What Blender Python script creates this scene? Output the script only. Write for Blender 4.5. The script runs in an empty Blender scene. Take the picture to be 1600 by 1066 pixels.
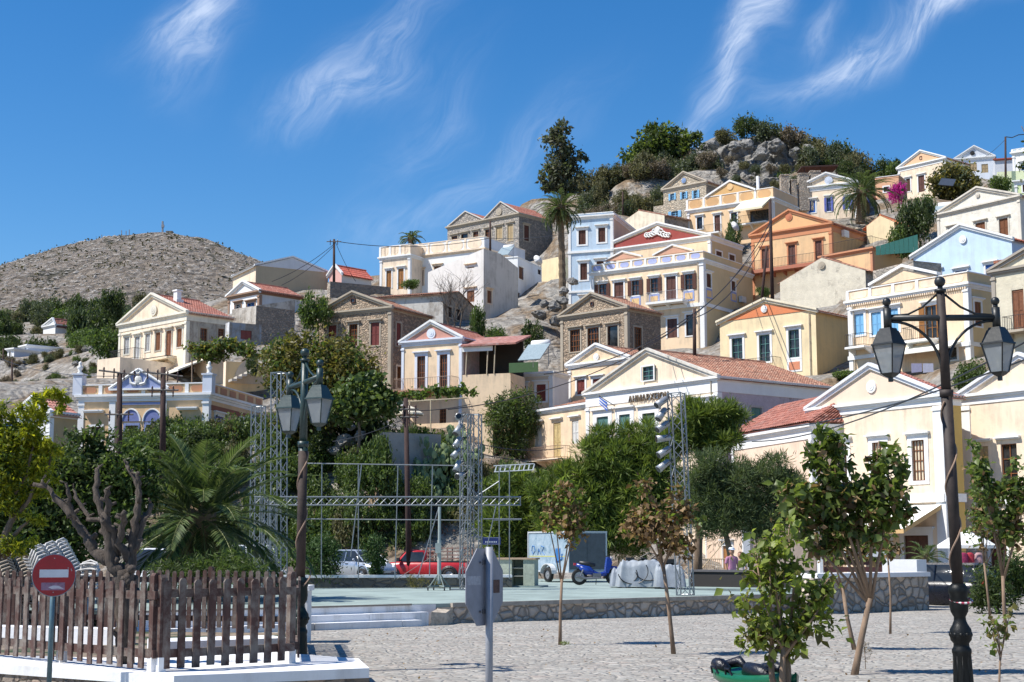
import bpy, math, random
import numpy as np
from mathutils import Vector, Matrix, noise as mnoise

# ---------------------------------------------------------------- camera, sky, sun, exposure
S = bpy.context.scene
COL = S.collection
R = math.radians
FPX = 2333.0
EYE = 1.7
PITCH = math.atan(327.0 / FPX)
cam = bpy.data.objects.new('camera', bpy.data.cameras.new('camera'))
COL.objects.link(cam)
cam.location = (0, 0, EYE)
cam.rotation_euler = (math.pi / 2 + PITCH, 0, 0)
cam.data.sensor_width = 36.0
cam.data.lens = FPX / 1600 * 36
cam.data.clip_start = 0.1
cam.data.clip_end = 6000
S.camera = cam
S.view_settings.view_transform = 'Standard'
S.view_settings.look = 'None'
S.view_settings.gamma = 1
S.view_settings.use_curve_mapping = False
S.view_settings.exposure = 0.46
SUN_EL = R(55)
SUN_DIR = Vector((-0.955, -0.296, 0)).normalized() * math.cos(SUN_EL) + Vector((0, 0, math.sin(SUN_EL)))
sl = bpy.data.lights.new('sun', 'SUN'); sl.energy = 5.0; sl.angle = R(0.5); sl.color = (1, 0.955, 0.88)
so = bpy.data.objects.new('sun', sl); COL.objects.link(so)
so.rotation_euler = SUN_DIR.to_track_quat('Z', 'Y').to_euler()

W = bpy.data.worlds.new('World'); S.world = W; W.use_nodes = True
nt = W.node_tree; nt.nodes.clear()
def wn(t, **k):
    n = nt.nodes.new(t)
    for a, b in k.items(): setattr(n, a, b)
    return n
sky = wn('ShaderNodeTexSky', sky_type='NISHITA', sun_disc=False, sun_elevation=SUN_EL,
         sun_rotation=math.atan2(SUN_DIR.x, SUN_DIR.y), altitude=50, air_density=1.0, dust_density=0.15, ozone_density=4.0)
wtc = wn('ShaderNodeTexCoord')
def wmath(op, a, b=None, clamp=False):
    n = wn('ShaderNodeMath', operation=op, use_clamp=clamp)
    for i, v in enumerate((a, b)):
        if v is None: continue
        if isinstance(v, (int, float)): n.inputs[i].default_value = v
        else: nt.links.new(v, n.inputs[i])
    return n.outputs[0]
wsep = wn('ShaderNodeSeparateXYZ'); nt.links.new(wtc.outputs['Generated'], wsep.inputs[0])
# azimuth (degrees east of the street axis) and elevation (degrees) of the sky direction
az0 = wmath('MULTIPLY', wmath('ARCTAN2', wsep.outputs[0], wsep.outputs[1]), 57.2958)
el0 = wmath('MULTIPLY', wmath('ARCSINE', wsep.outputs[2]), 57.2958)
wc0 = wn('ShaderNodeCombineXYZ'); nt.links.new(az0, wc0.inputs[0]); nt.links.new(el0, wc0.inputs[1])
wv = wn('ShaderNodeTexNoise'); nt.links.new(wc0.outputs[0], wv.inputs['Vector']); wv.inputs['Scale'].default_value = .20; wv.inputs['Detail'].default_value = 2.0
wvs = wn('ShaderNodeSeparateColor'); nt.links.new(wv.outputs['Color'], wvs.inputs[0])
az = wmath('ADD', az0, wmath('MULTIPLY', wmath('SUBTRACT', wvs.outputs[0], .5), 4.2))
el = wmath('ADD', el0, wmath('MULTIPLY', wmath('SUBTRACT', wvs.outputs[1], .5), 3.0))
def streak(cx, cy, ang, la, lb, amp):
    """soft elongated cirrus patch at azimuth cx, elevation cy"""
    c, s = math.cos(R(ang)), math.sin(R(ang))
    dx = wmath('SUBTRACT', az, cx); dy = wmath('SUBTRACT', el, cy)
    u = wmath('DIVIDE', wmath('ADD', wmath('MULTIPLY', dx, c), wmath('MULTIPLY', dy, s)), la)
    v = wmath('DIVIDE', wmath('SUBTRACT', wmath('MULTIPLY', dy, c), wmath('MULTIPLY', dx, s)), lb)
    d = wmath('ADD', wmath('MULTIPLY', u, u), wmath('MULTIPLY', v, v))
    return wmath('MULTIPLY', wmath('EXPONENT', wmath('MULTIPLY', d, -1.0)), amp)
wcomb = wn('ShaderNodeCombineXYZ'); nt.links.new(az, wcomb.inputs[0]); nt.links.new(el, wcomb.inputs[1])
def wnoise(ang, sx, sy, det, dist, off):
    m = wn('ShaderNodeMapping'); nt.links.new(wcomb.outputs[0], m.inputs[0])
    m.vector_type = 'TEXTURE'
    m.inputs['Rotation'].default_value = (0, 0, R(ang)); m.inputs['Scale'].default_value = (sx, sy, 1); m.inputs['Location'].default_value = (off, off, 0)
    n = wn('ShaderNodeTexNoise'); nt.links.new(m.outputs[0], n.inputs['Vector'])
    n.inputs['Scale'].default_value = 1.0; n.inputs['Detail'].default_value = det; n.inputs['Roughness'].default_value = 0.62; n.inputs['Distortion'].default_value = dist
    return n.outputs[0]
patches = [  # (azimuth, elevation, tilt, half length, half width, strength)
    (-12.2, 19.9, 62, 2.3, 1.0, .95), (-13.6, 19.1, 35, 1.6, .6, .45),
    (-4.8, 19.7, 42, 3.0, .95, .50), (-6.6, 17.6, 20, 2.4, .9, .60), (-3.2, 16.3, 50, 2.6, .9, .22), (-.5, 14.6, 38, 3.6, .9, .30), (-4.4, 12.6, 15, 2.5, .8, .18),
    (9.6, 20.0, 58, 2.2, .55, 1.05), (8.6, 18.0, 66, 2.1, .42, .75), (12.6, 18.5, 26, 2.9, .62, .95), (16.6, 19.8, 28, 3.6, .60, .95), (11.5, 19.8, 50, 1.2, .4, .5), (8.2, 16.5, 60, 1.6, .5, .3), (18.2, 20.0, 26, 2.8, .45, .8)]
tot = None
for p in patches:
    s_ = streak(*p); tot = s_ if tot is None else wmath('ADD', tot, s_)
n1 = wnoise(38, 2.8, 1.0, 9, 1.2, 3.0); n2 = wnoise(52, 1.8, .28, 7, .9, 11.0)
nn = wmath('ADD', wmath('MULTIPLY', n1, .68), wmath('MULTIPLY', n2, .32))
mr = wn('ShaderNodeMapRange'); mr.interpolation_type = 'SMOOTHSTEP'
nt.links.new(nn, mr.inputs[0]); mr.inputs[1].default_value = .26; mr.inputs[2].default_value = .80
dens = wmath('MULTIPLY', wmath('MULTIPLY', tot, wmath('ADD', wmath('MULTIPLY', mr.outputs[0], .85), .08)), .64, clamp=True)
hsv = wn('ShaderNodeHueSaturation'); nt.links.new(sky.outputs[0], hsv.inputs['Color'])
hsv.inputs['Saturation'].default_value = 1.34; hsv.inputs['Hue'].default_value = .503
mixc = wn('ShaderNodeMixRGB'); nt.links.new(dens, mixc.inputs[0]); nt.links.new(hsv.outputs[0], mixc.inputs[1])
mixc.inputs[2].default_value = (7.6, 8.2, 9.2, 1)
bg = wn('ShaderNodeBackground'); nt.links.new(mixc.outputs[0], bg.inputs[0]); bg.inputs[1].default_value = 0.106
wo = wn('ShaderNodeOutputWorld'); nt.links.new(bg.outputs[0], wo.inputs[0])

# ---------------------------------------------------------------- pixel <-> place
_cp, _sp = math.cos(PITCH), math.sin(PITCH)
def ray(px, py):
    a = (px - 800) / FPX; v = (533 - py) / FPX
    return Vector((a, _cp - v * _sp, _sp + v * _cp))
CAM = Vector((0, 0, EYE))
def at(px, py, d):
    """the point seen at photograph pixel (px,py) at distance d down the street"""
    r = ray(px, py); return CAM + r * (d / r.y)
def atz(px, py, z):
    r = ray(px, py); return CAM + r * ((z - EYE) / r.z)
def gx(px, d):           # x of a pixel column near the ground at distance d
    return at(px, 860, d).x

# ---------------------------------------------------------------- materials
MATS = {}
def newmat(name):
    m = bpy.data.materials.new(name); m.use_nodes = True
    b = m.node_tree.nodes['Principled BSDF']; return m, m.node_tree, b
def lin(c):
    """sRGB 0-255 to linear"""
    return tuple(((x / 255) / 12.92 if x / 255 <= .04045 else ((x / 255 + .055) / 1.055) ** 2.4) for x in c)
class G:
    def __init__(s, t): s.t = t
    def n(s, ty, ins=None, **k):
        n = s.t.nodes.new(ty)
        for a, b in k.items(): setattr(n, a, b)
        for a, b in (ins or {}).items():
            if hasattr(b, 'is_output'): s.t.links.new(b, n.inputs[a])
            else: n.inputs[a].default_value = b
        return n
    def coord(s, which='Object'): return s.n('ShaderNodeTexCoord').outputs[which]
    def pos(s): return s.n('ShaderNodeNewGeometry').outputs['Position']
    def map(s, v, scale=(1, 1, 1), rot=(0, 0, 0), loc=(0, 0, 0)):
        return s.n('ShaderNodeMapping', {'Vector': v, 'Scale': scale, 'Rotation': rot, 'Location': loc}).outputs[0]
    def noise(s, v, sc, det=5, ro=.55, di=0.0):
        return s.n('ShaderNodeTexNoise', {'Vector': v, 'Scale': sc, 'Detail': det, 'Roughness': ro, 'Distortion': di}).outputs[0]
    def ramp(s, f, stops, interp='LINEAR'):
        r = s.n('ShaderNodeValToRGB', {0: f}); e = r.color_ramp; e.interpolation = interp
        while len(e.elements) < len(stops): e.elements.new(.5)
        for x, (p, c) in zip(e.elements, stops):
            x.position = p; x.color = (*c, 1) if len(c) == 3 else c
        return r.outputs[0]
    def mix(s, f, a, b, mode='MIX'):
        n = s.n('ShaderNodeMixRGB', blend_type=mode)
        for i, v in enumerate((f, a, b)):
            if hasattr(v, 'is_output'): s.t.links.new(v, n.inputs[i])
            elif isinstance(v, (int, float)): n.inputs[i].default_value = v if i == 0 else (v, v, v, 1)
            else: n.inputs[i].default_value = (*v[:3], 1)
        return n.outputs[0]
    def math(s, op, a, b=0.0, clamp=False):
        n = s.n('ShaderNodeMath', operation=op, use_clamp=clamp)
        for i, v in enumerate((a, b)):
            if hasattr(v, 'is_output'): s.t.links.new(v, n.inputs[i])
            else: n.inputs[i].default_value = v
        return n.outputs[0]
    def bump(s, h, dist=.02, strength=.6):
        return s.n('ShaderNodeBump', {'Height': h, 'Distance': dist, 'Strength': strength}).outputs[0]
def fin(m, g, b, color=None, rough=.8, normal=None, metal=None):
    if color is not None:
        if hasattr(color, 'is_output'): g.t.links.new(color, b.inputs['Base Color'])
        else: b.inputs['Base Color'].default_value = (*color, 1)
    if hasattr(rough, 'is_output'): g.t.links.new(rough, b.inputs['Roughness'])
    else: b.inputs['Roughness'].default_value = rough
    if normal is not None: g.t.links.new(normal, b.inputs['Normal'])
    if metal is not None: b.inputs['Metallic'].default_value = metal
    return m
def sc(c, k): return tuple(min(1, x * k) for x in c)

def plaster(c, dirt=.25, stain=(.30, .26, .20), key=None):
    """painted render, colour given as linear RGB"""
    key = ('pl', tuple(round(x, 3) for x in c), dirt)
    if key in MATS: return MATS[key]
    m, t, b = newmat('plaster'); g = G(t); v = g.coord()
    big = g.noise(v, .35, 4, .6, .3); fine = g.noise(v, 3.5, 5, .65)
    col = g.mix(g.ramp(big, [(.35, (0, 0, 0)), (.7, (1, 1, 1))]), sc(c, .93), sc(c, 1.04))
    col = g.mix(g.math('MULTIPLY', g.ramp(fine, [(.45, (0, 0, 0)), (.75, (1, 1, 1))]), .18), col, sc(c, .86))
    streaks = g.noise(g.map(v, (2.2, 2.2, .22)), 1.0, 6, .7)
    patch = g.noise(v, .6, 6, .7, .6)
    f = g.math('MULTIPLY', g.ramp(g.math('MULTIPLY', streaks, patch), [(.22, (0, 0, 0)), (.40, (1, 1, 1))]), min(1, dirt * 2.4))
    col = g.mix(f, col, g.mix(.55, sc(c, .7), stain))
    nrm = g.bump(g.noise(v, 14, 4, .6), .012, .5)
    MATS[key] = fin(m, g, b, col, .88, nrm); return m
def weathered(c, base=(.30, .27, .235), amount=.5):
    """old render falling off grey masonry"""
    key = ('we', tuple(round(x, 3) for x in c), amount)
    if key in MATS: return MATS[key]
    m, t, b = newmat('weathered_render'); g = G(t); v = g.coord()
    n = g.noise(v, .55, 8, .72, .5); s = g.noise(g.map(v, (1.6, 1.6, .3)), 1.2, 7, .72)
    f = g.ramp(g.math('ADD', g.math('MULTIPLY', n, .6), g.math('MULTIPLY', s, .4)), [(.62 - amount * .3, (0, 0, 0)), (.70 - amount * .3, (1, 1, 1))])
    col2 = g.ramp(g.noise(v, 3, 6, .7), [(.3, sc(base, .6)), (.55, base), (.75, sc(base, 1.35))])
    col1 = g.ramp(g.noise(v, 1.3, 5, .6), [(.3, sc(c, .82)), (.7, sc(c, 1.05))])
    col = g.mix(f, col1, col2)
    nrm = g.bump(g.math('ADD', g.noise(v, 5, 7, .75), g.math('MULTIPLY', f, -.35)), .06, .7)
    MATS[key] = fin(m, g, b, col, .95, nrm); return m
def rubble(c=(.32, .275, .22), scale=3.2, mortar=(.38, .34, .28), key=None, flat=1.35, mw=.035, dist=.07):
    """stone masonry with visible joints"""
    key = ('ru', c, scale, mortar)
    if key in MATS: return MATS[key]
    m, t, b = newmat('rubble_stone'); g = G(t); v = g.coord()
    w = g.n('ShaderNodeVectorMath', {0: v, 1: g.n('ShaderNodeVectorMath', {0: g.n('ShaderNodeTexNoise', {'Vector': v, 'Scale': 2.6, 'Detail': 3}).outputs['Color'], 1: (.22, .22, .22)}, operation='MULTIPLY').outputs[0]}, operation='ADD').outputs[0]
    vv = g.map(w, (1, 1, flat))
    e = g.n('ShaderNodeTexVoronoi', {'Vector': vv, 'Scale': scale}, feature='DISTANCE_TO_EDGE').outputs['Distance']
    cell = g.n('ShaderNodeTexVoronoi', {'Vector': vv, 'Scale': scale}).outputs['Color']
    r = g.n('ShaderNodeSeparateColor', {0: cell}).outputs[0]
    stone = g.ramp(r, [(0, sc(c, .62)), (.35, sc(c, .9)), (.7, sc(c, 1.12)), (1, (c[0] * 1.3, c[1] * 1.2, c[2] * 1.12))])
    stone = g.mix(g.math('MULTIPLY', g.noise(v, 9, 5, .7), .45), stone, sc(c, .55))
    j = g.ramp(e, [(mw * .5, (0, 0, 0)), (mw * 1.6, (1, 1, 1))])
    col = g.mix(j, g.mix(g.noise(v, 5, 3), sc(mortar, .75), mortar), stone)
    h = g.math('ADD', g.math('MULTIPLY', g.ramp(e, [(0, (0, 0, 0)), (mw * 3.5, (1, 1, 1))]), 1.0), g.math('MULTIPLY', g.noise(v, 8, 5, .7), .5))
    MATS[key] = fin(m, g, b, col, .93, g.bump(h, dist, .8)); return m
def tilemat(c=(.36, .10, .055), var=.35):
    key = ('ti', c, var)
    if key in MATS: return MATS[key]
    m, t, b = newmat('clay_tile'); g = G(t); v = g.coord()
    cell = g.n('ShaderNodeTexWhiteNoise', {'Vector': g.n('ShaderNodeVectorMath', {0: v, 1: (.24, .24, .17)}, operation='SNAP').outputs[0]}).outputs['Value']
    col = g.ramp(cell, [(0, sc(c, 1 - var)), (.5, c), (.85, (c[0] * 1.2, c[1] * 1.35, c[2] * 1.4)), (1, (c[0] * 1.25, c[1] * 1.9, c[2] * 2.2))])
    col = g.mix(g.ramp(g.noise(v, .9, 6, .7), [(.45, (0, 0, 0)), (.8, (.7, .7, .7))]), col, (c[0] * .6, c[1] * .9 + .02, c[2] + .03))
    MATS[key] = fin(m, g, b, col, .85, g.bump(g.noise(v, 20, 3), .01, .4)); return m
def paint(c, rough=.5, var=.12, bumpd=.004, metal=None, scale=6):
    key = ('pa', tuple(round(x, 3) for x in c), rough, var, metal)
    if key in MATS: return MATS[key]
    m, t, b = newmat('paint'); g = G(t); v = g.coord()
    n = g.noise(v, scale, 6, .68)
    col = g.ramp(n, [(.3, sc(c, 1 - var * 1.5)), (.55, c), (.8, sc(c, 1 + var))])
    rr = g.math('ADD', g.math('MULTIPLY', n, .2), rough - .1, clamp=True)
    MATS[key] = fin(m, g, b, col, rr, g.bump(g.noise(v, scale * 5, 4), bumpd, .5), metal); return m
def slats(c, rough=.6):
    key = ('sl', tuple(round(x, 3) for x in c))
    if key in MATS: return MATS[key]
    m, t, b = newmat('slatted_wood'); g = G(t); v = g.coord()
    z = g.n('ShaderNodeSeparateXYZ', {0: v}).outputs[2]
    saw = g.math('FRACT', g.math('MULTIPLY', z, 11.0))
    n = g.noise(v, 5, 5, .7)
    col = g.mix(g.math('MULTIPLY', n, .5), sc(c, 1.1), sc(c, .6))
    MATS[key] = fin(m, g, b, col, rough, g.bump(saw, .02, .8)); return m
def wood(c, rough=.8, grain=(1, 1, 12)):
    key = ('wo', tuple(round(x, 3) for x in c))
    if key in MATS: return MATS[key]
    m, t, b = newmat('weathered_wood'); g = G(t); v = g.coord()
    n = g.noise(g.map(v, (14, 14, 1.3)), 1.0, 7, .7, .4); p = g.noise(v, 2.3, 6, .75, .3)
    col = g.mix(g.ramp(n, [(.35, (0, 0, 0)), (.65, (1, 1, 1))]), sc(c, .65), sc(c, 1.15))
    grey = (.16, .135, .115)
    col = g.mix(g.ramp(p, [(.45, (0, 0, 0)), (.62, (1, 1, 1))]), col, g.mix(n, sc(grey, .7), sc(grey, 1.5)))
    MATS[key] = fin(m, g, b, col, rough, g.bump(n, .006, .8)); return m
def bark(c=(.16, .115, .08), scale=(9, 9, 2), d=.02):
    key = ('ba', c, scale)
    if key in MATS: return MATS[key]
    m, t, b = newmat('bark'); g = G(t); v = g.coord()
    n = g.noise(g.map(v, scale), 1.0, 8, .75, .6)
    col = g.ramp(n, [(.3, sc(c, .45)), (.5, c), (.72, sc(c, 1.7))])
    MATS[key] = fin(m, g, b, col, .92, g.bump(n, d, 1.0)); return m
def leafmat(c, c2=None, rough=.5, transl=.35, hue=.5):
    """leaf: each leaf its own tone, light passes through"""
    key = ('le', c, c2, rough, transl)
    if key in MATS: return MATS[key]
    m, t, b = newmat('leaf'); g = G(t)
    rnd = g.n('ShaderNodeNewGeometry').outputs['Random Per Island']
    c2 = c2 or sc(c, 1.7); c = sc(c, 1.28); c2 = sc(c2, 1.2); transl = min(.55, transl + .08)
    col = g.ramp(rnd, [(0, sc(c, .55)), (.4, c), (.8, tuple((a + d) / 2 for a, d in zip(c, c2))), (1, c2)])
    n = g.noise(g.coord(), .9, 3, .6)
    col = g.mix(g.ramp(n, [(.35, (0, 0, 0)), (.65, (.5, .5, .5))]), col, g.mix(.5, col, c2))
    fin(m, g, b, col, rough)
    b.inputs['Specular IOR Level'].default_value = .35
    tr = g.n('ShaderNodeBsdfTranslucent', {'Color': g.mix(1.0, col, (1.3, 1.35, .7), 'MULTIPLY')})
    mx = g.n('ShaderNodeMixShader', {0: transl, 1: b.outputs[0], 2: tr.outputs[0]})
    t.links.new(mx.outputs[0], t.nodes['Material Output'].inputs['Surface'])
    MATS[key] = m; return m
def glassmat():
    if 'glass' in MATS: return MATS['glass']
    m, t, b = newmat('window_glass'); g = G(t)
    fin(m, g, b, g.ramp(g.noise(g.coord(), 1.6, 3), [(.35, (.012, .013, .015)), (.7, (.05, .052, .055))]), .12)
    b.inputs['Specular IOR Level'].default_value = .6
    MATS['glass'] = m; return m
def darkmat(c=(.012, .011, .010)): return paint(c, .9, .1)
GALV = paint((.25, .265, .28), .42, .15, .002, .7)
BLACK = paint((.02, .021, .022), .45, .2)
WHITE = plaster((.80, .80, .79), .06)
CONC = paint((.42, .40, .37), .92, .2)

# ---------------------------------------------------------------- mesh builders
class MB:
    def __init__(s): s.v = []; s.f = []; s.m = []
    def add(s, vs, fs, mi=0):
        o = len(s.v); s.v += [tuple(v) for v in vs]; s.f += [tuple(i + o for i in f) for f in fs]; s.m += [mi] * len(fs)
    def box(s, x0, y0, z0, x1, y1, z1, mi=0):
        if x0 > x1: x0, x1 = x1, x0
        if y0 > y1: y0, y1 = y1, y0
        if z0 > z1: z0, z1 = z1, z0
        s.add([(x0, y0, z0), (x1, y0, z0), (x1, y1, z0), (x0, y1, z0), (x0, y0, z1), (x1, y0, z1), (x1, y1, z1), (x0, y1, z1)],
              [(0, 3, 2, 1), (4, 5, 6, 7), (0, 1, 5, 4), (1, 2, 6, 5), (2, 3, 7, 6), (3, 0, 4, 7)], mi)
    def hexa(s, p, mi=0):   # 8 corners, bottom ring then top ring
        s.add(p, [(0, 3, 2, 1), (4, 5, 6, 7), (0, 1, 5, 4), (1, 2, 6, 5), (2, 3, 7, 6), (3, 0, 4, 7)], mi)
    def quad(s, a, b, c, d, mi=0): s.add([a, b, c, d], [(0, 1, 2, 3)], mi)
    def prism(s, poly, axis, a, b, mi=0):
        """extrude a polygon: axis 'y' -> poly in (x,z); 'x' -> (y,z); 'z' -> (x,y)"""
        n = len(poly)
        def P(p, t):
            return (p[0], t, p[1]) if axis == 'y' else (t, p[0], p[1]) if axis == 'x' else (p[0], p[1], t)
        vs = [P(p, a) for p in poly] + [P(p, b) for p in poly]
        s.add(vs, [tuple(range(n)), tuple(range(2 * n - 1, n - 1, -1))] + [(i, i + n, (i + 1) % n + n, (i + 1) % n) for i in range(n)], mi)
    def tube(s, pts, r, n=6, mi=0, caps=True):
        pts = [Vector(p) for p in pts]; k = len(pts)
        rs = r if isinstance(r, (list, tuple)) else [r] * k
        o = len(s.v); up = None
        for i, p in enumerate(pts):
            d = (pts[min(i + 1, k - 1)] - pts[max(i - 1, 0)])
            d = d.normalized() if d.length > 1e-9 else Vector((0, 0, 1))
            if up is None:
                up = Vector((0, 0, 1)) if abs(d.z) < .9 else Vector((1, 0, 0))
            a = d.cross(up); a = a.normalized() if a.length > 1e-6 else d.orthogonal().normalized()
            b = a.cross(d).normalized(); up = b
            for j in range(n):
                t = 2 * math.pi * j / n
                s.v.append(tuple(p + a * (math.cos(t) * rs[i]) + b * (math.sin(t) * rs[i])))
        for i in range(k - 1):
            for j in range(n):
                a0 = o + i * n + j; a1 = o + i * n + (j + 1) % n
                s.f.append((a0, a1, a1 + n, a0 + n)); s.m.append(mi)
        if caps:
            s.f.append(tuple(o + j for j in range(n))[::-1]); s.m.append(mi)
            s.f.append(tuple(o + (k - 1) * n + j for j in range(n))); s.m.append(mi)
    def lathe(s, prof, n=16, c=(0, 0, 0), mi=0):
        s.tube([(c[0], c[1], c[2] + z + i * 1e-5) for i, (r, z) in enumerate(prof)], [max(r, 1e-4) for r, z in prof], n, mi)
    def ball(s, c, r, n=10, mi=0, sc=(1, 1, 1)):
        o = len(s.v); m = max(4, n // 2)
        for i in range(m + 1):
            a = math.pi * i / m
            for j in range(n):
                t = 2 * math.pi * j / n
                s.v.append((c[0] + sc[0] * r * math.sin(a) * math.cos(t), c[1] + sc[1] * r * math.sin(a) * math.sin(t), c[2] + sc[2] * r * math.cos(a)))
        for i in range(m):
            for j in range(n):
                s.f.append((o + i * n + j, o + (i + 1) * n + j, o + (i + 1) * n + (j + 1) % n, o + i * n + (j + 1) % n)); s.m.append(mi)
    def build(s, name, mats, parent=None, smooth=False, loc=None, rot=None):
        me = bpy.data.meshes.new(name); me.from_pydata(s.v, [], s.f)
        if not isinstance(mats, (list, tuple)): mats = [mats]
        for m in mats: me.materials.append(m)
        if len(mats) > 1: me.polygons.foreach_set('material_index', s.m)
        if smooth: me.polygons.foreach_set('use_smooth', [True] * len(me.polygons))
        me.validate(); me.update()
        o = bpy.data.objects.new(name, me); COL.objects.link(o)
        if parent is not None: o.parent = parent
        if loc is not None: o.location = loc
        if rot is not None: o.rotation_euler = rot
        return o
def tag(o, label=None, cat=None, group=None, kind=None):
    if label: o['label'] = label
    if cat: o['category'] = cat
    if group: o['group'] = group
    if kind: o['kind'] = kind
    return o
def empty(name, loc, rz=0, label=None, cat=None, group=None):
    e = bpy.data.objects.new(name, None); COL.objects.link(e); e.empty_display_size = .3
    e.location = loc; e.rotation_euler = (0, 0, rz); tag(e, label, cat, group); return e
KIDS = {}
def copy_tree(o, parent=None):
    c = o.copy(); COL.objects.link(c)
    if parent is not None: c.parent = parent
    for ch in list(o.children): copy_tree(ch, c)
    return c
# ---------------------------------------------------------------- terrain
TC = []      # control points (x, y, z)
def ctl(px, py, d): p = at(px, py, d); TC.append((p.x, p.y, p.z))
def smooth01(t): t = np.clip(t, 0, 1); return t * t * (3 - 2 * t)
def terrain_z(X, Y):
    P = np.array(TC); X = np.asarray(X, float); Y = np.asarray(Y, float)
    num = np.zeros_like(X); den = np.zeros_like(X)
    for x, y, z in P:
        d2 = (X - x) ** 2 + (Y - y) ** 2 + 3.0
        w = 1 / d2 ** 1.7
        num += w * z; den += w
    return num / den * smooth01((Y - 88.5) / 6.0)
def tz(x, y): return float(terrain_z(np.array([x]), np.array([y]))[0])
def grid_mesh(name, xs, ys, Z, mat, smooth=True):
    nx, ny = len(xs), len(ys)
    X, Y = np.meshgrid(xs, ys)
    v = np.stack([X.ravel(), Y.ravel(), Z.ravel()], 1)
    i = np.arange(nx - 1)[None, :] + np.arange(ny - 1)[:, None] * nx
    q = np.stack([i, i + 1, i + nx + 1, i + nx], -1).reshape(-1, 4)
    me = bpy.data.meshes.new(name)
    me.vertices.add(len(v)); me.vertices.foreach_set('co', v.ravel())
    me.loops.add(q.size); me.loops.foreach_set('vertex_index', q.ravel())
    me.polygons.add(len(q)); me.polygons.foreach_set('loop_start', np.arange(0, q.size, 4)); me.polygons.foreach_set('loop_total', np.full(len(q), 4))
    me.polygons.foreach_set('use_smooth', np.full(len(q), smooth))
    me.materials.append(mat); me.update(calc_edges=True)
    o = bpy.data.objects.new(name, me); COL.objects.link(o); return o
def fbm(X, Y, sc_, oct=4, seed=0):
    out = np.zeros_like(X); flat = out.ravel(); xf = X.ravel(); yf = Y.ravel()
    for i in range(len(flat)):
        flat[i] = mnoise.fractal(Vector((xf[i] * sc_ + seed, yf[i] * sc_, seed * .7)), 1.0, 2.0, oct)
    return flat.reshape(X.shape)
RN = np.random.default_rng(7)
def unit(v): return v / np.maximum(np.linalg.norm(v, axis=1, keepdims=True), 1e-9)
def leaf_mesh(name, pts, size, mat, parent=None, ratio=.5, up=.5, fold=.25, dirs=None, sv=.35, matidx=None, droop=0.0, rng=None):
    """one folded two-sided leaf per point"""
    r = rng or RN; n = len(pts)
    d = r.normal(size=(n, 3)) if dirs is None else dirs + r.normal(size=(n, 3)) * .35
    d[:, 2] -= droop; d = unit(d)
    nr = r.normal(size=(n, 3)); nr[:, 2] += up * 2; nr = unit(nr - d * np.sum(nr * d, 1, keepdims=True)); sd = np.cross(d, nr)
    L = size * (1 + sv * (r.random((n, 1)) * 2 - 1)); Wd = L * ratio * .5
    a = pts; t = pts + d * L; mid = pts + d * L * .42
    l = mid + sd * Wd + nr * Wd * fold; rr = mid - sd * Wd + nr * Wd * fold
    v = np.stack([a, l, t, rr], 1).reshape(-1, 3)
    base = np.arange(n)[:, None] * 4
    q = (base + np.array([[0, 3, 2, 1]]))
    # two triangles folded on the midrib
    tri = np.concatenate([base + np.array([[0, 2, 1]]), base + np.array([[0, 3, 2]])], 1).reshape(-1, 3)
    me = bpy.data.meshes.new(name)
    me.vertices.add(len(v)); me.vertices.foreach_set('co', v.astype(np.float32).ravel())
    me.loops.add(tri.size); me.loops.foreach_set('vertex_index', tri.ravel().astype(np.int32))
    me.polygons.add(len(tri)); me.polygons.foreach_set('loop_start', np.arange(0, tri.size, 3)); me.polygons.foreach_set('loop_total', np.full(len(tri), 3))
    mats = mat if isinstance(mat, (list, tuple)) else [mat]
    for m_ in mats: me.materials.append(m_)
    if matidx is not None: me.polygons.foreach_set('material_index', np.repeat(matidx, 2).astype(np.int32))
    me.update(calc_edges=True)
    o = bpy.data.objects.new(name, me); COL.objects.link(o)
    if parent is not None: o.parent = parent
    return o
def blob_pts(blobs, n, clump=.35, ncl=None, rng=None, shell=.5, radial=False):
    r = rng or RN; B = np.array(blobs, float); vol = B[:, 3] * B[:, 4] * B[:, 5]; ncl = ncl or max(20, n // 28)
    ci = r.choice(len(B), ncl, p=vol / vol.sum()); u = unit(r.normal(size=(ncl, 3))) * (r.random((ncl, 1)) ** shell)
    C_ = B[ci, :3] + u * B[ci, 3:6]; cr = np.minimum(B[ci, 3:6].min(1) * clump, 99) * (.6 + .8 * r.random(ncl))
    li = r.integers(0, ncl, n)
    off = r.normal(size=(n, 3)) * cr[li][:, None] * .55
    if radial: o2 = off.copy(); o2[:, 2] += .35 * np.abs(cr[li]); return C_[li] + off, unit(o2)
    return C_[li] + off
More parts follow.
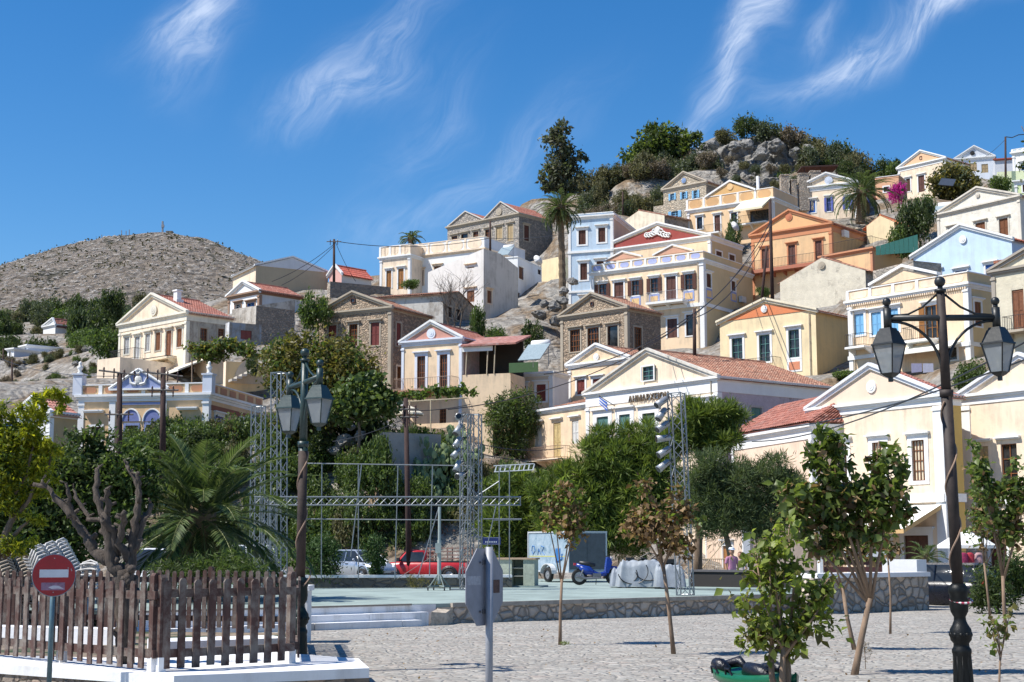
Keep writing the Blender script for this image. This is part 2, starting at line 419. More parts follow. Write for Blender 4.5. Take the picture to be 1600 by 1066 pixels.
# ---------------------------------------------------------------- house builder
def panel(mb, org, ex, nrm, w, z0, z1, holes, mi=0, depth=.2):
    """wall sheet with real openings. holes: (x0,z0,x1,z1)"""
    org = Vector(org); ex = Vector(ex); nrm = Vector(nrm)
    hs = [(max(.02, a), max(z0, b), min(w - .02, c), min(z1 - .01, d)) for a, b, c, d in holes]
    hs = [h for h in hs if h[2] - h[0] > .05 and h[3] - h[1] > .05]
    xs = sorted({0, w} | {h[0] for h in hs} | {h[2] for h in hs}); zs = sorted({z0, z1} | {h[1] for h in hs} | {h[3] for h in hs})
    P = lambda x, z, d=0: org + ex * x + Vector((0, 0, z)) - nrm * d
    for i in range(len(xs) - 1):
        for j in range(len(zs) - 1):
            cx = (xs[i] + xs[i + 1]) / 2; cz = (zs[j] + zs[j + 1]) / 2
            if any(h[0] < cx < h[2] and h[1] < cz < h[3] for h in hs): continue
            mb.quad(P(xs[i], zs[j]), P(xs[i + 1], zs[j]), P(xs[i + 1], zs[j + 1]), P(xs[i], zs[j + 1]), mi)
    for a, b, c, d in hs:
        mb.quad(P(a, b), P(a, b, depth), P(a, d, depth), P(a, d), mi); mb.quad(P(c, b, depth), P(c, b), P(c, d), P(c, d, depth), mi)
        mb.quad(P(a, d), P(a, d, depth), P(c, d, depth), P(c, d), mi); mb.quad(P(a, b, depth), P(a, b), P(c, b), P(c, b, depth), mi)

def tiles(mb, p0, p1, q0, q1, mi=0, step=.24, row=.42):
    """corrugated clay tiles: eave p0->p1, ridge q0->q1 (same direction)"""
    p0, p1, q0, q1 = map(Vector, (p0, p1, q0, q1))
    L = (p1 - p0).length; n = max(2, int(L / step)); H_ = ((q0 + q1) / 2 - (p0 + p1) / 2).length; m = max(2, int(H_ / row))
    nrm = (p1 - p0).cross(q0 - p0).normalized()
    if nrm.z < 0: nrm = -nrm
    prof = [(0, 0), (.2, .045), (.5, .075), (.8, .045)]
    cols = [((i + a) / n, h) for i in range(n) for a, h in prof] + [(1, 0)]
    o = len(mb.v); nc = len(cols)
    for j in range(m):
        for e in (0, 1):
            t = (j + e) / m; lift = .035 * (1 - e)
            for a, h in cols:
                p = p0.lerp(p1, a).lerp(q0.lerp(q1, a), t) + nrm * (h + lift + .02)
                mb.v.append(tuple(p))
    for r in range(2 * m - 1):
        for i in range(nc - 1):
            a0 = o + r * nc + i
            mb.f.append((a0, a0 + 1, a0 + 1 + nc, a0 + nc)); mb.m.append(mi)
    e = nrm * -.06
    mb.quad(p0, p1, p1 + e, p0 + e, mi); mb.quad(p0 + e, p1 + e, q1 + e, q0 + e, mi)

WCOL = {'br': (.20, .075, .03), 'dbr': (.10, .035, .022), 'or': (.33, .14, .035), 'red': (.20, .045, .04), 'bl': (.03, .14, .48), 'lb': (.22, .50, .78), 'pb': (.13, .16, .50),
        'gn': (.03, .13, .10), 'wh': (.75, .74, .70), 'tan': (.45, .33, .18), 'gy': (.42, .42, .42), 'dk': (.015, .014, .013), 'lat': (.25, .09, .03), 'teal': (.10, .24, .22)}
HOUSES = {}
def orient(P, side, lx, ly, lz):
    """local point: side 'f' -> facade at y=0 (out = -y); side 's' -> right wall at x=W (out = +x)"""
    return Vector((lx, ly, lz)) if side == 'f' else Vector((P['W'] - ly, lx, lz))
def wbox(mb, P, side, a0, d0, z0, a1, d1, z1, mi=0):
    """box on a wall: a = along the wall, d = depth into the house (negative sticks out)"""
    if side == 'f': mb.box(a0, d0, z0, a1, d1, z1, mi)
    else: mb.box(P['W'] - d0, a0, z0, P['W'] - d1, a1, z1, mi)

wbox0 = wbox
def window(P, root, side, rect, kind, col, trim, fw=.16, hood=True, sill=True, surr=True, below=None, hoodcol=None, arch=False):
    a0, z0, a1, z1 = rect; w = a1 - a0; h = z1 - z0
    c = WCOL.get(col, col)
    off = .21 if (side == 'f' and z0 > P['H'] - .05) else 0.0
    wbox = lambda mb, P, side, a0, d0, z0, a1, d1, z1, mi=0: wbox0(mb, P, side, a0, d0 - off, z0, a1, d1 - off, z1, mi)
    g = MB(); wbox(g, P, side, a0 - .02, .17, z0 - .02, a1 + .02, .20, z1 + .02)
    win = g.build('window' if kind != 'do' else 'door', plaster((.72, .62, .45), .1) if kind == 'cur' else glassmat() if kind in ('dk', 'gl', 'op', 'lat') else (slats(c) if kind == 'sh' else paint(c, .6, .2)), root)
    fcol = paint(sc(c, 1.0), .6, .2)
    m = MB(); t = .045
    for (b0, b1) in ((a0, a0 + t), (a1 - t, a1)): wbox(m, P, side, b0, .09, z0, b1, .165, z1)
    wbox(m, P, side, a0 + t, .09, z1 - t, a1 - t, .165, z1); wbox(m, P, side, a0 + t, .09, z0, a1 - t, .165, z0 + t)
    cx = (a0 + a1) / 2
    if kind in ('gl', 'op', 'do', 'lat', 'cur'):
        wbox(m, P, side, cx - .025, .11, z0 + t, cx + .025, .164, z1 - t)
        for k in range(1, 4 if kind in ('lat', 'cur') else 3):
            zz = z0 + h * k / (4 if kind in ('lat', 'cur') else 3); wbox(m, P, side, a0 + t, .12, zz - .02, a1 - t, .163, zz + .02)
        if kind in ('lat', 'cur'):
            for q in (.25, .75): wbox(m, P, side, a0 + w * q - .02, .105, z0 + t, a0 + w * q + .02, .162, z1 - t)
    m.build('frame', paint(WCOL['lat'], .6, .2) if kind == 'lat' else paint((.20, .08, .035), .6, .2) if kind == 'cur' else fcol, win)
    if kind in ('sh', 'do'):
        for (b0, b1) in ((a0 + t, cx - .012), (cx + .012, a1 - t)):
            s = MB(); wbox(s, P, side, b0, .07, z0 + .02, b1, .105, z1 - t * .8 - .01)
            q = .05
            for (r0, r1) in ((b0, b0 + q), (b1 - q, b1)): wbox(s, P, side, r0, .045, z0 + .02, r1, .069, z1 - t)
            for zz in (z0 + .02, z0 + h * .48, z1 - t - .09): wbox(s, P, side, b0 + q, .048, zz, b1 - q, .069, zz + .08)
            s.build('shutter', slats(c) if kind == 'sh' else paint(c, .55, .25), win)
    if kind == 'op':   # open leaves folded back on the wall
        lw = w * .48
        for (b0, b1) in ((a0 - lw - .02, a0 - .02), (a1 + .02, a1 + lw + .02)):
            s = MB(); wbox(s, P, side, b0, -.085, z0, b1, -.05, z1)
            wbox(s, P, side, b0 + .03, -.10, z0 + .05, b1 - .03, -.086, z0 + h * .45); wbox(s, P, side, b0 + .03, -.10, z0 + h * .52, b1 - .03, -.086, z1 - .06)
            s.build('shutter', slats(c), win)
    if surr:
        s = MB(); e = .045
        for (b0, b1) in ((a0 - fw, a0), (a1, a1 + fw)): wbox(s, P, side, b0, -e, z0 - (0 if kind == 'do' else fw * .7), b1, .03, z1 + fw)
        wbox(s, P, side, a0, -e, z1, a1, .03, z1 + fw)
        if kind != 'do': wbox(s, P, side, a0, -e, z0 - fw * .7, a1, .03, z0)
        s.build('surround', trim, win)
    if hood:
        s = MB(); hz = z1 + (fw if surr else .25)
        wbox(s, P, side, a0 - fw - .08, -.12, hz + .003, a1 + fw + .08, .03, hz + .07); wbox(s, P, side, a0 - fw - .16, -.22, hz + .073, a1 + fw + .16, .03, hz + .16)
        s.build('hood', hoodcol or trim, win)
    if below:
        s = MB(); wbox(s, P, side, a0 - fw, -.035, z0 - fw - .95, a1 + fw, .01, z0 - fw * .75, 0); wbox(s, P, side, a0, -.05, z0 - fw - .8, a1, .0, z0 - fw - .15, 1)
        s.build('apron_panel', [paint(below[0], .8), paint(below[1], .8)], win)
    return win

def railing(mb, P, side, a0, a1, d, z, h=.95, n=None, ends=True, wall=0.0, r=.014):
    """iron railing d metres out from the wall"""
    def pt(a, dd, zz): return orient(P, side, a, -dd, zz)
    rails = [z + .08, z + h]
    runs = [((a0, d), (a1, d))] + ([((a0, d), (a0, wall)), ((a1, d), (a1, wall))] if ends else [])
    for (p, q) in runs:
        for zz in rails: mb.tube([pt(p[0], p[1], zz), pt(q[0], q[1], zz)], r * 1.5, 5)
        L = math.hypot(q[0] - p[0], q[1] - p[1]); k = n or max(2, int(L / .16))
        for i in range(k + 1):
            t = i / k; a = p[0] + (q[0] - p[0]) * t; dd = p[1] + (q[1] - p[1]) * t
            mb.tube([pt(a, dd, z), pt(a, dd, z + h)], r, 4, caps=False)
def balcony(P, root, side, a0, a1, z, d=1.0, slab=None, rail=BLACK, h=.95, th=.16, ribs=True, r=.014):
    s = MB(); wbox(s, P, side, a0, -d, z - th, a1, -.001, z)
    if ribs:
        k = max(2, int((a1 - a0) / 1.1))
        for i in range(k):
            a = a0 + .15 + (a1 - a0 - .3) * i / (k - 1)
            if side == 'f': s.prism([(-.001, z - th - .002), (-d * .8, z - th - .002), (-d * .65, z - th - .12), (-.001, z - th - .45)], 'x', a - .07, a + .07)
    b = s.build('balcony', slab or WHITE, root)
    m = MB(); railing(m, P, side, a0 + .04, a1 - .04, d - .05, z, h, r=r); m.build('railing', rail, b)
    return b

def house(hid, label, Z, A, B, d, base, C=None, D=6.0, wall=None, side=None, trim=None, roof='gable', apex=None, tymp=None, rake=True,
          wins=(), swins=(), par=0, parpan=None, corn=True, pil=True, cat='house', name='house', tile=None, fz=.45, band=(), eave=.3, med=None,
          gables=None, topL=None, bk=None, fh=None, W0=None, yaw=None, rtrim=None, ctl_=True, tw=.28, mono=None, group=None, simple=False, sgab=None, ridge_c=.5, deep=5.0, sgt=None, pipe=0, stain=None):
    ox, oy, k = Z
    q = lambda p: (ox + p[0] / k, oy + p[1] / k)
    a = q(A); b = q(B)
    B3 = at(b[0], b[1], d); zB = B3.z
    if yaw is None:
        A3 = atz(a[0], a[1], zB)
    else:
        dr = ray(a[0], a[1]); uu = Vector((math.cos(R(yaw)), math.sin(R(yaw))))
        # point on facade line seen at column a
        t = (B3.x * dr.y - B3.y * dr.x) / (uu.x * dr.y - uu.y * dr.x)
        A3 = Vector((B3.x - uu.x * t, B3.y - uu.y * t, zB))
    ux, uy = B3.x - A3.x, B3.y - A3.y; w = math.hypot(ux, uy); ux /= w; uy /= w
    yw = math.atan2(uy, ux); ex = Vector((ux, uy, 0)); ey = Vector((-uy, ux, 0))
    zb = at(b[0], q((0, base))[1], d).z
    org = Vector((A3.x, A3.y, zb)); H = zB - zb
    if C is not None:
        r = ray(q((C, 0))[0], b[1] + 5)
        D = (B3.y * r.x - B3.x * r.y) / (ey.x * r.y - ey.y * r.x)
        if D < 1 or D > 40: print('BAD SIDE DEPTH', hid, D); D = 6
    root = empty(name, org, yw, label, cat, group)
    P = dict(W=w, D=D, H=H, org=org, ex=ex, ey=ey, root=root)
    def F(x, y):
        r = ray(*q((x, y))); n = -ey; t = (org - CAM).dot(n) / r.dot(n); p = CAM + r * t - org
        return p.dot(ex), p.z
    def Sd(x, y):
        o2 = org + ex * w; r = ray(*q((x, y))); t = (o2 - CAM).dot(ex) / r.dot(ex); p = CAM + r * t - o2
        return p.dot(ey), p.z
    P['F'] = F; P['S'] = Sd; HOUSES[hid] = P
    if not hid.startswith('x') or True: print(f'{hid:5s} W {w:5.1f} D {D:5.1f} H {H:5.1f} yaw {math.degrees(yw):6.1f} org {org.x:6.1f} {org.y:6.1f} {org.z:5.1f}')
    trim = trim or WHITE; wall = wall or plaster((.75, .60, .38)); side = side or wall  # side tones often darker than the front: shade put into the colour
    def rects(lst, fn):
        out = []
        for wd in lst:
            x0, y0, x1, y1 = wd[:4]; xm, ym = (x0 + x1) / 2, (y0 + y1) / 2
            out.append((fn(x0, ym)[0], fn(xm, y1)[1], fn(x1, ym)[0], fn(xm, y0)[1]))
        return out
    rf = rects(wins, F); rs = rects(swins, Sd)
    # walls
    mb = MB(); zl = -deep
    ztl = topL and F(*topL)[1]
    panel(mb, (0, 0, 0), (1, 0, 0), (0, -1, 0), w, zl, H, rf, 0)
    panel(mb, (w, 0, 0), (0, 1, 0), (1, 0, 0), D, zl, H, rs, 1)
    mb.quad((0, D, zl), (0, 0, zl), (0, 0, H), (0, D, H), 0); mb.quad((w, D, zl), (0, D, zl), (0, D, H), (w, D, H), 1)
    az = None
    if apex:
        ax, az = F(*apex); axx = w / 2 if roof == 'gable' else ax
        if simple: axx = ax
    if roof == 'gable' and not gables:
        if az is None: az = H + w * .2
        mb.prism([(0, H), (w, H), (axx, az)], 'y', 0, .25, 0); mb.prism([(0, H), (w, H), (axx, az)], 'y', D - .25, D, 1)
    if gables:
        for (g0, ga, g1) in gables:
            x0 = F(*g0)[0]; x1 = F(*g1)[0]; xa, za = F(*ga); xa = (x0 + x1) / 2
            mb.prism([(x0, H), (x1, H), (xa, za)], 'y', 0, .25, 0)
            mb.prism([(x0, H), (x1, H), (xa, za)], 'y', D - .25, D, 0)
    if sgab:     # gable on the side wall, ridge parallel to the facade
        ya, za = Sd(*sgab); ya = D / 2
        mb.prism([(0, H), (D, H), (ya, za)], 'x', w - .25, w, 1); mb.prism([(0, H), (D, H), (ya, za)], 'x', 0, .25, 1)
    if roof == 'flat' or par: mb.quad((0, 0, H - .02), (w, 0, H - .02), (w, D, H - .02), (0, D, H - .02), 1)
    if mono:     # stepped or sloping flat tops: (zA, zB, zC) pixel heights at left, right-front, right-back
        zA = F(A[0], mono[0])[1]; zBk = Sd(C, mono[1])[1]
        mb.hexa([(0, 0, H - .01), (w, 0, H - .01), (w, D, H - .01), (0, D, H - .01), (0, 0, zA), (w, 0, H), (w, D, max(zBk, H + .01)), (0, D, zA)], 0)
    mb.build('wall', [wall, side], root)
    # roofs
    tm = tile or tilemat()
    o_ = eave
    if roof == 'gable' and not gables:
        sl_ = (az - H) / (w / 2); xa = axx
        t = MB(); s1 = (az - H) / max(.1, w - xa); s0 = (az - H) / max(.1, xa)
        tiles(t, (w + o_, .05, H - o_ * s1), (w + o_, D + .1, H - o_ * s1), (xa, .05, az), (xa, D + .1, az))
        tiles(t, (-o_, D + .1, H - o_ * s0), (-o_, .05, H - o_ * s0), (xa, D + .1, az), (xa, .05, az))
        t.tube([(xa, .05, az + .08), (xa, D + .1, az + .08)], .13, 6)
        t.build('roof', tm, root)
        if rake:
            r = MB(); e = .28
            for (xe, sg, s) in ((-.25, 1, s0), (w + .25, -1, s1)):
                zE = H - .25 * s
                for (y0, y1, th0, th1) in ((-e, .049, .10, .27), (-e * .6, -.002, -.10, .098)):
                    p = [(xe, zE + th0), (xa, az + th0), (xa, az + th1), (xe, zE + th1)]
                    r.prism(p if sg > 0 else p[::-1], 'y', y0, y1)
            r.build('raking_cornice', rtrim or trim, root)
        if tymp:
            t = MB(); ins = .0
            t.prism([(w * .07, H + .12), (w * .93, H + .12), (xa, az - .28)], 'y', -.05, .01); t.build('tympanum', tymp, root)
    if gables:
        for (g0, ga, g1) in gables:
            x0 = F(*g0)[0]; x1 = F(*g1)[0]; za = F(*ga)[1]; xa = (x0 + x1) / 2
            t = MB(); r = MB()
            for (xe, flip) in ((x0, 1), (x1, 0)):
                if flip: tiles(t, (xe, D, H), (xe, .05, H), (xa, D, za), (xa, .05, za))
                else: tiles(t, (xe, .05, H), (xe, D, H), (xa, .05, za), (xa, D, za))
                p = [(xe, H + .05), (xa, za + .05), (xa, za + .2), (xe, H + .2)]
                r.prism(p if flip else p[::-1], 'y', -.16, .05)
            t.build('roof', tm, root); r.build('raking_cornice', rtrim or trim, root)
    if sgab:
        t = MB(); r = MB()
        tiles(t, (-.1, -o_, H - .1), (w + .1, -o_, H - .1), (-.1, ya, za), (w + .1, ya, za)); tiles(t, (w + .1, D + o_, H - .1), (-.1, D + o_, H - .1), (w + .1, ya, za), (-.1, ya, za))
        t.build('roof', tm, root)
        for x_ in (w, 0):
            for (ye, fl) in ((-.2, 1), (D + .2, 0)):
                p = [(ye, H + .02), (ya, za + .02), (ya, za + .2), (ye, H + .2)]
                r.prism(p, 'x', x_ - .08, x_ + .1)
            if rake: r.build('raking_cornice', rtrim or trim, root)
            r = MB()
    if sgab and sgt:
        t = MB(); t.prism([(.1, H + .03), (D - .1, H + .03), (ya, za - .03)], 'x', w + .001, w + .05); t.build('tympanum', sgt, root)
    if med and (apex or gables):
        mx, mz = F(*med[:2]); m = MB(); rr = med[2] if len(med) > 2 else .35
        m.tube([(mx, -.055, mz), (mx, -.13, mz)], rr, 20); m.tube([(mx, -.13, mz), (mx, -.16, mz)], rr * .62, 16); m.tube([(mx, -.16, mz), (mx, -.18, mz)], rr * .3, 10)
        m.build('medallion', med[3] if len(med) > 3 else trim, root)
    # cornice
    if corn:
        c = MB(); e = .26
        top = H + (.10 if roof == 'gable' else .04)
        c.box(-e, -e, top - .16, w + e, -.001, top); c.box(-e * .6, -e * .55, top - .30, w + e * .6, -.001, top - .163)
        c.box(w + .001, -.001, top - .16, w + e, D, top - .003); c.box(w + .001, -.001, top - .30, w + e * .55, D, top - .165)
        if fz: c.box(-.04, -.05, top - .30 - fz, w + .04, -.001, top - .303); c.box(w + .001, 0, top - .3 - fz, w + .05, D, top - .304)
        c.build('cornice', trim, root)
    if pil:
        for (x0, x1) in ((-.02, tw), (w - tw, w + .02)):
            p = MB(); p.box(x0, -.06, -1.0, x1, -.001, H - .25 - fz); p.box(x0 - .05, -.12, H - .5 - fz, x1 + .05, -.002, H - .36 - fz)
            if x1 > w / 2: p.box(w + .001, -.06, -1.0, w + .06, tw, H - .25 - fz)
            p.build('pilaster', trim, root)
    for (y_, hh, mt) in band:
        bz = F(B[0] - 5, y_)[1]; c = MB(); c.box(-.08, -.14, bz - hh / 2, w + .08, -.002, bz + hh / 2); c.box(w + .001, -.14, bz - hh / 2, w + .13, D, bz + hh / 2 - .002); c.build('band', mt or trim, root)
    if par:
        zp = F(B[0], par)[1]; p = MB(); tk = .22
        z0 = H + .045
        p.box(-.02, -.02, z0, w + .02, tk, zp - .08, 0); p.box(w - tk, tk + .001, z0, w + .02, D, zp - .08, 1); p.box(-.02, tk + .001, z0, tk, D, zp - .08, 0)
        p.box(-.08, -.08, zp - .078, w + .08, tk + .05, zp, 2); p.box(w - tk - .05, tk + .052, zp - .078, w + .08, D, zp - .002, 2); p.box(-.08, tk + .052, zp - .078, tk + .05, D, zp - .002, 2)
        if parpan:
            n, cm = parpan[:2]; g_ = .3; L = w / n
            for i in range(n):
                x0, x1 = i * L + g_, (i + 1) * L - g_; zz0, zz1 = z0 + .1, zp - .18; hh = (zz1 - zz0) / 2
                pts = [(x0 + hh + math.cos(t) * hh, (zz0 + zz1) / 2 + math.sin(t) * hh) for t in np.linspace(math.pi / 2, 1.5 * math.pi, 8)] + [(x1 - hh + math.cos(t) * hh, (zz0 + zz1) / 2 + math.sin(t) * hh) for t in np.linspace(-math.pi / 2, math.pi / 2, 8)]
                p.prism(pts, 'y', -.045, -.021, 3); p.box(i * L - .13, -.075, z0, i * L + .13, -.0205, zp - .079, 2)
            m_ = max(2, int(D / L))
            if len(parpan) > 2 and parpan[2]:
                for i in range(m_):
                    L2 = D / m_; p.box(w + .0205, i * L2 + .3, z0 + .1, w + .05, (i + 1) * L2 - .3, zp - .18, 3)
        p.build('parapet', [wall, side, trim, (parpan[1] if parpan else wall)], root)
    # windows
    for lst, rr, sd in ((wins, rf, 'f'), (swins, rs, 's')):
        for wd, rc in zip(lst, rr):
            op = dict(wd[6]) if len(wd) > 6 else {}
            window(P, root, sd, rc, wd[4], wd[5], op.pop('trim', trim), **op)
    if pipe:
        px_ = w - .55 if pipe == 1 else .55; m = MB(); m.tube([(px_, -.10, H - .1), (px_, -.10, -.5)], .045, 6)
        for i in range(3): m.box(px_ - .07, -.11, H * (.25 + i * .28), px_ + .07, -.045, H * (.25 + i * .28) + .04)
        m.build('drainpipe', stain or paint((.42, .36, .28), .7, .2), root)
    # terrain follows the house
    if ctl_:
        for s_ in (0, .5, 1):
            p = org + ex * (w * s_) - ey * .3; TC.append((p.x, p.y, zb))
        up = bk if bk is not None else D * .25
        for s_ in (0, 1):
            p = org + ex * (w * s_) + ey * D; TC.append((p.x, p.y, zb + up))
    return P
# ---------------------------------------------------------------- the houses on the hillside
k_ = 3.807
Z1, Z2, Z3, Z4, Z5, Z8, L1, L3, M5, R7 = [(x, y, k_) for x, y in ((0, 330), (340, 380), (560, 300), (860, 300), (1180, 300), (560, 480), (0, 560), (380, 560), (800, 540), (1180, 540))]
Z6, Z7 = (980, 180, 5.0), (1280, 180, 5.0)
cream = plaster((.80, .61, .41), .24); cream2 = plaster((.84, .68, .51), .26); pale = plaster((.80, .73, .55), .15); peach = plaster((.76, .58, .44), .2)
ochre = plaster((.70, .48, .27), .2); yell = plaster((.80, .65, .40), .2); orange = plaster((.72, .48, .26), .2); terra = plaster((.50, .17, .085), .12)
sand = plaster((.60, .47, .29), .2); white2 = plaster((.78, .77, .74), .30); lblue = plaster((.46, .58, .70), .2); sky_b = plaster((.52, .66, .82), .16)
offw = plaster((.72, .68, .60), .25); pink = plaster((.56, .27, .21), .2); dred = plaster((.30, .055, .045), .1); mauve = weathered((.52, .43, .47), (.40, .33, .33), .30)
stoneA = rubble((.44, .345, .25), 3.4, (.25, .19, .14), mw=.055); stoneB = rubble((.44, .38, .31), 3.4, (.28, .24, .20), mw=.055); stoneC = rubble((.56, .48, .37), 3.4, (.38, .32, .25), mw=.055)
wea = weathered((.62, .58, .50), (.34, .30, .25), .5); wea2 = weathered((.66, .60, .48), (.38, .34, .28), .25); wea3 = weathered((.66, .60, .52), (.40, .36, .30), .7)
redt = tilemat((.33, .115, .08), .3); oldt = tilemat((.36, .16, .10), .5); bluepaint = paint((.22, .27, .48), .75); brownt = plaster((.30, .19, .13), .1); greyt = plaster((.55, .53, .50), .3)
stonet = plaster((.42, .36, .28), .35); redtrim = plaster((.36, .09, .06), .1)

# --- left slope
P = house('pal', 'ornate ochre palace with blue pediment and panelled parapet behind the palm', L1, (472, 222), (1242, 207), 100, 560, C=1562, wall=ochre, side=ochre, roof='flat', par=142,
      parpan=(6, plaster((.46, .22, .12), .1), True), fz=.2, tw=.4, pil=True,
      wins=[(537, 408, 602, 560, 'dk', 'dbr', dict(hood=False)), (745, 400, 815, 560, 'sh', 'dbr', dict(trim=bluepaint, hood=False)), (868, 395, 945, 560, 'sh', 'dbr', dict(trim=bluepaint, hood=False)), (1080, 405, 1150, 560, 'sh', 'dbr', dict(hood=False))],
      swins=[(1275, 345, 1325, 560, 'sh', 'pb'), (1420, 380, 1480, 560, 'sh', 'pb')], cat='palace', name='palace')
if 1:
    F = P['F']; rt = P['root']
    x0, zb = F(665, 183); x1, _ = F(1000, 183); xa, za = F(832, 70); z0 = zb
    m = MB(); m.prism([(x0, z0), (x1, z0), (xa, za)], 'y', -.16, .02, 0); m.build('pediment', paint((.27, .32, .52), .8), rt)
    m = MB()
    for s, e in (((x0 - .1, z0), (xa, za + .05)), ((xa, za + .05), (x1 + .1, z0))): m.tube([(s[0], -.2, s[1]), (e[0], -.2, e[1])], .10, 6)
    m.box(x0 - .1, -.3, z0 - .12, x1 + .1, .02, z0 - .001); m.build('raking_cornice', WHITE, rt)
    m = MB(); m.ball((xa, -.2, z0 + .55), .28, 12, sc=(1, .4, 1.2))
    for s in (-1, 1):
        m.tube([(xa + s * .15, -.22, z0 + .25), (xa + s * .5, -.24, z0 + .35), (xa + s * .62, -.22, z0 + .75)], [.12, .1, .03], 6)
        m.tube([(xa + s * .05, -.22, z0 + 1.0), (xa + s * .25, -.22, z0 + 1.35)], [.08, .02], 5)
    m.build('crest_relief', white2, rt)
    for px in (470, 1240):      # corner pillars with busts
        xx, zt = F(px, 100); m = MB(); m.box(xx - .33, -.2, P['H'], xx + .33, .46, zt); m.box(xx - .4, -.27, zt, xx + .4, .53, zt + .1)
        pl_ = m.build('corner_pillar', plaster((.62, .66, .74), .1), rt)
        m = MB(); m.lathe([(r_ * .75, z_ * .8) for r_, z_ in [(.2, 0), (.24, .12), (.12, .22), (.25, .45), (.28, .6), (.12, .72), (.15, .85), (.13, 1.0), (.02, 1.08)]], 12, (xx, .13, zt + .1)); m.build('bust', white2, pl_, True)
    for px0, px1, py in ((500, 620, 318), (1057, 1180, 300)):
        a_, zz = F(px0, py); b_, _ = F(px1, py); m = MB(); m.box(a_, -.32, zz, b_, -.001, zz + .1); m.box(a_ + .05, -.22, zz - .1, b_ - .05, -.001, zz - .003); m.build('window_ledge', WHITE, rt)
    for pxc in (780, 906):       # blue fan lights
        xc, zz = F(pxc, 375); hh = .66; pts = [(xc + math.cos(t) * hh, zz + math.sin(t) * hh * 1.25) for t in np.linspace(0, math.pi, 13)]
        m = MB(); m.prism(pts[::-1], 'y', -.05, .0); m.build('fanlight_arch', paint((.17, .20, .42), .75), rt)
        m = MB(); m.tube([(x_, -.06, z_) for x_, z_ in pts], .06, 5); m.build('arch_moulding', WHITE, rt)
    xx0, zz = F(730, 275); xx1, _ = F(955, 262); m = MB(); m.box(xx0, -.08, zz - .04, xx1, -.001, zz + .12); m.build('blue_band', bluepaint, rt)
    for px in (672, 975): xx, _ = F(px, 250); m = MB(); m.box(xx - .22, -.09, 0, xx + .22, -.003, P['H'] - .5); m.build('pilaster', WHITE, rt)
    m = MB(); m.box(P['W'] + .003, .3, P['H'] - 1.1, P['W'] + .06, P['D'] - .1, P['H'] - .75); m.build('brown_band', plaster((.28, .10, .06), .1), rt)

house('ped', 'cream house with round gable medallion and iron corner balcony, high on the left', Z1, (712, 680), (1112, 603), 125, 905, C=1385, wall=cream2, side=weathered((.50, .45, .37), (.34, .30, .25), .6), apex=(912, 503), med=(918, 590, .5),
      wins=[(740, 752, 770, 850, 'sh', 'gy'), (802, 748, 832, 880, 'do', 'gy'), (866, 732, 893, 833, 'sh', 'gy'), (926, 722, 955, 828, 'sh', 'br', dict(trim=wea)), (988, 712, 1020, 862, 'do', 'br', dict(trim=wea)), (1053, 700, 1083, 808, 'sh', 'br', dict(trim=wea))],
      swins=[(1190, 697, 1232, 778, 'lat', 'red', dict(hood=False, trim=stonet)), (1296, 700, 1333, 757, 'lat', 'dbr', dict(hood=False, trim=stonet))], trim=plaster((.72, .68, .58), .25), tile=redt)
P = HOUSES['ped']; F = P['F']
balcony(P, P['root'], 'f', F(712, 900)[0], F(860, 900)[0], F(790, 893)[1], 1.1, white2)
balcony(P, P['root'], 'f', F(905, 900)[0], F(1050, 900)[0], F(980, 880)[1], 1.0, plaster((.60, .52, .38), .3), h=.05)
m = MB(); xx, yy = P['W'] * .62, P['D'] * .35
zc = P['H'] + 1.0; m.box(xx - .45, yy - .35, zc - .6, xx + .45, yy + .35, zc + .75); m.box(xx - .28, yy - .22, zc + .75, xx + .28, yy + .22, zc + 1.5); m.box(xx - .36, yy - .3, zc + 1.5, xx + .36, yy + .3, zc + 1.62); m.build('chimney', WHITE, P['root'])
house('terr', 'plain cream lower storey under the iron balcony, left of the white awning', Z1, (580, 885), (715, 868), 122, 1040, D=7, wall=cream2, roof='flat', corn=False, pil=False, cat='outbuilding')
house('awn', 'cream terrace house with long white awning below the vine pergola', Z1, (995, 945), (1240, 865), 118, 1050, C=1330, wall=cream2, side=cream2, roof='flat', corn=False, pil=False,
      wins=[(1045, 948, 1078, 1030, 'sh', 'red', dict(hood=False)), (1125, 945, 1155, 1040, 'dk', 'dbr', dict(hood=False))])
P = HOUSES['awn']; m = MB(); w_ = P['W']; m.prism([(0, P['H'] - .1), (-2.3, P['H'] - 1.1), (-2.3, P['H'] - 1.25), (0, P['H'] - .2)], 'x', .1, w_ * .96); m.build('awning', plaster((.74, .70, .60), .1), P['root'])
P = house('arch', 'ochre wall in shade with arched recess beneath the outdoor stair', Z1, (1330, 900), (1345, 893), 112, 1080, C=1600, wall=cream2, side=plaster((.62, .45, .24), .2), roof='flat', corn=False, pil=False)
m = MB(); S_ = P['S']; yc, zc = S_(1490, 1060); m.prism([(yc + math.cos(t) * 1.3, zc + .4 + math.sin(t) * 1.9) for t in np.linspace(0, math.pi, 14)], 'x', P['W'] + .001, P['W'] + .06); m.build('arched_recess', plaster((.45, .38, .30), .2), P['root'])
m = MB()
for i in range(14): m.box(P['W'] + .05, .2 + i * .38, P['H'] - 1.6 + i * .2, P['W'] + 1.1, .6 + i * .38, P['H'] - 1.42 + i * .2)
m.build('outdoor_stair', plaster((.50, .46, .40), .5), P['root'])

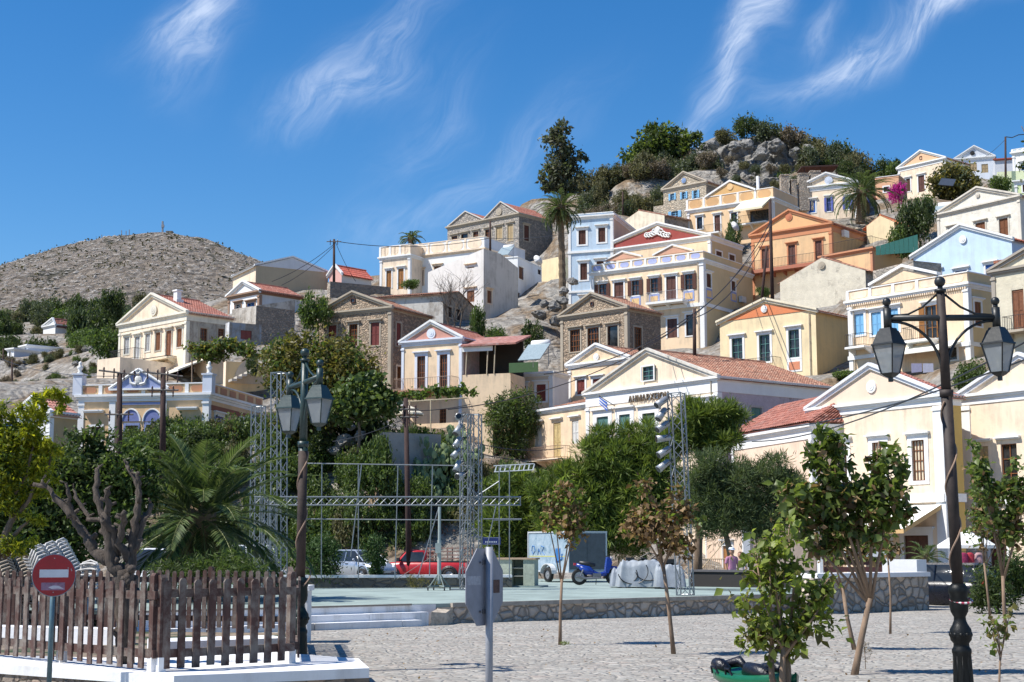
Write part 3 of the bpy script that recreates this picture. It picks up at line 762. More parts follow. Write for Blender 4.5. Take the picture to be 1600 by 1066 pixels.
house('ruin', 'roofless stone ruin with broken wall beside the cream pediment house', Z2, (85, 405), (230, 372), 128, 600, C=460, wall=weathered((.56, .52, .46), (.36, .32, .27), .6), side=rubble((.34, .29, .24), 3.4, (.22, .19, .155), mw=.055), roof='flat', corn=False, pil=False, mono=(395, 338), cat='ruin', name='ruined_house')
house('ruin2', 'low crumbling blue grey plaster wall with a dark red shutter', Z2, (48, 478), (70, 470), 123, 620, C=262, wall=weathered((.62, .64, .66), (.36, .33, .30), .5), side=weathered((.30, .33, .37), (.25, .22, .19), .5), roof='flat', corn=False, pil=False, cat='ruin', name='ruined_house', deep=3,
      swins=[(137, 520, 203, 572, 'sh', 'red', dict(hood=False, surr=False))])
house('brtrim', 'white cottage with brown edged pediment under the blank tan gable', Z2, (65, 322), (250, 285), 145, 420, C=505, wall=WHITE, side=plaster((.62, .62, .62), .15), apex=(163, 235), trim=brownt, rtrim=WHITE, fz=.1,
      wins=[(105, 362, 140, 400, 'gl', 'gy'), (175, 355, 222, 400, 'gl', 'bl')], tile=redt)
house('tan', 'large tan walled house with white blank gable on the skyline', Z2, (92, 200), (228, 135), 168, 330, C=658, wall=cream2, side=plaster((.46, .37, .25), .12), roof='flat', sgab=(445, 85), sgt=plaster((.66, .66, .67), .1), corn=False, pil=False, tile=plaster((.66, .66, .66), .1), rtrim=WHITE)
house('pinkred', 'small pink gabled house with bright red tiled roof on the skyline', Z2, (664, 192), (738, 178), 170, 280, C=915, wall=plaster((.66, .38, .34), .1), side=plaster((.60, .58, .56), .1), apex=(698, 137), tile=tilemat((.42, .09, .06), .15), corn=False, pil=False, rtrim=WHITE)
P = house('shed', 'dark rubble wall with thatched wooden canopy below the red roof', Z2, (652, 235), (670, 228), 158, 330, C=1030, wall=stoneB, side=rubble((.24, .21, .18), 2.8, (.27, .24, .2)), roof='flat', corn=False, pil=False, mono=(235, 262), cat='shed', name='stone_shed', deep=2)

house('para', 'cream and white house with two brown doors and stepped parapet', Z3, (130, 392), (308, 372), 174, 640, D=9, wall=cream2, roof='flat', par=308, fz=.1, parpan=(3, cream2),
      wins=[(167, 468, 197, 575, 'do', 'or'), (237, 456, 270, 578, 'do', 'or')])
house('long', 'long white house with pale yellow parapet panels and side wall greyed for shade', Z3, (312, 385), (748, 333), 172, 640, C=990, wall=WHITE, side=plaster((.58, .58, .60), .12), roof='flat', par=262, fz=.1, parpan=(4, cream2), trim=cream2,  # side plaster is grey because its shade is in the colour
      wins=[(348, 466, 388, 560, 'do', 'br'), (450, 442, 492, 560, 'do', 'br')])
P = house('slant', 'tall bare white house with slanting roofline and small brown windows', Z3, (415, 480), (745, 338), 143, 830, C=950, yaw=-36, wall=plaster((.74, .71, .67), .2), side=plaster((.66, .62, .56), .35), roof='flat', corn=False, pil=False,
      wins=[(645, 447, 690, 510, 'sh', 'br', dict(trim=cream2, surr=False)), (645, 587, 690, 652, 'sh', 'br', dict(trim=cream2, surr=False))], swins=[(765, 587, 791, 662, 'sh', 'br', dict(trim=cream2, hood=True))]) if 0 else None
# the slanting white house: its own wall outline
def slant_house():
    d = 157; B3 = at(560 + 745 / k_, 300 + 338 / k_, d); zt = B3.z
    yw = R(-36); ux = Vector((math.cos(yw), math.sin(yw), 0)); ey = Vector((-ux.y, ux.x, 0))
    dr = ray(560 + 415 / k_, 400); t = (B3.x * dr.y - B3.y * dr.x) / (ux.x * dr.y - ux.y * dr.x); w = t
    zb = at(750, 300 + 800 / k_, d).z; org = Vector((B3.x - ux.x * w, B3.y - ux.y * w, zb)); H = zt - zb
    root = empty('house', org, yw, 'tall bare white house with slanting roofline and small brown windows', 'house')
    P = dict(W=w, H=H, org=org, ex=ux, ey=ey, root=root)
    def F(x, y):
        r = ray(560 + x / k_, 300 + y / k_); n = -ey; t = (org - CAM).dot(n) / r.dot(n); p = CAM + r * t - org; return p.dot(ux), p.z
    def Sd(x, y):
        o2 = org + ux * w; r = ray(560 + x / k_, 300 + y / k_); t = (o2 - CAM).dot(ux) / r.dot(ux); p = CAM + r * t - o2; return p.dot(ey), p.z
    P['F'] = F; P['S'] = Sd
    zA = F(415, 478)[1]; D = Sd(950, 450)[0]; zC = Sd(950, 452)[1]; ym, zm = Sd(845, 368); P['D'] = D
    print('slant', w, D, H, zA, zC)
    def rc(fn, x0, y0, x1, y1): return (fn(x0, (y0 + y1) / 2)[0], fn((x0 + x1) / 2, y1)[1], fn(x1, (y0 + y1) / 2)[0], fn((x0 + x1) / 2, y0)[1])
    wf = [rc(F, 645, 447, 690, 510), rc(F, 645, 587, 690, 655)]; ws = [rc(Sd, 765, 587, 791, 662)]
    zs = min(zA, zC) - .2; mb = MB()
    panel(mb, (0, 0, 0), (1, 0, 0), (0, -1, 0), w, -6, zs, [wf[1]], 0)
    # upper part of the facade, cut round the upper window
    a, b, c_, d_ = wf[0]; zl = lambda x: zA + (H - zA) * x / w
    for (p, q_) in ((0, a), (c_, w)): mb.quad((p, 0, zs), (q_, 0, zs), (q_, 0, zl(q_)), (p, 0, zl(p)), 0)
    mb.quad((a, 0, zs), (c_, 0, zs), (c_, 0, max(b, zs)), (a, 0, max(b, zs)), 0); mb.quad((a, 0, d_), (c_, 0, d_), (c_, 0, zl(c_)), (a, 0, zl(a)), 0)
    mb.quad((a, 0, b), (a, .2, b), (a, .2, d_), (a, 0, d_), 0); mb.quad((c_, .2, b), (c_, 0, b), (c_, 0, d_), (c_, .2, d_), 0); mb.quad((a, 0, d_), (a, .2, d_), (c_, .2, d_), (c_, 0, d_), 0)
    panel(mb, (w, 0, 0), (0, 1, 0), (1, 0, 0), D, -6, zs, ws, 1)
    mb.add([(w, 0, zs), (w, D, zs), (w, D, zC), (w, ym, zm), (w, 0, H)], [(0, 1, 2, 3, 4)], 1)
    mb.quad((0, 0, -6), (0, 0, zA), (0, D, zA - 1), (0, D, -6), 0); mb.quad((0, D, -6), (0, D, zA - 1), (w, D, zC), (w, D, -6), 0)
    mb.add([(0, 0, zA), (w, 0, H), (w, ym, zm), (w, D, zC), (0, D, zA - 1)], [(0, 1, 2), (0, 2, 3), (0, 3, 4)], 0)
    mb.build('wall', [plaster((.74, .71, .67), .2), plaster((.66, .62, .56), .35)], root)
    for r_ in wf: window(P, root, 'f', r_, 'sh', 'br', cream2, surr=False)
    window(P, root, 's', ws[0], 'sh', 'br', cream2)
    for s in (0, 1): p = org + ux * (w * s); TC.append((p.x, p.y, zb)); p = org + ux * (w * s) + ey * D; TC.append((p.x, p.y, zb + 2))
slant_house()
house('wblock', 'small white block house with two dark windows and satellite dish', Z3, (862, 392), (948, 385), 170, 680, C=1110, wall=WHITE, side=plaster((.70, .73, .80), .12), roof='flat', par=385, corn=False, pil=False, mono=None,  # bluish side plaster carries the shade of that wall
      swins=[(953, 447, 981, 520, 'sh', 'dbr', dict(hood=False)), (1066, 463, 1085, 492, 'dk', 'dbr', dict(hood=False, fw=.08)), (948, 600, 961, 640, 'dk', 'dbr', dict(hood=False, fw=.05))])
P = house('twogab', 'twin gabled grey stone house on the skyline with shuttered windows', Z3, (530, 212), (955, 128), 193, 420, C=1155, wall=rubble((.40, .365, .325), 2.8, (.26, .235, .21), mw=.055), side=rubble((.32, .28, .24), 2.8, (.20, .18, .15), mw=.055), roof='gable',
      gables=[((532, 205), (632, 122), (745, 165)), ((745, 165), (838, 66), (953, 120))], trim=stonet, corn=True, fz=.15, pil=False, tile=redt, med=(838, 118, .5), rtrim=plaster((.55, .52, .48), .2),
      wins=[(555, 263, 590, 330, 'lat', 'dbr'), (612, 250, 652, 330, 'dk', 'dbr'), (683, 237, 715, 320, 'lat', 'dbr'), (755, 224, 790, 300, 'lat', 'dbr'), (820, 208, 857, 282, 'sh', 'tan'), (888, 193, 920, 290, 'sh', 'tan')], swins=[(985, 200, 1015, 292, 'sh', 'dbr')])
house('ybox', 'small yellow block with flat roof at the foot of the tall palm', Z3, (1090, 408), (1195, 385), 170, 500, C=1245, wall=yell, side=yell, roof='flat', corn=False, pil=False, cat='outbuilding', swins=[(1200, 400, 1215, 480, 'dk', 'dbr', dict(hood=False, surr=False))])
P = house('lblue', 'tall light blue house with white corners and brown shutters', Z4, (107, 152), (370, 132), 163, 700, C=545, wall=lblue, side=plaster((.62, .46, .33), .15), roof='flat', fz=.15, par=116, band=[(345, .25, None), (582, .22, None)],
      wins=[(168, 228, 211, 313, 'sh', 'dbr', dict(fw=.24)), (285, 213, 327, 299, 'sh', 'dbr', dict(fw=.24)), (178, 425, 219, 524, 'sh', 'dbr', dict(fw=.22)), (275, 412, 318, 500, 'sh', 'dbr', dict(fw=.22)), (182, 628, 222, 700, 'sh', 'dbr', dict(fw=.22))])
house('gapw', 'windowless cream gable wall with grey stone side behind the red pediment', Z4, (378, 215), (678, 140), 174, 330, C=838, wall=plaster((.72, .64, .50), .35), side=rubble((.33, .29, .26), 2.2), apex=(525, 112), corn=False, pil=False, rake=False, tile=oldt)
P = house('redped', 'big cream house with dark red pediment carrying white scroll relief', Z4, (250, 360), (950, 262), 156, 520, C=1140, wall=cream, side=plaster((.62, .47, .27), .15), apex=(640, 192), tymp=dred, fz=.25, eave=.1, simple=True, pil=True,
      swins=[(985, 355, 1020, 410, 'sh', 'dbr', dict(hood=False)), (1063, 375, 1096, 434, 'sh', 'dbr', dict(hood=False))], tile=redt)
F = P['F']; m = MB(); rr = random.Random(4)
for i in range(9):
    x, z = F(575 + i * 16.5, 258 - 26 * math.exp(-((i - 4) / 1.7) ** 2)); r_ = .22 + .16 * math.exp(-((i - 4) / 2) ** 2)
    m.tube([(x + math.cos(t) * r_, -.14, z + math.sin(t) * r_) for t in np.linspace(0, 5.4, 12)], [.085] * 10 + [.05, .03], 5); m.ball((x, -.12, z), .1, 8)
x, z = F(641, 235); m.ball((x, -.12, z + .1), .36, 12, sc=(.9, .35, 1.25)); m.build('scroll_relief', WHITE, P['root'], True)
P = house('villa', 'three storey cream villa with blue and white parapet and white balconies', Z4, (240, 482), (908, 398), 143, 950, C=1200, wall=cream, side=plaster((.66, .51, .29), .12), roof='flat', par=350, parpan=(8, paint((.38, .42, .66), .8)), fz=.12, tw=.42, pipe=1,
      band=[(668, .35, None)],
      wins=[(288, 548, 333, 622, 'op', 'dbr', dict(below=((.30, .36, .62), (.74, .5, .25)))), (380, 538, 436, 640, 'do', 'dbr'), (484, 526, 528, 616, 'op', 'dbr', dict(below=((.30, .36, .62), (.74, .5, .25)))),
            (596, 513, 640, 602, 'op', 'dbr', dict(below=((.30, .36, .62), (.74, .5, .25)))), (690, 502, 748, 645, 'do', 'dbr'), (800, 489, 846, 582, 'op', 'dbr', dict(below=((.30, .36, .62), (.74, .5, .25)))),
            (696, 755, 755, 868, 'do', 'dbr'), (808, 730, 850, 855, 'dk', 'dbr')],
      swins=[(928, 488, 955, 568, 'sh', 'dbr', dict(below=((.30, .36, .62), (.74, .5, .25)))), (1076, 532, 1100, 588, 'sh', 'dbr', dict(below=((.30, .36, .62), (.74, .5, .25))))])
F = P['F']
balcony(P, P['root'], 'f', F(603, 640)[0], F(822, 640)[0], F(700, 658)[1], 1.25, WHITE, paint((.25, .25, .27), .5), th=.22)
balcony(P, P['root'], 'f', F(345, 640)[0], F(490, 640)[0], F(420, 690)[1], 1.1, WHITE, paint((.25, .25, .27), .5), th=.2)
for (xa_, ya_, xl, xr, yb) in ((725, 320, 610, 850, 375), (405, 362, 320, 545, 412)):   # small parapet pediments
    x0, z0 = F(xl, yb); x1, _ = F(xr, yb); xa2, za2 = F(xa_, ya_); z0 = F(xa_, yb - 8)[1]
    m = MB(); m.prism([(x0 + .2, z0), (x1 - .2, z0), ((x0 + x1) / 2, za2 - .1)], 'y', -.05, .2); pm = m.build('small_pediment', plaster((.66, .36, .24), .1), P['root'])
    m = MB(); xm = (x0 + x1) / 2; m.prism([(x0, z0), (xm, za2), (xm, za2 + .16), (x0, z0 + .16)], 'y', -.16, .2); m.prism([(xm, za2), (x1, z0), (x1, z0 + .16), (xm, za2 + .16)], 'y', -.16, .2); m.build('raking_cornice', WHITE, pm)
Sd = P['S']; y_, z_ = Sd(1130, 642); m = MB(); m.box(P['W'] + .08, y_ - .5, z_ - .3, P['W'] + .42, y_ + .5, z_ + .3); m.build('air_conditioner', paint((.6, .6, .58), .5), P['root'])
house('smstone', 'small brown rubble stone house with pediment and three tall dark windows', Z4, (62, 745), (456, 688), 132, 1050, C=655, wall=stoneA, side=rubble((.34, .27, .205), 3.4, (.20, .155, .12), mw=.055), apex=(250, 612), trim=stonet, fz=.12, pil=True, tw=.3, tile=oldt, simple=True,
      wins=[(118, 820, 178, 950, 'lat', 'dbr'), (222, 808, 290, 945, 'lat', 'dbr'), (341, 796, 402, 935, 'dk', 'dbr'), (240, 655, 257, 677, 'dk', 'dbr', dict(hood=False, surr=False))], swins=[(498, 806, 542, 945, 'lat', 'dbr', dict(hood=False, trim=stonet))])
P = house('orped', 'plain yellow house with terracotta pediment and teal window frames', Z4, (1007, 782), (1577, 708), 117, 1090, C=1772, wall=yell, side=plaster((.62, .46, .22), .2), pipe=1, apex=(1280, 648), tymp=plaster((.66, .22, .09), .1), med=(1275, 697, .3), corn=False, pil=False, tile=redt, simple=True, rtrim=plaster((.74, .66, .50), .2),
      wins=[(1080, 870, 1144, 994, 'gl', 'teal', dict(fw=.2)), (1243, 850, 1307, 1010, 'gl', 'teal', dict(fw=.2)), (1418, 820, 1482, 985, 'gl', 'teal', dict(fw=.2, below=((.78, .77, .74), (.62, .24, .13))))])
F = P['F']; balcony(P, P['root'], 'f', F(1200, 1020)[0], F(1372, 1020)[0], F(1290, 1062)[1], 1.0, cream2, th=.12)
house('blank', 'blank weathered grey gable wall behind the yellow houses', Z5, (147, 540), (655, 468), 136, 740, C=850, wall=wea2, side=rubble((.33, .30, .26), 2.2), apex=(395, 392), corn=False, pil=False, rake=False, tile=oldt, med=(398, 437, .35, stonet), simple=True)
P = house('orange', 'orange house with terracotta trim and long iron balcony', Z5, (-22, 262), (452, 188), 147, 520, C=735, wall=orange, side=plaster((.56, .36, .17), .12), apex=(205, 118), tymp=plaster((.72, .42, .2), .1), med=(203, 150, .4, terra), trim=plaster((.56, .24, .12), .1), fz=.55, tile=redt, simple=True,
      wins=[(40, 338, 84, 460, 'do', 'dbr'), (198, 316, 240, 440, 'do', 'dbr'), (358, 290, 398, 405, 'do', 'dbr')])
F = P['F']; balcony(P, P['root'], 'f', F(-20, 440)[0], F(398, 440)[0], F(200, 452)[1], 1.3, plaster((.42, .15, .09), .2), th=.35)
Sd = P['S']; y_, z_ = Sd(523, 252); m = MB(); m.box(P['W'] + .08, y_ - .5, z_ - .35, P['W'] + .42, y_ + .5, z_ + .35); m.build('air_conditioner', paint((.7, .7, .68), .5), P['root'])
P = house('orann', 'low orange annex with terrace railing beside the orange house', Z5, (392, 385), (695, 330), 139, 480, C=872, wall=orange, side=plaster((.58, .37, .17), .12), roof='flat', trim=plaster((.56, .26, .14), .1), fz=.05, tw=.2, cat='annex', name='annex')
m = MB(); railing(m, P, 'f', 0, P['W'], -.1, P['H'] + .05, 1.1, ends=False); 
for zz in (.1, 1.1): m.tube([(P['W'] - .1, .1, P['H'] + zz), (P['W'] - .1, P['D'], P['H'] + zz)], .02, 5)
for i in range(int(P['D'] / .25)): m.tube([(P['W'] - .1, i * .25, P['H']), (P['W'] - .1, i * .25, P['H'] + 1.1)], .012, 4)
m.build('railing', BLACK, P['root'])
house('hip', 'little cream house with orange hipped roof beside the dark bush', Z7, (370, 868), (585, 835), 150, 960, D=4, wall=yell, apex=(478, 785), corn=False, pil=False, tile=tilemat((.55, .17, .07), .2), rake=False, eave=.5)
P = house('awning', 'peach and white house with panelled parapet and big cream awning', Z6, (470, 745), (1140, 645), 170, 960, C=1330, wall=plaster((.78, .55, .33), .1), side=plaster((.70, .50, .31), .12), roof='flat', par=560, parpan=(5, plaster((.60, .36, .17), .1), False), fz=.15,
      wins=[(545, 797, 588, 890, 'dk', 'dbr'), (683, 782, 728, 915, 'do', 'dbr'), (812, 762, 858, 850, 'dk', 'dbr'), (960, 742, 1105, 832, 'dk', 'dbr', dict(surr=False, hood=False))])  # widest opening is the shaded balcony recess, drawn as a dark pane
F = P['F']; m = MB(); a_, z_ = F(905, 660); b_, _ = F(1130, 660); zt = F(1000, 662)[1]; m.prism([(-.02, zt + .1), (-2.6, zt - 1.5), (-2.6, zt - 1.75), (-.02, zt - .05)], 'x', a_, b_); m.build('awning', plaster((.78, .72, .52), .05), P['root'])
x0, zz = F(612, 632); x1, _ = F(1005, 580); xa2, za2 = F(795, 522); z0 = F(795, 620)[1]
m = MB(); m.prism([(x0 + .3, z0), (x1 - .3, z0), ((x0 + x1) / 2, za2 - .15)], 'y', -.05, .2); pm = m.build('pediment', plaster((.66, .40, .16), .1), P['root'])
m = MB(); xm = (x0 + x1) / 2; m.prism([(x0, z0), (xm, za2), (xm, za2 + .22), (x0, z0 + .22)], 'y', -.2, .2); m.prism([(xm, za2), (x1, z0), (x1, z0 + .22), (xm, za2 + .22)], 'y', -.2, .2); m.build('raking_cornice', WHITE, pm)
m = MB(); m.tube([(xm, -.06, z0 + .9), (xm, -.12, z0 + .9)], .4, 18); m.build('medallion', plaster((.75, .5, .25), .1), pm)
balcony(P, P['root'], 'f', F(850, 800)[0], F(1110, 800)[0], F(980, 850)[1], .9, WHITE)
balcony(P, P['root'], 'f', F(600, 800)[0], F(740, 800)[0], F(670, 925)[1], .9, WHITE)
m = MB(); a_, z_ = F(1003, 560); m.box(a_ - .15, .5, z_ - .5, a_ + .15, .8, z_ + 1.4); m.build('flue_pipe', WHITE, P['root'])
P = house('ltstone', 'pale stone house with light blue shutters below the rocks', Z6, (282, 585), (616, 520), 190, 680, C=742, wall=stoneC, side=rubble((.36, .30, .23), 2.6), apex=(445, 453), trim=plaster((.52, .45, .36), .2), fz=.2, pil=False, tile=oldt, med=(445, 513, .35, paint((.2, .3, .5), .6)), simple=True,
      wins=[(340, 612, 368, 665, 'op', 'lb', dict(surr=False, hood=False)), (430, 600, 458, 655, 'op', 'lb', dict(surr=False, hood=False)), (522, 588, 550, 650, 'op', 'lb', dict(surr=False, hood=False))])
house('ltbase', 'pale stone terrace wall with one blue shuttered window', Z6, (205, 715), (465, 675), 184, 830, D=5, wall=stoneC, roof='flat', corn=False, pil=False, cat='terrace', name='terrace', wins=[(348, 750, 398, 800, 'op', 'lb', dict(surr=False, hood=False))])
house('palmhouse', 'cream pedimented house with blue shutters behind the right palm', Z7, (-170, 575), (290, 525), 175, 790, C=430, wall=cream2, side=plaster((.55, .40, .3), .1), apex=(80, 460), med=(75, 512, .5, paint((.55, .6, .7), .8)), fz=.35,
      wins=[(-83, 668, -30, 762, 'sh', 'bl'), (58, 645, 92, 752, 'op', 'pb'), (205, 640, 245, 735, 'op', 'pb')], swins=[(375, 640, 400, 740, 'sh', 'bl', dict(hood=False))])
house('pinkwall', 'salmon pink wall with square posts above the bougainvillea', Z7, (437, 510), (620, 488), 182, 660, D=4, wall=plaster((.70, .40, .24), .1), roof='flat', par=465, corn=False, pil=False, wins=[(505, 560, 545, 600, 'dk', 'dbr', dict(hood=False))])
house('topcream', 'cream house with peach pediment and square gable window on the skyline', Z7, (618, 420), (985, 335), 200, 650, C=1165, wall=cream2, side=plaster((.58, .46, .29), .12), apex=(797, 285), tymp=plaster((.74, .46, .28), .1), fz=.3,
      wins=[(680, 497, 713, 597, 'sh', 'dbr'), (775, 472, 824, 600, 'do', 'dbr'), (786, 322, 805, 348, 'dk', 'dbr', dict(surr=False, hood=False))])
house('topwhite', 'white gabled house with two boarded windows, farthest right on the ridge', Z7, (1062, 345), (1365, 322), 225, 520, C=1400, wall=plaster((.66, .69, .74), .1), side=plaster((.55, .58, .64), .1), apex=(1197, 250), fz=.15, pil=False, med=(1197, 298, .35, paint((.02, .02, .02), .8)),
      wins=[(1175, 375, 1232, 440, 'sh', 'tan', dict(surr=False, hood=False)), (1268, 382, 1320, 450, 'sh', 'tan', dict(surr=False, hood=False))])
house('toplow', 'low pale grey building with thin red roof edge on the ridge', Z7, (1370, 345), (1520, 335), 215, 520, D=8, wall=plaster((.60, .62, .66), .1), roof='flat', trim=redtrim, fz=.0, pil=False)
house('cyan', 'tall white house with turquoise parapet at the right edge', Z7, (1508, 295), (1640, 275), 188, 600, D=9, wall=WHITE, roof='flat', par=248, parpan=(3, paint((.3, .6, .72), .7)), fz=.2, wins=[(1578, 375, 1625, 440, 'sh', 'bl')])
house('lime', 'pale lime terrace walls in front of the turquoise parapet house', Z7, (1390, 445), (1600, 432), 178, 640, D=5, wall=plaster((.74, .78, .52), .1), roof='flat', corn=False, pil=False, cat='terrace', name='terrace')
house('lime2', 'lime green house front cut by the right edge under the white terrace', Z7, (1525, 515), (1680, 500), 172, 680, D=5, wall=plaster((.66, .76, .40), .1), roof='flat', fz=.3, wins=[(1590, 530, 1640, 600, 'sh', 'dbr')])
house('whiteped', 'streaky white pedimented house with brown doors above the sky blue house', Z7, (922, 780), (1565, 632), 140, 1060, C=1700, wall=weathered((.74, .70, .61), (.52, .47, .39), .22), side=plaster((.62, .60, .56), .3), apex=(1240, 577), trim=plaster((.66, .61, .53), .3), fz=.1, med=(1240, 625, .25),
      wins=[(1012, 880, 1080, 1000, 'sh', 'br'), (1225, 840, 1300, 1000, 'sh', 'br'), (1408, 808, 1477, 945, 'sh', 'br')], simple=True, tile=oldt)
house('skyblue', 'sky blue gabled house with white roof edge right of the dark bush', Z5, (940, 388), (1525, 283), 121, 560, C=1720, wall=sky_b, side=plaster((.40, .50, .66), .1), apex=(1225, 205), med=(1238, 283, .35), corn=False, pil=False, simple=True,
      wins=[(1192, 468, 1262, 560, 'sh', 'bl', dict(surr=True)), (1035, 475, 1105, 560, 'sh', 'bl'), (1372, 432, 1430, 520, 'sh', 'bl')])
house('skyann', 'low grey rubble wall between the blank gable and the sky blue house', Z5, (700, 470), (940, 408), 122, 560, D=3, wall=rubble((.40, .36, .31), 2.2), roof='flat', corn=False, pil=False, cat='wall', name='stone_wall')
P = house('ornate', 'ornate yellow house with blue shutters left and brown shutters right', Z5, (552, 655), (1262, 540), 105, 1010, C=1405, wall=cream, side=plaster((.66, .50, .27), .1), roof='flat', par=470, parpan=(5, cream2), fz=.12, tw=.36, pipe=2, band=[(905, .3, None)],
      wins=[(592, 725, 648, 850, 'sh', 'lb', dict(fw=.2)), (692, 715, 752, 850, 'sh', 'lb', dict(fw=.2)), (795, 695, 853, 830, 'sh', 'lb', dict(fw=.2)), (1012, 675, 1080, 872, 'op', 'or', dict(fw=.2)), (1120, 900, 1200, 1000, 'dk', 'dbr', dict(hood=False))],
      swins=[(1305, 655, 1344, 798, 'sh', 'br')])
F = P['F']; balcony(P, P['root'], 'f', F(585, 880)[0], F(700, 880)[0], F(640, 925)[1], 1.1, WHITE)
balcony(P, P['root'], 'f', F(925, 880)[0], F(1090, 880)[0], F(1005, 885)[1], 1.1, WHITE)
x0, zz = F(680, 555); x1, _ = F(1090, 500); xm = (x0 + x1) / 2; za2 = F(870, 448)[1]; z0 = F(870, 530)[1]
m = MB(); m.prism([(x0 + .3, z0), (x1 - .3, z0), (xm, za2 - .2)], 'y', .0, .3); pm = m.build('pediment', cream, P['root'])
m = MB(); m.prism([(x0, z0), (xm, za2), (xm, za2 + .2), (x0, z0 + .2)], 'y', -.2, .35); m.prism([(xm, za2), (x1, z0), (x1, z0 + .2), (xm, za2 + .2)], 'y', -.2, .35); m.build('raking_cornice', WHITE, pm)
m = MB(); n_ = 56
for i in range(n_): m.box(P['W'] * i / n_ + .03, -.16, P['H'] - .42, P['W'] * (i + .5) / n_ + .03, -.052, P['H'] - .27)
m.build('dentils', cream2, P['root'])
m = MB(); m.box(P['W'] - .3, 4.0, P['H'], P['W'] + .3, 4.6, F(1335, 362)[1] - .1); m.box(P['W'] - .38, 3.9, F(1335, 362)[1] - .1, P['W'] + .38, 4.7, F(1335, 362)[1] + .1); m.build('chimney', rubble((.36, .13, .08), 5, (.4, .3, .25)), P['root'])
m = MB(); a_, z_ = F(850, 980); b_, _ = F(1230, 900); m.prism([(-.02, z_ + .6), (-2.0, z_ - .1), (-2.0, z_ - .2), (-.02, z_ + .45)], 'x', a_, b_); m.build('awning', plaster((.78, .76, .66), .1), P['root'])
P = house('edge', 'weathered cream house with tall brown balcony door, cut by the right edge', Z5, (1405, 478), (1880, 395), 95, 1000, D=8, wall=weathered((.66, .60, .46), (.5, .45, .36), .25), apex=(1655, 330), trim=plaster((.36, .32, .27), .4), fz=.1, simple=True, tile=oldt,
      wins=[(1530, 580, 1600, 820, 'do', 'br', dict(surr=False, hood=False)), (1690, 560, 1760, 800, 'do', 'br')])
F = P['F']; balcony(P, P['root'], 'f', F(1520, 800)[0], F(1650, 800)[0], F(1580, 828)[1], 1.0, stonet)

# --- middle
P = house('bigstone', 'brown stone mansion with rubble pediment and faded red shutters', Z2, (585, 425), (1033, 382), 132, 870, C=1270, wall=stoneA, side=rubble((.36, .27, .195), 3.4, (.22, .16, .12), mw=.055), apex=(808, 300), trim=stonet, fz=.12, tw=.3, tile=oldt, simple=True,
      wins=[(660, 490, 708, 560, 'sh', 'red'), (783, 483, 833, 612, 'lat', 'or'), (912, 473, 963, 608, 'sh', 'red'), (915, 745, 965, 850, 'lat', 'or', dict(hood=False)), (795, 330, 820, 355, 'dk', 'dbr', dict(hood=False, surr=False))],
      swins=[(1063, 476, 1090, 612, 'sh', 'red', dict(hood=False, trim=stonet)), (1066, 735, 1092, 862, 'lat', 'or', dict(hood=False, trim=cream2))])
house('greygab', 'grey rendered house with strip of red tiles and dark side gable', Z2, (942, 325), (1342, 300), 149, 500, C=1520, wall=weathered((.60, .57, .52), (.40, .36, .31), .45), side=rubble((.30, .265, .22), 2.2), roof='flat', sgab=(1392, 272), corn=False, pil=False, tile=oldt, rake=False,
      swins=[(1365, 380, 1392, 440, 'dk', 'dbr', dict(hood=False, trim=stonet)), (1420, 395, 1445, 460, 'dk', 'dbr', dict(hood=False, trim=stonet))])
P = house('pinkped', 'yellow house with dusty pink pediment and round cross medallion', Z8, (260, 212), (614, 185), 122, 720, C=872, wall=cream, side=weathered((.40, .28, .26), (.30, .26, .24), .5), apex=(435, 95), tymp=pink, med=(436, 158, .42), fz=.18, tw=.22, trim=plaster((.66, .70, .78), .08), rtrim=WHITE, tile=redt,
      wins=[(350, 292, 398, 487, 'lat', 'or', dict(fw=.24)), (484, 282, 530, 480, 'lat', 'or', dict(fw=.24)), (482, 605, 522, 690, 'lat', 'red', dict(hood=False, surr=False))], swins=[])
F = P['F']; balcony(P, P['root'], 'f', F(258, 480)[0], F(600, 480)[0], F(430, 496)[1], 1.3, plaster((.40, .22, .14), .2), paint((.30, .20, .14), .6), th=.14)
P = house('terrhouse', 'cream terrace block with dark covered veranda and white blind', Z8, (616, 392), (905, 392), 120.5, 740, D=3.5, yaw=-20, wall=cream, roof='flat', corn=False, pil=False, tile=redt)
F = P['F']; H_ = P['H']; W_ = P['W']; rt = P['root']
m = MB(); m.box(.05, 3.0, H_, W_, 3.2, H_ + 3.0); m.build('veranda_back', darkmat((.03, .026, .022)), rt)  # near-black back wall: inner shade of the veranda as colour
m = MB(); m.prism([(-.4, H_ + 2.3), (3.4, H_ + 3.4), (3.4, H_ + 3.55), (-.4, H_ + 2.45)], 'x', .02, W_ + .6); m.build('veranda_roof', tilemat((.34, .14, .11), .2), rt)
m = MB(); m.box(.06, -.1, H_ + 1.9, F(800, 320)[0], -.05, H_ + 2.3); m.build('blind', WHITE, rt)
for px in (640, 765, 808): xx, _ = F(px, 380); m = MB(); m.tube([(xx, -.05, H_), (xx + .1, -.05, H_ + 2.3)], .045, 6); m.build('veranda_post', plaster((.6, .5, .35), .1), rt)
m = MB(); m.box(F(905, 380)[0] - .1, -.1, H_, F(905, 380)[0] + 2.4, -.05, H_ + .8); m.build('screen', paint((.06, .12, .05), .9), rt)
P = house('lowblock', 'low yellow flat roofed block with two brown shutters, white side wall', Z8, (905, 398), (1153, 384), 124, 640, C=1250, wall=cream, side=plaster((.66, .68, .72), .08), roof='flat', fz=.08, tw=.28,
      wins=[(947, 470, 998, 560, 'sh', 'red', dict(fw=.2)), (1060, 460, 1115, 560, 'sh', 'red', dict(fw=.2))])
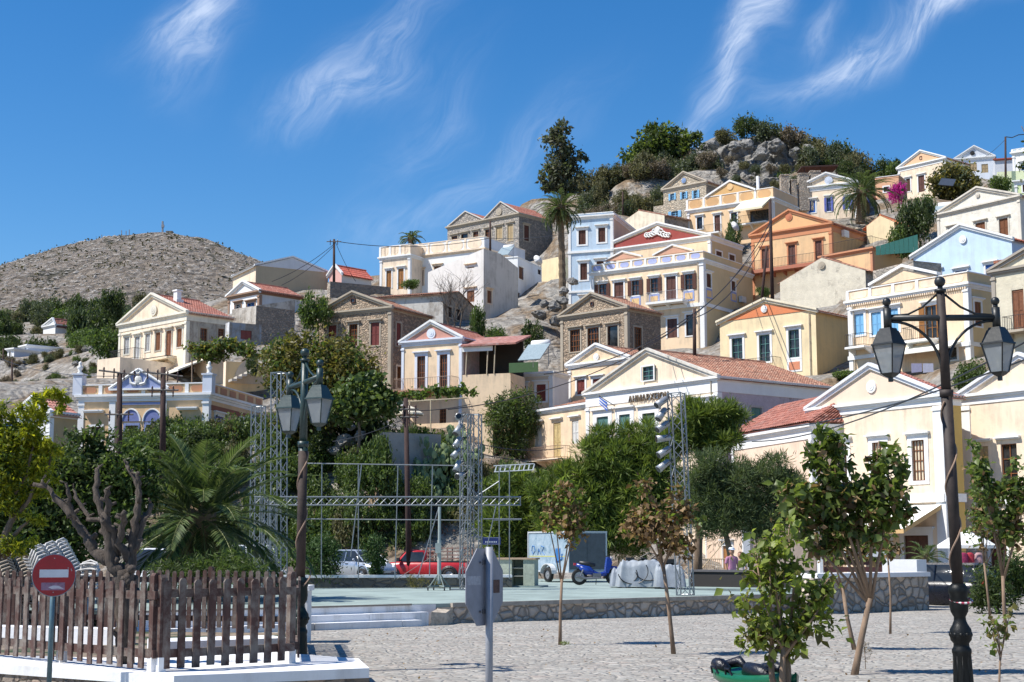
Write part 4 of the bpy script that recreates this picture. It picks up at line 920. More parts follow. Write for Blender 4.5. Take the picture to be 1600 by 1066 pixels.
house('smallped', 'small yellow house with white pediment peeping over the town hall', M5, (337, 120), (700, 75), 123, 360, D=5, wall=cream, apex=(505, 3), med=(505, 68, .3), fz=.15, tile=oldt, simple=True, ctl_=True,
      wins=[(387, 205, 434, 290, 'sh', 'red', dict(fw=.2)), (482, 198, 535, 280, 'sh', 'red', dict(fw=.2))])
house('lyl', 'small yellow garden building below the feathery tree', Z8, (735, 690), (800, 680), 118, 900, D=2.5, yaw=-20, wall=cream, roof='flat', corn=False, pil=False, cat='outbuilding', name='outbuilding')

# --- town hall
P = house('hall', 'town hall with Greek lettering under its broad cream pediment', M5, (442, 292), (1222, 190), 100, 1290, C=1922, wall=cream2, side=mauve, apex=(803, 36), fz=.75, pipe=1, tile=oldt, bk=2, rtrim=plaster((.66, .62, .55), .3), tw=.35, eave=.25,
      wins=[(506, 424, 574, 600, 'sh', (.10, .22, .20), dict(fw=.42)), (640, 410, 704, 600, 'sh', (.10, .22, .20), dict(fw=.42)), (778, 402, 852, 580, 'sh', (.10, .16, .08), dict(fw=.42)), (1106, 352, 1180, 540, 'sh', (.10, .28, .24), dict(fw=.42)), (786, 125, 856, 208, 'gl', 'teal', dict(fw=.1, hood=False))],
      swins=[(1422, 370, 1484, 445, 'sh', 'teal', dict(hood=False, trim=plaster((.5, .42, .40), .3)))], cat='town hall', name='town_hall')
F = P['F']; H_ = P['H']
t0, z0 = F(700, 305); t1, _ = F(935, 270)
cu = bpy.data.curves.new('lettering', 'FONT'); cu.body = 'ΔΗΜΑΡΧΕΙΟΝ'; cu.size = .95; cu.extrude = .05; cu.align_x = 'LEFT'; cu.space_character = 1.12
tmp = bpy.data.objects.new('tmp', cu); COL.objects.link(tmp); bpy.context.view_layer.update()
me = bpy.data.meshes.new_from_object(tmp); bpy.data.objects.remove(tmp)
wx = max(v.co.x for v in me.vertices) - min(v.co.x for v in me.vertices); s_ = (t1 - t0) / wx
lo = bpy.data.objects.new('lettering', me); COL.objects.link(lo); me.materials.append(paint((.16, .12, .08), .7)); lo.parent = P['root']
lo.rotation_euler = (math.pi / 2, 0, 0); lo.scale = (s_, min(s_ * 1.1, 1.2), 1); lo.location = (t0, -.12, H_ - 1.0)
m = MB(); a_, z_ = F(620, 345); b_ = m.tube([(a_, -.1, z_ - .2), (a_ - .3, -1.4, z_ + .5)], .03, 6); fp = m.build('flag_pole', BLACK, P['root'])
m = MB()
for i in range(5): m.quad((a_ - .28, -1.38, z_ + .42 - i * .10), (a_ + .42, -1.2 + .1 * (i % 2), z_ - .02 - i * .13), (a_ + .40, -1.2 + .1 * (i % 2), z_ - .15 - i * .13), (a_ - .26, -1.38, z_ + .32 - i * .10), i % 2)
m.build('flag', [paint((.04, .12, .5), .8), paint((.8, .8, .8), .8)], fp)
P = house('wing', 'town hall wing with iron balcony and recessed door', M5, (80, 398), (462, 340), 111.6, 850, D=4, wall=cream, roof='flat', fz=.1, tw=.45, bk=2,
      wins=[(132, 475, 176, 602, 'sh', 'wh', dict(surr=False, hood=True)), (246, 460, 290, 685, 'do', (.55, .42, .2), dict(surr=False, hood=True)), (356, 447, 396, 585, 'sh', 'wh', dict(surr=False, hood=True))])
F = P['F']; balcony(P, P['root'], 'f', F(125, 640)[0], F(345, 640)[0], F(235, 680)[1], 1.1, cream2, paint((.22, .14, .10), .6), th=.12)
m = MB(); tiles(m, (P['W'] * .4, .4, P['H'] + .1), (P['W'] + .2, .4, P['H'] + .1), (P['W'] * .75, 5, P['H'] + 1.4), (P['W'] + .2, 5, P['H'] + 1.4)); m.build('roof', oldt, P['root'])
P = house('lowred', 'low peach building with red hipped roof beside the town hall', M5, (1310, 552), (1780, 470), 86, 1400, D=6, wall=peach, roof='flat', fz=.55, tw=.3, side=peach, pil=True, bk=.3, corn=True)
m = MB(); w_ = P['W']; h_ = P['H'] + .12; tiles(m, (-.3, -.3, h_), (w_ + .3, -.3, h_), (-.3, 3.5, h_ + 2.1), (w_ - .6, 3.5, h_ + 2.1)); tiles(m, (w_ + .3, -.3, h_), (w_ + .3, 7, h_), (w_ - .6, 3.5, h_ + 2.1), (w_ - .6, 7, h_ + 2.1)); m.build('roof', redt, P['root'])

# --- front row on the right
for hid, lab, A_, B_, d_, base_, Cc, ap, md, wn_ in (
    ('front', 'white cornered cream house with pale peach pediment and oval medallion', (325, 383), (1108, 296), 80, 1380, 1222, (690, 130), (697, 245, .36), [(935, 562, 1010, 805, 'cur', 'lat', dict(fw=.28)), (475, 590, 548, 805, 'cur', 'lat', dict(fw=.28)), (700, 575, 772, 805, 'cur', 'lat', dict(fw=.28))]),
    ('front2', 'cream pedimented house at the right edge behind the lamp post', (1222, 305), (1985, 222), 76, 1420, None, (1625, 62), None, [(1328, 600, 1390, 850, 'sh', 'tan', dict(surr=False, hood=True)), (1465, 585, 1560, 850, 'gl', 'lat', dict(surr=False, hood=True)), (1700, 560, 1780, 800, 'lat', 'lat')])):
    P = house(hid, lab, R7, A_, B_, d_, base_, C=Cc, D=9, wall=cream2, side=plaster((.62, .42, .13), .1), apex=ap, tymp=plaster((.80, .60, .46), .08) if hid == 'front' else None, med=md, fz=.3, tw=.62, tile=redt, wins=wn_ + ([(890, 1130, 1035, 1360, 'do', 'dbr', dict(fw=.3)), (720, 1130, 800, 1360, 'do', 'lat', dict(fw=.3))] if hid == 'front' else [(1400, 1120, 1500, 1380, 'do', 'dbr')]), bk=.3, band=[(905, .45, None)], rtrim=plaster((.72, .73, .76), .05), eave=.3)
P = HOUSES['front']; F = P['F']; rt = P['root']
m = MB(); a_, z_ = F(870, 1050); b_, zz = F(1112, 960); m.prism([(-.07, zz + .1), (-3.0, zz - 1.2), (-3.0, zz - 1.42), (-.07, zz - .12)], 'x', a_ - 3.2, b_); m.build('awning', plaster((.62, .40, .18), .05), rt)
m = MB(); a_ -= 3.2; m.quad((a_ - .02, -3.02, zz - 1.17), (b_ + .02, -3.02, zz - 1.17), (b_ + .02, -.07, zz + .13), (a_ - .02, -.07, zz + .13)); m.build('awning_cover', plaster((.80, .78, .70), .05), rt)
for px in (905,): xx, _ = F(px, 1200); m = MB(); m.tube([(xx - 1.6, -2.9, 0), (xx - 1.6, -2.9, zz - 1.3)], .07, 8); m.build('awning_post', WHITE, rt)
# ---------------------------------------------------------------- ground, hill, far mountain
for a in [(-120, 850, 60), (2000, 850, 60), (800, 850, 55)]: pass
for (px, py, d) in [(850, 312, 222), (930, 300, 222), (1050, 262, 224), (1150, 245, 226), (1230, 235, 230), (1320, 262, 230), (1420, 285, 228), (1520, 290, 236), (1700, 270, 236), (1950, 270, 240), (2300, 300, 240),
                    (700, 392, 215), (600, 432, 205), (480, 470, 195), (400, 500, 185), (250, 560, 175), (120, 590, 170), (0, 596, 180), (-150, 600, 190), (-400, 620, 190), (60, 615, 145), (-60, 640, 150), (0, 512, 265), (100, 505, 265), (200, 500, 265), (-150, 530, 265), (0, 552, 215), (120, 545, 215), (200, 535, 210), (280, 500, 240), (340, 480, 240), (130, 640, 128), (0, 680, 125), (-200, 700, 130),
                    (1000, 275, 212), (1100, 262, 214), (1280, 262, 216),
                    (900, 350, 190), (960, 330, 195), (800, 480, 158), (850, 500, 150), (830, 560, 128), (760, 540, 126), (870, 470, 155), (1400, 400, 160), (1350, 380, 165), (560, 560, 120), (480, 640, 108), (640, 728, 91.5), (560, 690, 102), (640, 712, 96), (700, 730, 104), (420, 700, 104), (760, 745, 112), (800, 765, 108), (850, 790, 104), (900, 800, 98), (960, 830, 92), (1060, 850, 88), (640, 850, 92), (500, 850, 92), (300, 850, 90), (100, 850, 90), (1000, 855, 90), (1200, 855, 88), (1500, 855, 86), (1800, 855, 86), (-200, 850, 90),
                    (2000, 500, 130), (2000, 420, 160), (1650, 560, 100), (1330, 600, 100)]:
    ctl(px, py, d)
for (x, y, z) in [(-80, 330, 44), (-20, 330, 46), (40, 330, 45), (100, 330, 55), (-140, 330, 36), (-80, 285, 42), (-120, 280, 38), (-100, 420, 30), (0, 420, 5), (100, 420, 25), (-160, 150, 10), (-160, 220, 28)]: TC.append((x, y, z))
# tiny white houses far left
for (A_, B_, d_, lab, ap) in (((258, 690), (330, 675), 235, 'tiny white gabled house among the dark trees on the far left', (318, 642)), ((45, 820), (85, 815), 190, 'tiny white box house with grey side, lowest on the far left', None), ((122, 805), (165, 795), 193, 'tiny white box house with a blue window on the far left', None)):
    house('x' + lab[5:20], lab, Z1, A_, B_, d_, 880 if ap is None else 760, D=7, wall=WHITE, side=plaster((.6, .62, .68), .1), roof='gable' if ap else 'flat', apex=ap, corn=True, fz=.1, pil=False, rake=bool(ap), ctl_=True, tile=redt, simple=True,
          wins=[] if ap else [(150, 815, 160, 840, 'sh', 'bl', dict(hood=False))] if A_[0] > 100 else [(55, 835, 65, 865, 'dk', 'dbr', dict(hood=False))], deep=12)
house('redleft', 'small ochre house with red tile roof and white gable left of the palace', L1, (100, 335), (300, 322), 95, 520, C=462, wall=WHITE, side=plaster((.50, .36, .19), .15), apex=(205, 245), tile=tilemat((.42, .17, .13), .2), corn=True, fz=.1, pil=True, wins=[(30, 375, 110, 470, 'sh', 'bl', dict(hood=False))], ctl_=False)

def rocky_ground():
    m, t, b = newmat('hillside_ground'); g = G(t); v = g.pos()
    n = g.noise(v, .22, 8, .7, .4); f = g.noise(v, 1.3, 7, .7); e = g.n('ShaderNodeTexVoronoi', {'Vector': g.map(v, (1, 1, 1.6)), 'Scale': .8}, feature='DISTANCE_TO_EDGE').outputs[0]
    soil = g.ramp(f, [(.3, (.07, .052, .033)), (.5, (.18, .125, .075)), (.7, (.28, .21, .14))])
    rock = g.ramp(f, [(.3, (.10, .09, .08)), (.52, (.27, .25, .22)), (.72, (.46, .43, .39))])
    col = g.mix(g.ramp(n, [(.42, (0, 0, 0)), (.54, (1, 1, 1))]), soil, rock)
    h = g.math('ADD', g.math('MULTIPLY', f, 1.0), g.math('MULTIPLY', g.ramp(e, [(0, (0, 0, 0)), (.2, (1, 1, 1))]), .5))
    return fin(m, g, b, col, .95, g.bump(h, .35, .9))
xs = np.concatenate([np.arange(-170, -60, 4.0), np.arange(-60, 90, 1.5), np.arange(90, 171, 4.0)]); ys = np.concatenate([np.arange(71, 160, 1.5), np.arange(160, 340, 3.0)])
X, Y = np.meshgrid(xs, ys); ZT = terrain_z(X, Y)
amp = smooth01((Y - 93) / 20) * .55
ZT = ZT + amp * fbm(X, Y, .16, 5, 3.0)
tag(grid_mesh('terrain', xs, ys, ZT - .02, rocky_ground()), kind='structure')

def cobble():
    m, t, b = newmat('plaza_cobbles'); g = G(t); v = g.pos()
    w = g.n('ShaderNodeVectorMath', {0: v, 1: g.n('ShaderNodeVectorMath', {0: g.n('ShaderNodeTexNoise', {'Vector': v, 'Scale': 1.1, 'Detail': 4}).outputs['Color'], 1: (.35, .35, 0)}, operation='MULTIPLY').outputs[0]}, operation='ADD').outputs[0]
    vv = g.map(w, (.8, 1.15, 1))
    e = g.n('ShaderNodeTexVoronoi', {'Vector': vv, 'Scale': 6.5}, feature='DISTANCE_TO_EDGE').outputs[0]
    c = g.n('ShaderNodeSeparateColor', {0: g.n('ShaderNodeTexVoronoi', {'Vector': vv, 'Scale': 6.5}).outputs['Color']}).outputs
    st = g.ramp(c[0], [(0, (.25, .225, .195)), (.3, (.34, .325, .29)), (.6, (.43, .415, .37)), (.85, (.40, .335, .285)), (1, (.53, .505, .45))])
    st = g.mix(g.math('MULTIPLY', g.noise(v, 14, 4, .7), .35), st, (.2, .19, .18))
    j = g.ramp(e, [(.02, (0, 0, 0)), (.09, (1, 1, 1))])
    col = g.mix(j, (.27, .245, .21), st)
    col = g.mix(g.ramp(g.noise(g.map(v, (.25, .5, 1)), 1, 6, .65), [(.42, (0, 0, 0)), (.75, (.6, .6, .6))]), col, (.44, .42, .375))
    dk = g.ramp(g.noise(v, 1.9, 7, .75, 1.0), [(.60, (0, 0, 0)), (.67, (.75, .75, .75))])
    col = g.mix(dk, col, (.15, .125, .11))
    h = g.math('ADD', g.ramp(e, [(0, (0, 0, 0)), (.16, (1, 1, 1))]), g.math('MULTIPLY', g.math('ADD', g.noise(v, .9, 4), g.noise(v, 10, 3)), .6))
    return fin(m, g, b, col, .88, g.bump(h, .035, .9))
xs = np.arange(-40, 60.1, .5); ys = np.arange(-10, 60, .5); X, Y = np.meshgrid(xs, ys)
gr = tag(grid_mesh('plaza_ground', np.concatenate([[-900, -200], xs, [200, 900]]), np.concatenate([[-200], ys, [71.5, 75]]), np.pad(fbm(X, Y, .8, 3, 8) * .022, ((1, 2), (2, 2))), cobble()), kind='structure')
m = MB(); m.quad((-3500, 73, -2.0), (3500, 73, -2.0), (3500, 4500, -2.0), (-3500, 4500, -2.0))
tag(m.build('far_ground', rocky_ground()), kind='structure')

def mountain():
    m, t, b = newmat('mountain_scree'); g = G(t); v = g.pos()
    vv = g.map(v, (1, 1, 1.3))
    a = g.noise(vv, .075, 9, .78, .3); f = g.noise(g.map(v, (1, 1, 1.2)), .30, 7, .82, .3); w = g.n('ShaderNodeTexVoronoi', {'Vector': g.map(v, (1, .8, 1.3)), 'Scale': .26, 'Randomness': 1.0}).outputs['Distance']
    col = g.ramp(f, [(.33, (.05, .046, .030)), (.42, (.15, .12, .09)), (.48, (.27, .215, .165)), (.54, (.42, .37, .315)), (.62, (.74, .70, .65))])
    col = g.mix(g.ramp(a, [(.40, (0, 0, 0)), (.58, (.8, .8, .8))]), col, g.mix(f, (.15, .11, .075), (.50, .42, .34)))
    col = g.mix(g.ramp(w, [(.10, (.75, .75, .75)), (.25, (0, 0, 0))]), col, (.55, .52, .48))
    sh = g.ramp(g.noise(vv, .045, 7, .7, .8), [(.56, (0, 0, 0)), (.63, (.8, .8, .8))]); col = g.mix(sh, col, g.mix(f, (.02, .026, .012), (.07, .07, .04)))
    return fin(m, g, b, col, .95, g.bump(g.math('ADD', f, g.math('MULTIPLY', w, -.8)), 5.0, 1.0))
prof = [(-900, 640), (-400, 530), (-150, 458), (0, 415), (90, 387), (160, 371), (200, 366), (240, 363), (275, 364), (310, 370), (345, 382), (400, 405), (450, 428), (550, 490), (700, 580), (900, 700), (1200, 860)]
D0 = 820.0
hx = np.array([at(p, q_, D0).x for p, q_ in prof]); hz = np.array([at(p, q_, D0).z for p, q_ in prof])
xs = np.arange(-620, 160, 5.0); ys = np.arange(480, 1100, 5.0); X, Y = np.meshgrid(xs, ys)
base = np.interp(X * D0 / Y * .5 + X * .5, hx, hz)
fall = np.where(Y < D0, np.clip(1 - ((D0 - Y) / 340.0) ** 1.35, -.2, 1), np.clip(1 - ((Y - D0) / 300) ** 1.6, -.2, 1))
ZM = base * fall + fbm(X, Y, .012, 6, 1) * 9 * np.clip((D0 - Y) / 150, .12, 1) + fbm(X, Y, .09, 4, 5) * 1.5 - 1.5
tag(grid_mesh('mountain', xs, ys, ZM, mountain()), kind='structure')
m2, t2, b2 = newmat('dark_hill'); 
xs = np.arange(-900, -200, 12.0); ys = np.arange(1150, 1500, 20.0); X, Y = np.meshgrid(xs, ys)
hh = np.interp(X / Y * FPX + 800, [-300, -60, 0, 22, 60], [240, 262, 258, 252, 205]) * np.clip(1 - ((Y - 1300) / 160) ** 2, 0, 1)
tag(grid_mesh('distant_hill', xs, ys, hh + fbm(X, Y, .03, 4, 5) * 4 - 40, paint((.05, .065, .045), .95, .3, scale=.05)), kind='structure')
def scatter_mountain():
    xs = np.arange(-620, 160, 5.0); ys = np.arange(480, 1100, 5.0)
    rg = np.random.default_rng(9)
    def samp(n, y0, y1):
        x = rg.uniform(-330, -40, n); y = rg.uniform(y0, y1, n); i = ((y - ys[0]) / 5).astype(int); j = ((x - xs[0]) / 5).astype(int); fx = (x - xs[j]) / 5; fy = (y - ys[i]) / 5
        z = ZM[i, j] * (1 - fx) * (1 - fy) + ZM[i, j + 1] * fx * (1 - fy) + ZM[i + 1, j] * (1 - fx) * fy + ZM[i + 1, j + 1] * fx * fy
        return np.stack([x, y, z], 1)
    P = samp(5200, 500, 812); n = len(P); s = rg.uniform(.30, 1.25, (n, 1, 1)) ** 1.6 * .85
    o = np.array([[1, 0, 0], [-1, 0, 0], [0, 1, 0], [0, -1, 0], [0, 0, 1], [0, 0, -1]], float)[None] * np.array([1.4, 1.0, .7]) * (1 + rg.normal(size=(n, 6, 1)) * .3) * s
    v = (P[:, None, :] + o).reshape(-1, 3); f = np.array([[0, 2, 4], [2, 1, 4], [1, 3, 4], [3, 0, 4], [2, 0, 5], [1, 2, 5], [3, 1, 5], [0, 3, 5]]); F_ = (np.arange(n)[:, None, None] * 6 + f[None]).reshape(-1, 3)
    me = bpy.data.meshes.new('scree_rocks'); me.from_pydata(v.tolist(), [], F_.tolist()); me.materials.append(paint((.31, .285, .255), .95, .45, .1, scale=.3)); ob = bpy.data.objects.new('scree_rocks', me); COL.objects.link(ob); tag(ob, kind='stuff')
    P = samp(1700, 500, 806); k = 5; Q_ = np.repeat(P, k, 0) + rg.normal(size=(len(P) * k, 3)) * np.array([.9, .9, .35]); Q_[:, 2] += .5
    tag(leaf_mesh('mountain_scrub', Q_, 1.15, leafmat((.07, .065, .038), (.13, .115, .07), .9, .1), None, .8, .3, rng=rg), kind='stuff')
scatter_mountain()
# summit masts and hut on the far mountain
for i, (px, y0, y1) in enumerate(((159, 372, 367), (190, 369, 360), (197, 368, 361), (202, 367, 359), (254, 364, 346))):
    p0 = at(px, y0 + 3, D0); p1 = at(px, y1, D0); m = MB(); m.tube([Vector((0, 0, -4)), p1 - p0], .25 if i < 4 else .6, 5)
    if i == 4: m.box(-.7, -.7, (p1 - p0).z * .55, .7, .7, (p1 - p0).z * .75)
    o = m.build('mast', paint((.3, .3, .32), .6), loc=p0); tag(o, ('tall mast with box on the very summit of the bare mountain' if i == 4 else 'thin mast on the left shoulder of the bare mountain'), 'mast', None if i == 4 else 'thin masts on the mountain')
p0 = at(265, 366, D0 - 5); m = MB(); m.box(-1.6, -1.6, -3, 1.6, 1.6, 1.2); m.box(-1.9, -1.9, 1.21, 1.9, 1.9, 1.5); tag(m.build('summit_hut', stoneB, loc=p0), 'tiny stone hut on the mountain summit', 'hut')


asph = None
def asphalt():
    m, t, b = newmat('asphalt'); g = G(t); v = g.pos(); n = g.noise(v, 6, 6, .7)
    return fin(m, g, b, g.mix(g.noise(v, .3, 5), g.ramp(n, [(.3, (.07, .068, .065)), (.7, (.16, .155, .15))]), (.14, .13, .12)), .9, g.bump(n, .01, .6))
m = MB(); m.add([(-60, 62, .035), (90, 62, .035), (90, 91, .035), (-60, 91, .035)], [(0, 1, 2, 3)]); tag(m.build('road', asphalt()), kind='structure')
# ---------------------------------------------------------------- vegetation
def limbs(mb, base, tips, r0, wob=.12, n=6, seed=1, seg=5, r1=.25):
    rr = random.Random(seed)
    for tp in tips:
        b = Vector(base); t = Vector(tp); L = (t - b).length; pts = []; off = Vector((0, 0, 0))
        for i in range(seg + 1):
            f = i / seg; p = b.lerp(t, f); p.z += (f * (1 - f)) * L * .25
            if 0 < i < seg: p += Vector((rr.uniform(-1, 1), rr.uniform(-1, 1), rr.uniform(-.5, .5))) * L * wob * .5
            pts.append(p)
        mb.tube(pts, [r0 * (1 - f / seg * (1 - r1)) for f in range(seg + 1)], n)
def tree(name, label, cat, px, py, d, blobs, n, size, lmat, trunk_r=.15, bmat=None, group=None, ratio=.5, up=.4, clump=.35, shell=.45, z=None, trunk_top=None, matidx=None, droop=0.0, nlimb=7, seed=1, stems=((0, 0),), ncl=None, tuft=False):
    """blobs: (px, py, rx_px, ry_px, depth offset) in photograph pixels at distance d"""
    rng = np.random.default_rng(seed); p0 = at(px, py, d) if z is None else Vector((gx(px, d), d, z))
    if z is not None: p0.x = at(px, py, d).x
    root = empty(name, p0, 0, label, cat, group); s = d / FPX; bl = []
    for b in blobs:
        c = at(b[0], b[1], d) - p0; rx, ry = b[2] * s, b[3] * s; bl.append((c.x, (b[4] if len(b) > 4 else 0), c.z, rx, (rx + ry) / 2 * .9, ry))
    dirs = None
    if tuft: pts, dirs = blob_pts(bl, n, clump, ncl=ncl, rng=rng, shell=shell, radial=True)
    else: pts = blob_pts(bl, n, clump, ncl=ncl, rng=rng, shell=shell)
    pts[:, 2] = np.maximum(pts[:, 2], .03)
    mi = None
    if isinstance(lmat, (list, tuple)):
        w = matidx or .5; hz = rng.random(n) + .25 * np.sin(pts[:, 0] * 2.3 + seed) ; mi = (hz < w).astype(int)
    leaf_mesh('crown', pts, size, lmat, root, ratio, up, rng=rng, matidx=mi, droop=droop, dirs=dirs)
    if trunk_r:
        m = MB(); rr = random.Random(seed)
        zc = min(b[2] - b[5] * .3 for b in bl); zc = max(zc, .3)
        for (sx, sy) in stems:
            top = Vector((sx * 1.0 + (bl[0][0] * .5), sy, trunk_top or zc)); b0 = Vector((sx * .5, sy * .5, -.3))
            mid = b0.lerp(top, .5) + Vector((rr.uniform(-1, 1), rr.uniform(-1, 1), 0)) * trunk_r * .8
            m.tube([b0, b0.lerp(mid, .5), mid, top], [trunk_r * 1.25, trunk_r * 1.02, trunk_r * .95, trunk_r * .75], 8)
            for k in range(nlimb):
                b = bl[rr.randrange(len(bl))]
                limbs(m, top - Vector((0, 0, rr.uniform(0, .25) * top.z)), [(b[0] + rr.uniform(-.6, .6) * b[3], b[1] + rr.uniform(-.6, .6) * b[4], b[2] + rr.uniform(-.3, .7) * b[5])], trunk_r * .5, seed=rr.randrange(999))
        m.build('trunk', bmat or bark(), root, True)
    return root
LG = dict(dark=leafmat((.036, .055, .020), (.085, .115, .038)), mid=leafmat((.055, .090, .024), (.13, .18, .05)), pine=leafmat((.075, .11, .022), (.21, .26, .055), .6, .3),
          olive=leafmat((.055, .070, .040), (.13, .15, .09)), tam=leafmat((.060, .085, .038), (.13, .165, .07), .7, .3), yel=leafmat((.17, .20, .015), (.40, .38, .035), .5, .5), brn=leafmat((.13, .075, .035), (.34, .23, .13), .7, .25),
          sap=leafmat((.085, .13, .025), (.22, .27, .06), .42, .45), sap2=leafmat((.065, .10, .025), (.17, .21, .06), .4, .4), rust=leafmat((.095, .090, .028), (.22, .185, .06)), fig=leafmat((.05, .085, .025), (.15, .19, .065), .45, .3), scrub=leafmat((.085, .085, .042), (.17, .155, .08), .8, .2), dry=leafmat((.12, .095, .07), (.24, .20, .15), .9, .15),
          red=leafmat((.13, .06, .04), (.22, .13, .09), .8, .2), cact=leafmat((.10, .15, .07), (.24, .30, .15), .45, .05), mag=leafmat((.35, .02, .22), (.6, .05, .4)), palm=leafmat((.05, .085, .032), (.15, .18, .075), .42, .25), palmd=leafmat((.20, .16, .10), (.36, .30, .20), .7, .2))

# --- ridge and slopes: bushes as repeats
def bush_proto(nm, n, size, lmat, seed, h=1.0, flat=.8):
    rng = np.random.default_rng(seed); bl = [(0, 0, .5 * h, .75, .75, .5 * h)] + [(rng.uniform(-.6, .6), rng.uniform(-.5, .5), rng.uniform(.35, .8) * h, .4, .4, .35 * h) for _ in range(4)]
    pts = blob_pts(bl, n, .4, rng=rng, shell=.35); pts[:, 2] = np.abs(pts[:, 2])
    o = leaf_mesh(nm, pts, size, lmat, None, .55, .3, rng=rng); return o
PROT = {}
def put_bush(kind, px, py, d, w, h, label, group, name='bush', cat='bush', z=None):
    """w, h in photograph pixels; base at (px,py)"""
    s = d / FPX; p = at(px, py, d)
    if z == 'g': p.z = tz(p.x, p.y)
    if kind not in PROT:
        lm = LG[kind.split('_')[0]]; o = bush_proto(name, 2600, .125, lm, len(PROT) + 3); PROT[kind] = o
    else: o = PROT[kind].copy(); COL.objects.link(o); o.name = name
    o.location = p - Vector((0, 0, .1)); o.scale = (w * s / 2.1, w * s / 2.1, h * s / 1.1); o.rotation_euler = (0, 0, RN.random() * 6.28)
    tag(o, label, cat, group); return o
for i in range(80):
    x = RN.uniform(885, 1110); y = RN.uniform(275, 345) if x > 930 else RN.uniform(300, 350); d_ = 222 - (y - 270) * .35; p_ = at(x, y, d_)
    put_bush(['scrub', 'dry', 'olive', 'scrub', 'olive'][i % 5], x, y, d_, RN.uniform(30, 56), RN.uniform(22, 40), 'rounded bush growing among the rocks on the right hand ridge', 'bushes on the rocky ridge', z='g')
for i in range(26):
    x = RN.uniform(1260, 1420); y = RN.uniform(255, 300); d_ = 222 - (y - 250) * .3
    put_bush(['dark', 'olive', 'scrub'][i % 3], x, y, d_, RN.uniform(34, 56), RN.uniform(26, 44), 'rounded bush growing among the rocks on the right hand ridge', 'bushes on the rocky ridge', z='g')
ridge = [(935, 300, 60, 50, 'scrub'), (965, 305, 60, 55, 'olive'), (905, 300, 50, 40, 'scrub'), (990, 320, 60, 50, 'dry'), (1020, 300, 60, 55, 'scrub'), (1070, 285, 60, 45, 'olive'), (1105, 290, 44, 42, 'scrub'), (1060, 305, 50, 40, 'dry'), (1135, 218, 50, 26, 'scrub'), (1165, 208, 60, 36, 'dark'), (1200, 216, 66, 40, 'olive'), (1240, 226, 60, 36, 'dry'),
         (1275, 248, 66, 48, 'scrub'), (1310, 258, 60, 48, 'dark'), (1345, 268, 60, 44, 'scrub'), (1385, 272, 50, 34, 'dark'), (1400, 285, 50, 40, 'mid'), (1330, 285, 60, 40, 'olive'), (1285, 275, 54, 36, 'dark'), (1225, 290, 44, 40, 'mid_b'), (1000, 290, 50, 40, 'dark'), (1260, 270, 46, 30, 'scrub'),
         (950, 330, 50, 34, 'scrub'), (1005, 338, 50, 30, 'dry'), (915, 320, 40, 30, 'olive'), (1180, 288, 30, 22, 'scrub'), (1250, 296, 36, 24, 'scrub'), (1370, 292, 40, 30, 'olive')]
for (x, y, w, h, k) in ridge: put_bush(k, x, y + 6, 224 - (y - 200) * .1, w, h * .95, 'rounded bush growing among the rocks on the right hand ridge', 'bushes on the rocky ridge')
rr = random.Random(5)
for i in range(130):
    x = rr.uniform(-30, 225); d_ = rr.uniform(186, 268)
    if (40 < x < 125 and d_ < 240) or (-30 < x < 85 and d_ < 216): continue
    put_bush(rr.choice(['dark', 'dark_b', 'dark', 'olive', 'scrub', 'mid']), x, 540, d_, rr.uniform(34, 62), rr.uniform(26, 46), 'dark rounded tree of the wood below the bare mountain', 'trees of the dark wood on the left slope', 'woodland_tree', 'tree', z='g')
for (x, y, w, h, k) in ((128, 560, 66, 84, 'dark'), (140, 580, 80, 70, 'dark_b'), (60, 572, 60, 46, 'dark'), (178, 500, 52, 50, 'dark'), (30, 606, 34, 30, 'scrub'), (15, 570, 40, 40, 'dark')):
    put_bush(k, x, y, 205, w, h, 'large dark evergreen tree low on the left slope', 'large evergreens on the left slope', 'evergreen_tree', 'tree')
put_bush('mid', 170, 562, 150, 70, 50, 'bright green leafy shrub left of the cream pediment house', None, 'shrub', 'shrub')
for (x, y, w, h, k, lab) in ((490, 515, 66, 62, 'mid_b', 'green bushy tree between the white cottage and the stone mansion'), (748, 540, 34, 66, 'mid', 'slim green tree below the slanting white house'), (735, 552, 40, 40, 'dark', 'dark shrub against the grey rendered house'), (775, 548, 50, 40, 'mid', 'green shrub on the dry slope under the white house'), (836, 545, 54, 44, 'dark_b', 'dark round bush beside the small stone house'),
                             (1430, 385, 70, 80, 'dark', 'dark leafy tree right of the orange annex'), (1410, 400, 60, 50, 'mid', 'green bush behind the orange annex railing'), (1445, 350, 50, 50, 'mid_b', 'ivy covered bank under the skyline cream house'), (1565, 300, 50, 26, 'mid', 'green shrub under the lime terrace wall'), (1520, 612, 80, 50, 'fig', 'fruit tree behind the right lamp head'), (1145, 400, 36, 60, 'fig', 'small shrub on the balcony of the peach house'),
                             (1195, 462, 26, 16, 'mid', 'weeds at the corner of the blank gable'), (640, 450, 40, 14, 'mid', 'pot plants on the terrace of the long white house'), (860, 300, 30, 20, 'scrub', 'low scrub at the foot of the tall grey tree'), (1320, 590, 60, 14, 'mid', 'low weeds behind the town hall roof'), (395, 585, 24, 30, 'dark', 'dark pot shrub by the arched recess')):
    dd = {1430: 139, 1410: 140, 1445: 165, 1565: 170, 1520: 97, 1145: 168, 860: 205, 490: 134, 748: 138, 735: 139, 775: 136, 836: 132, 1195: 130, 640: 166, 1320: 112, 395: 108}[x]
    put_bush(k, x, y, dd, w, h, lab, None, 'shrub', 'shrub')
put_bush('mag', 1400, 318, 172, 34, 34, 'magenta bougainvillea in flower below the salmon wall', None, 'bougainvillea', 'bush')
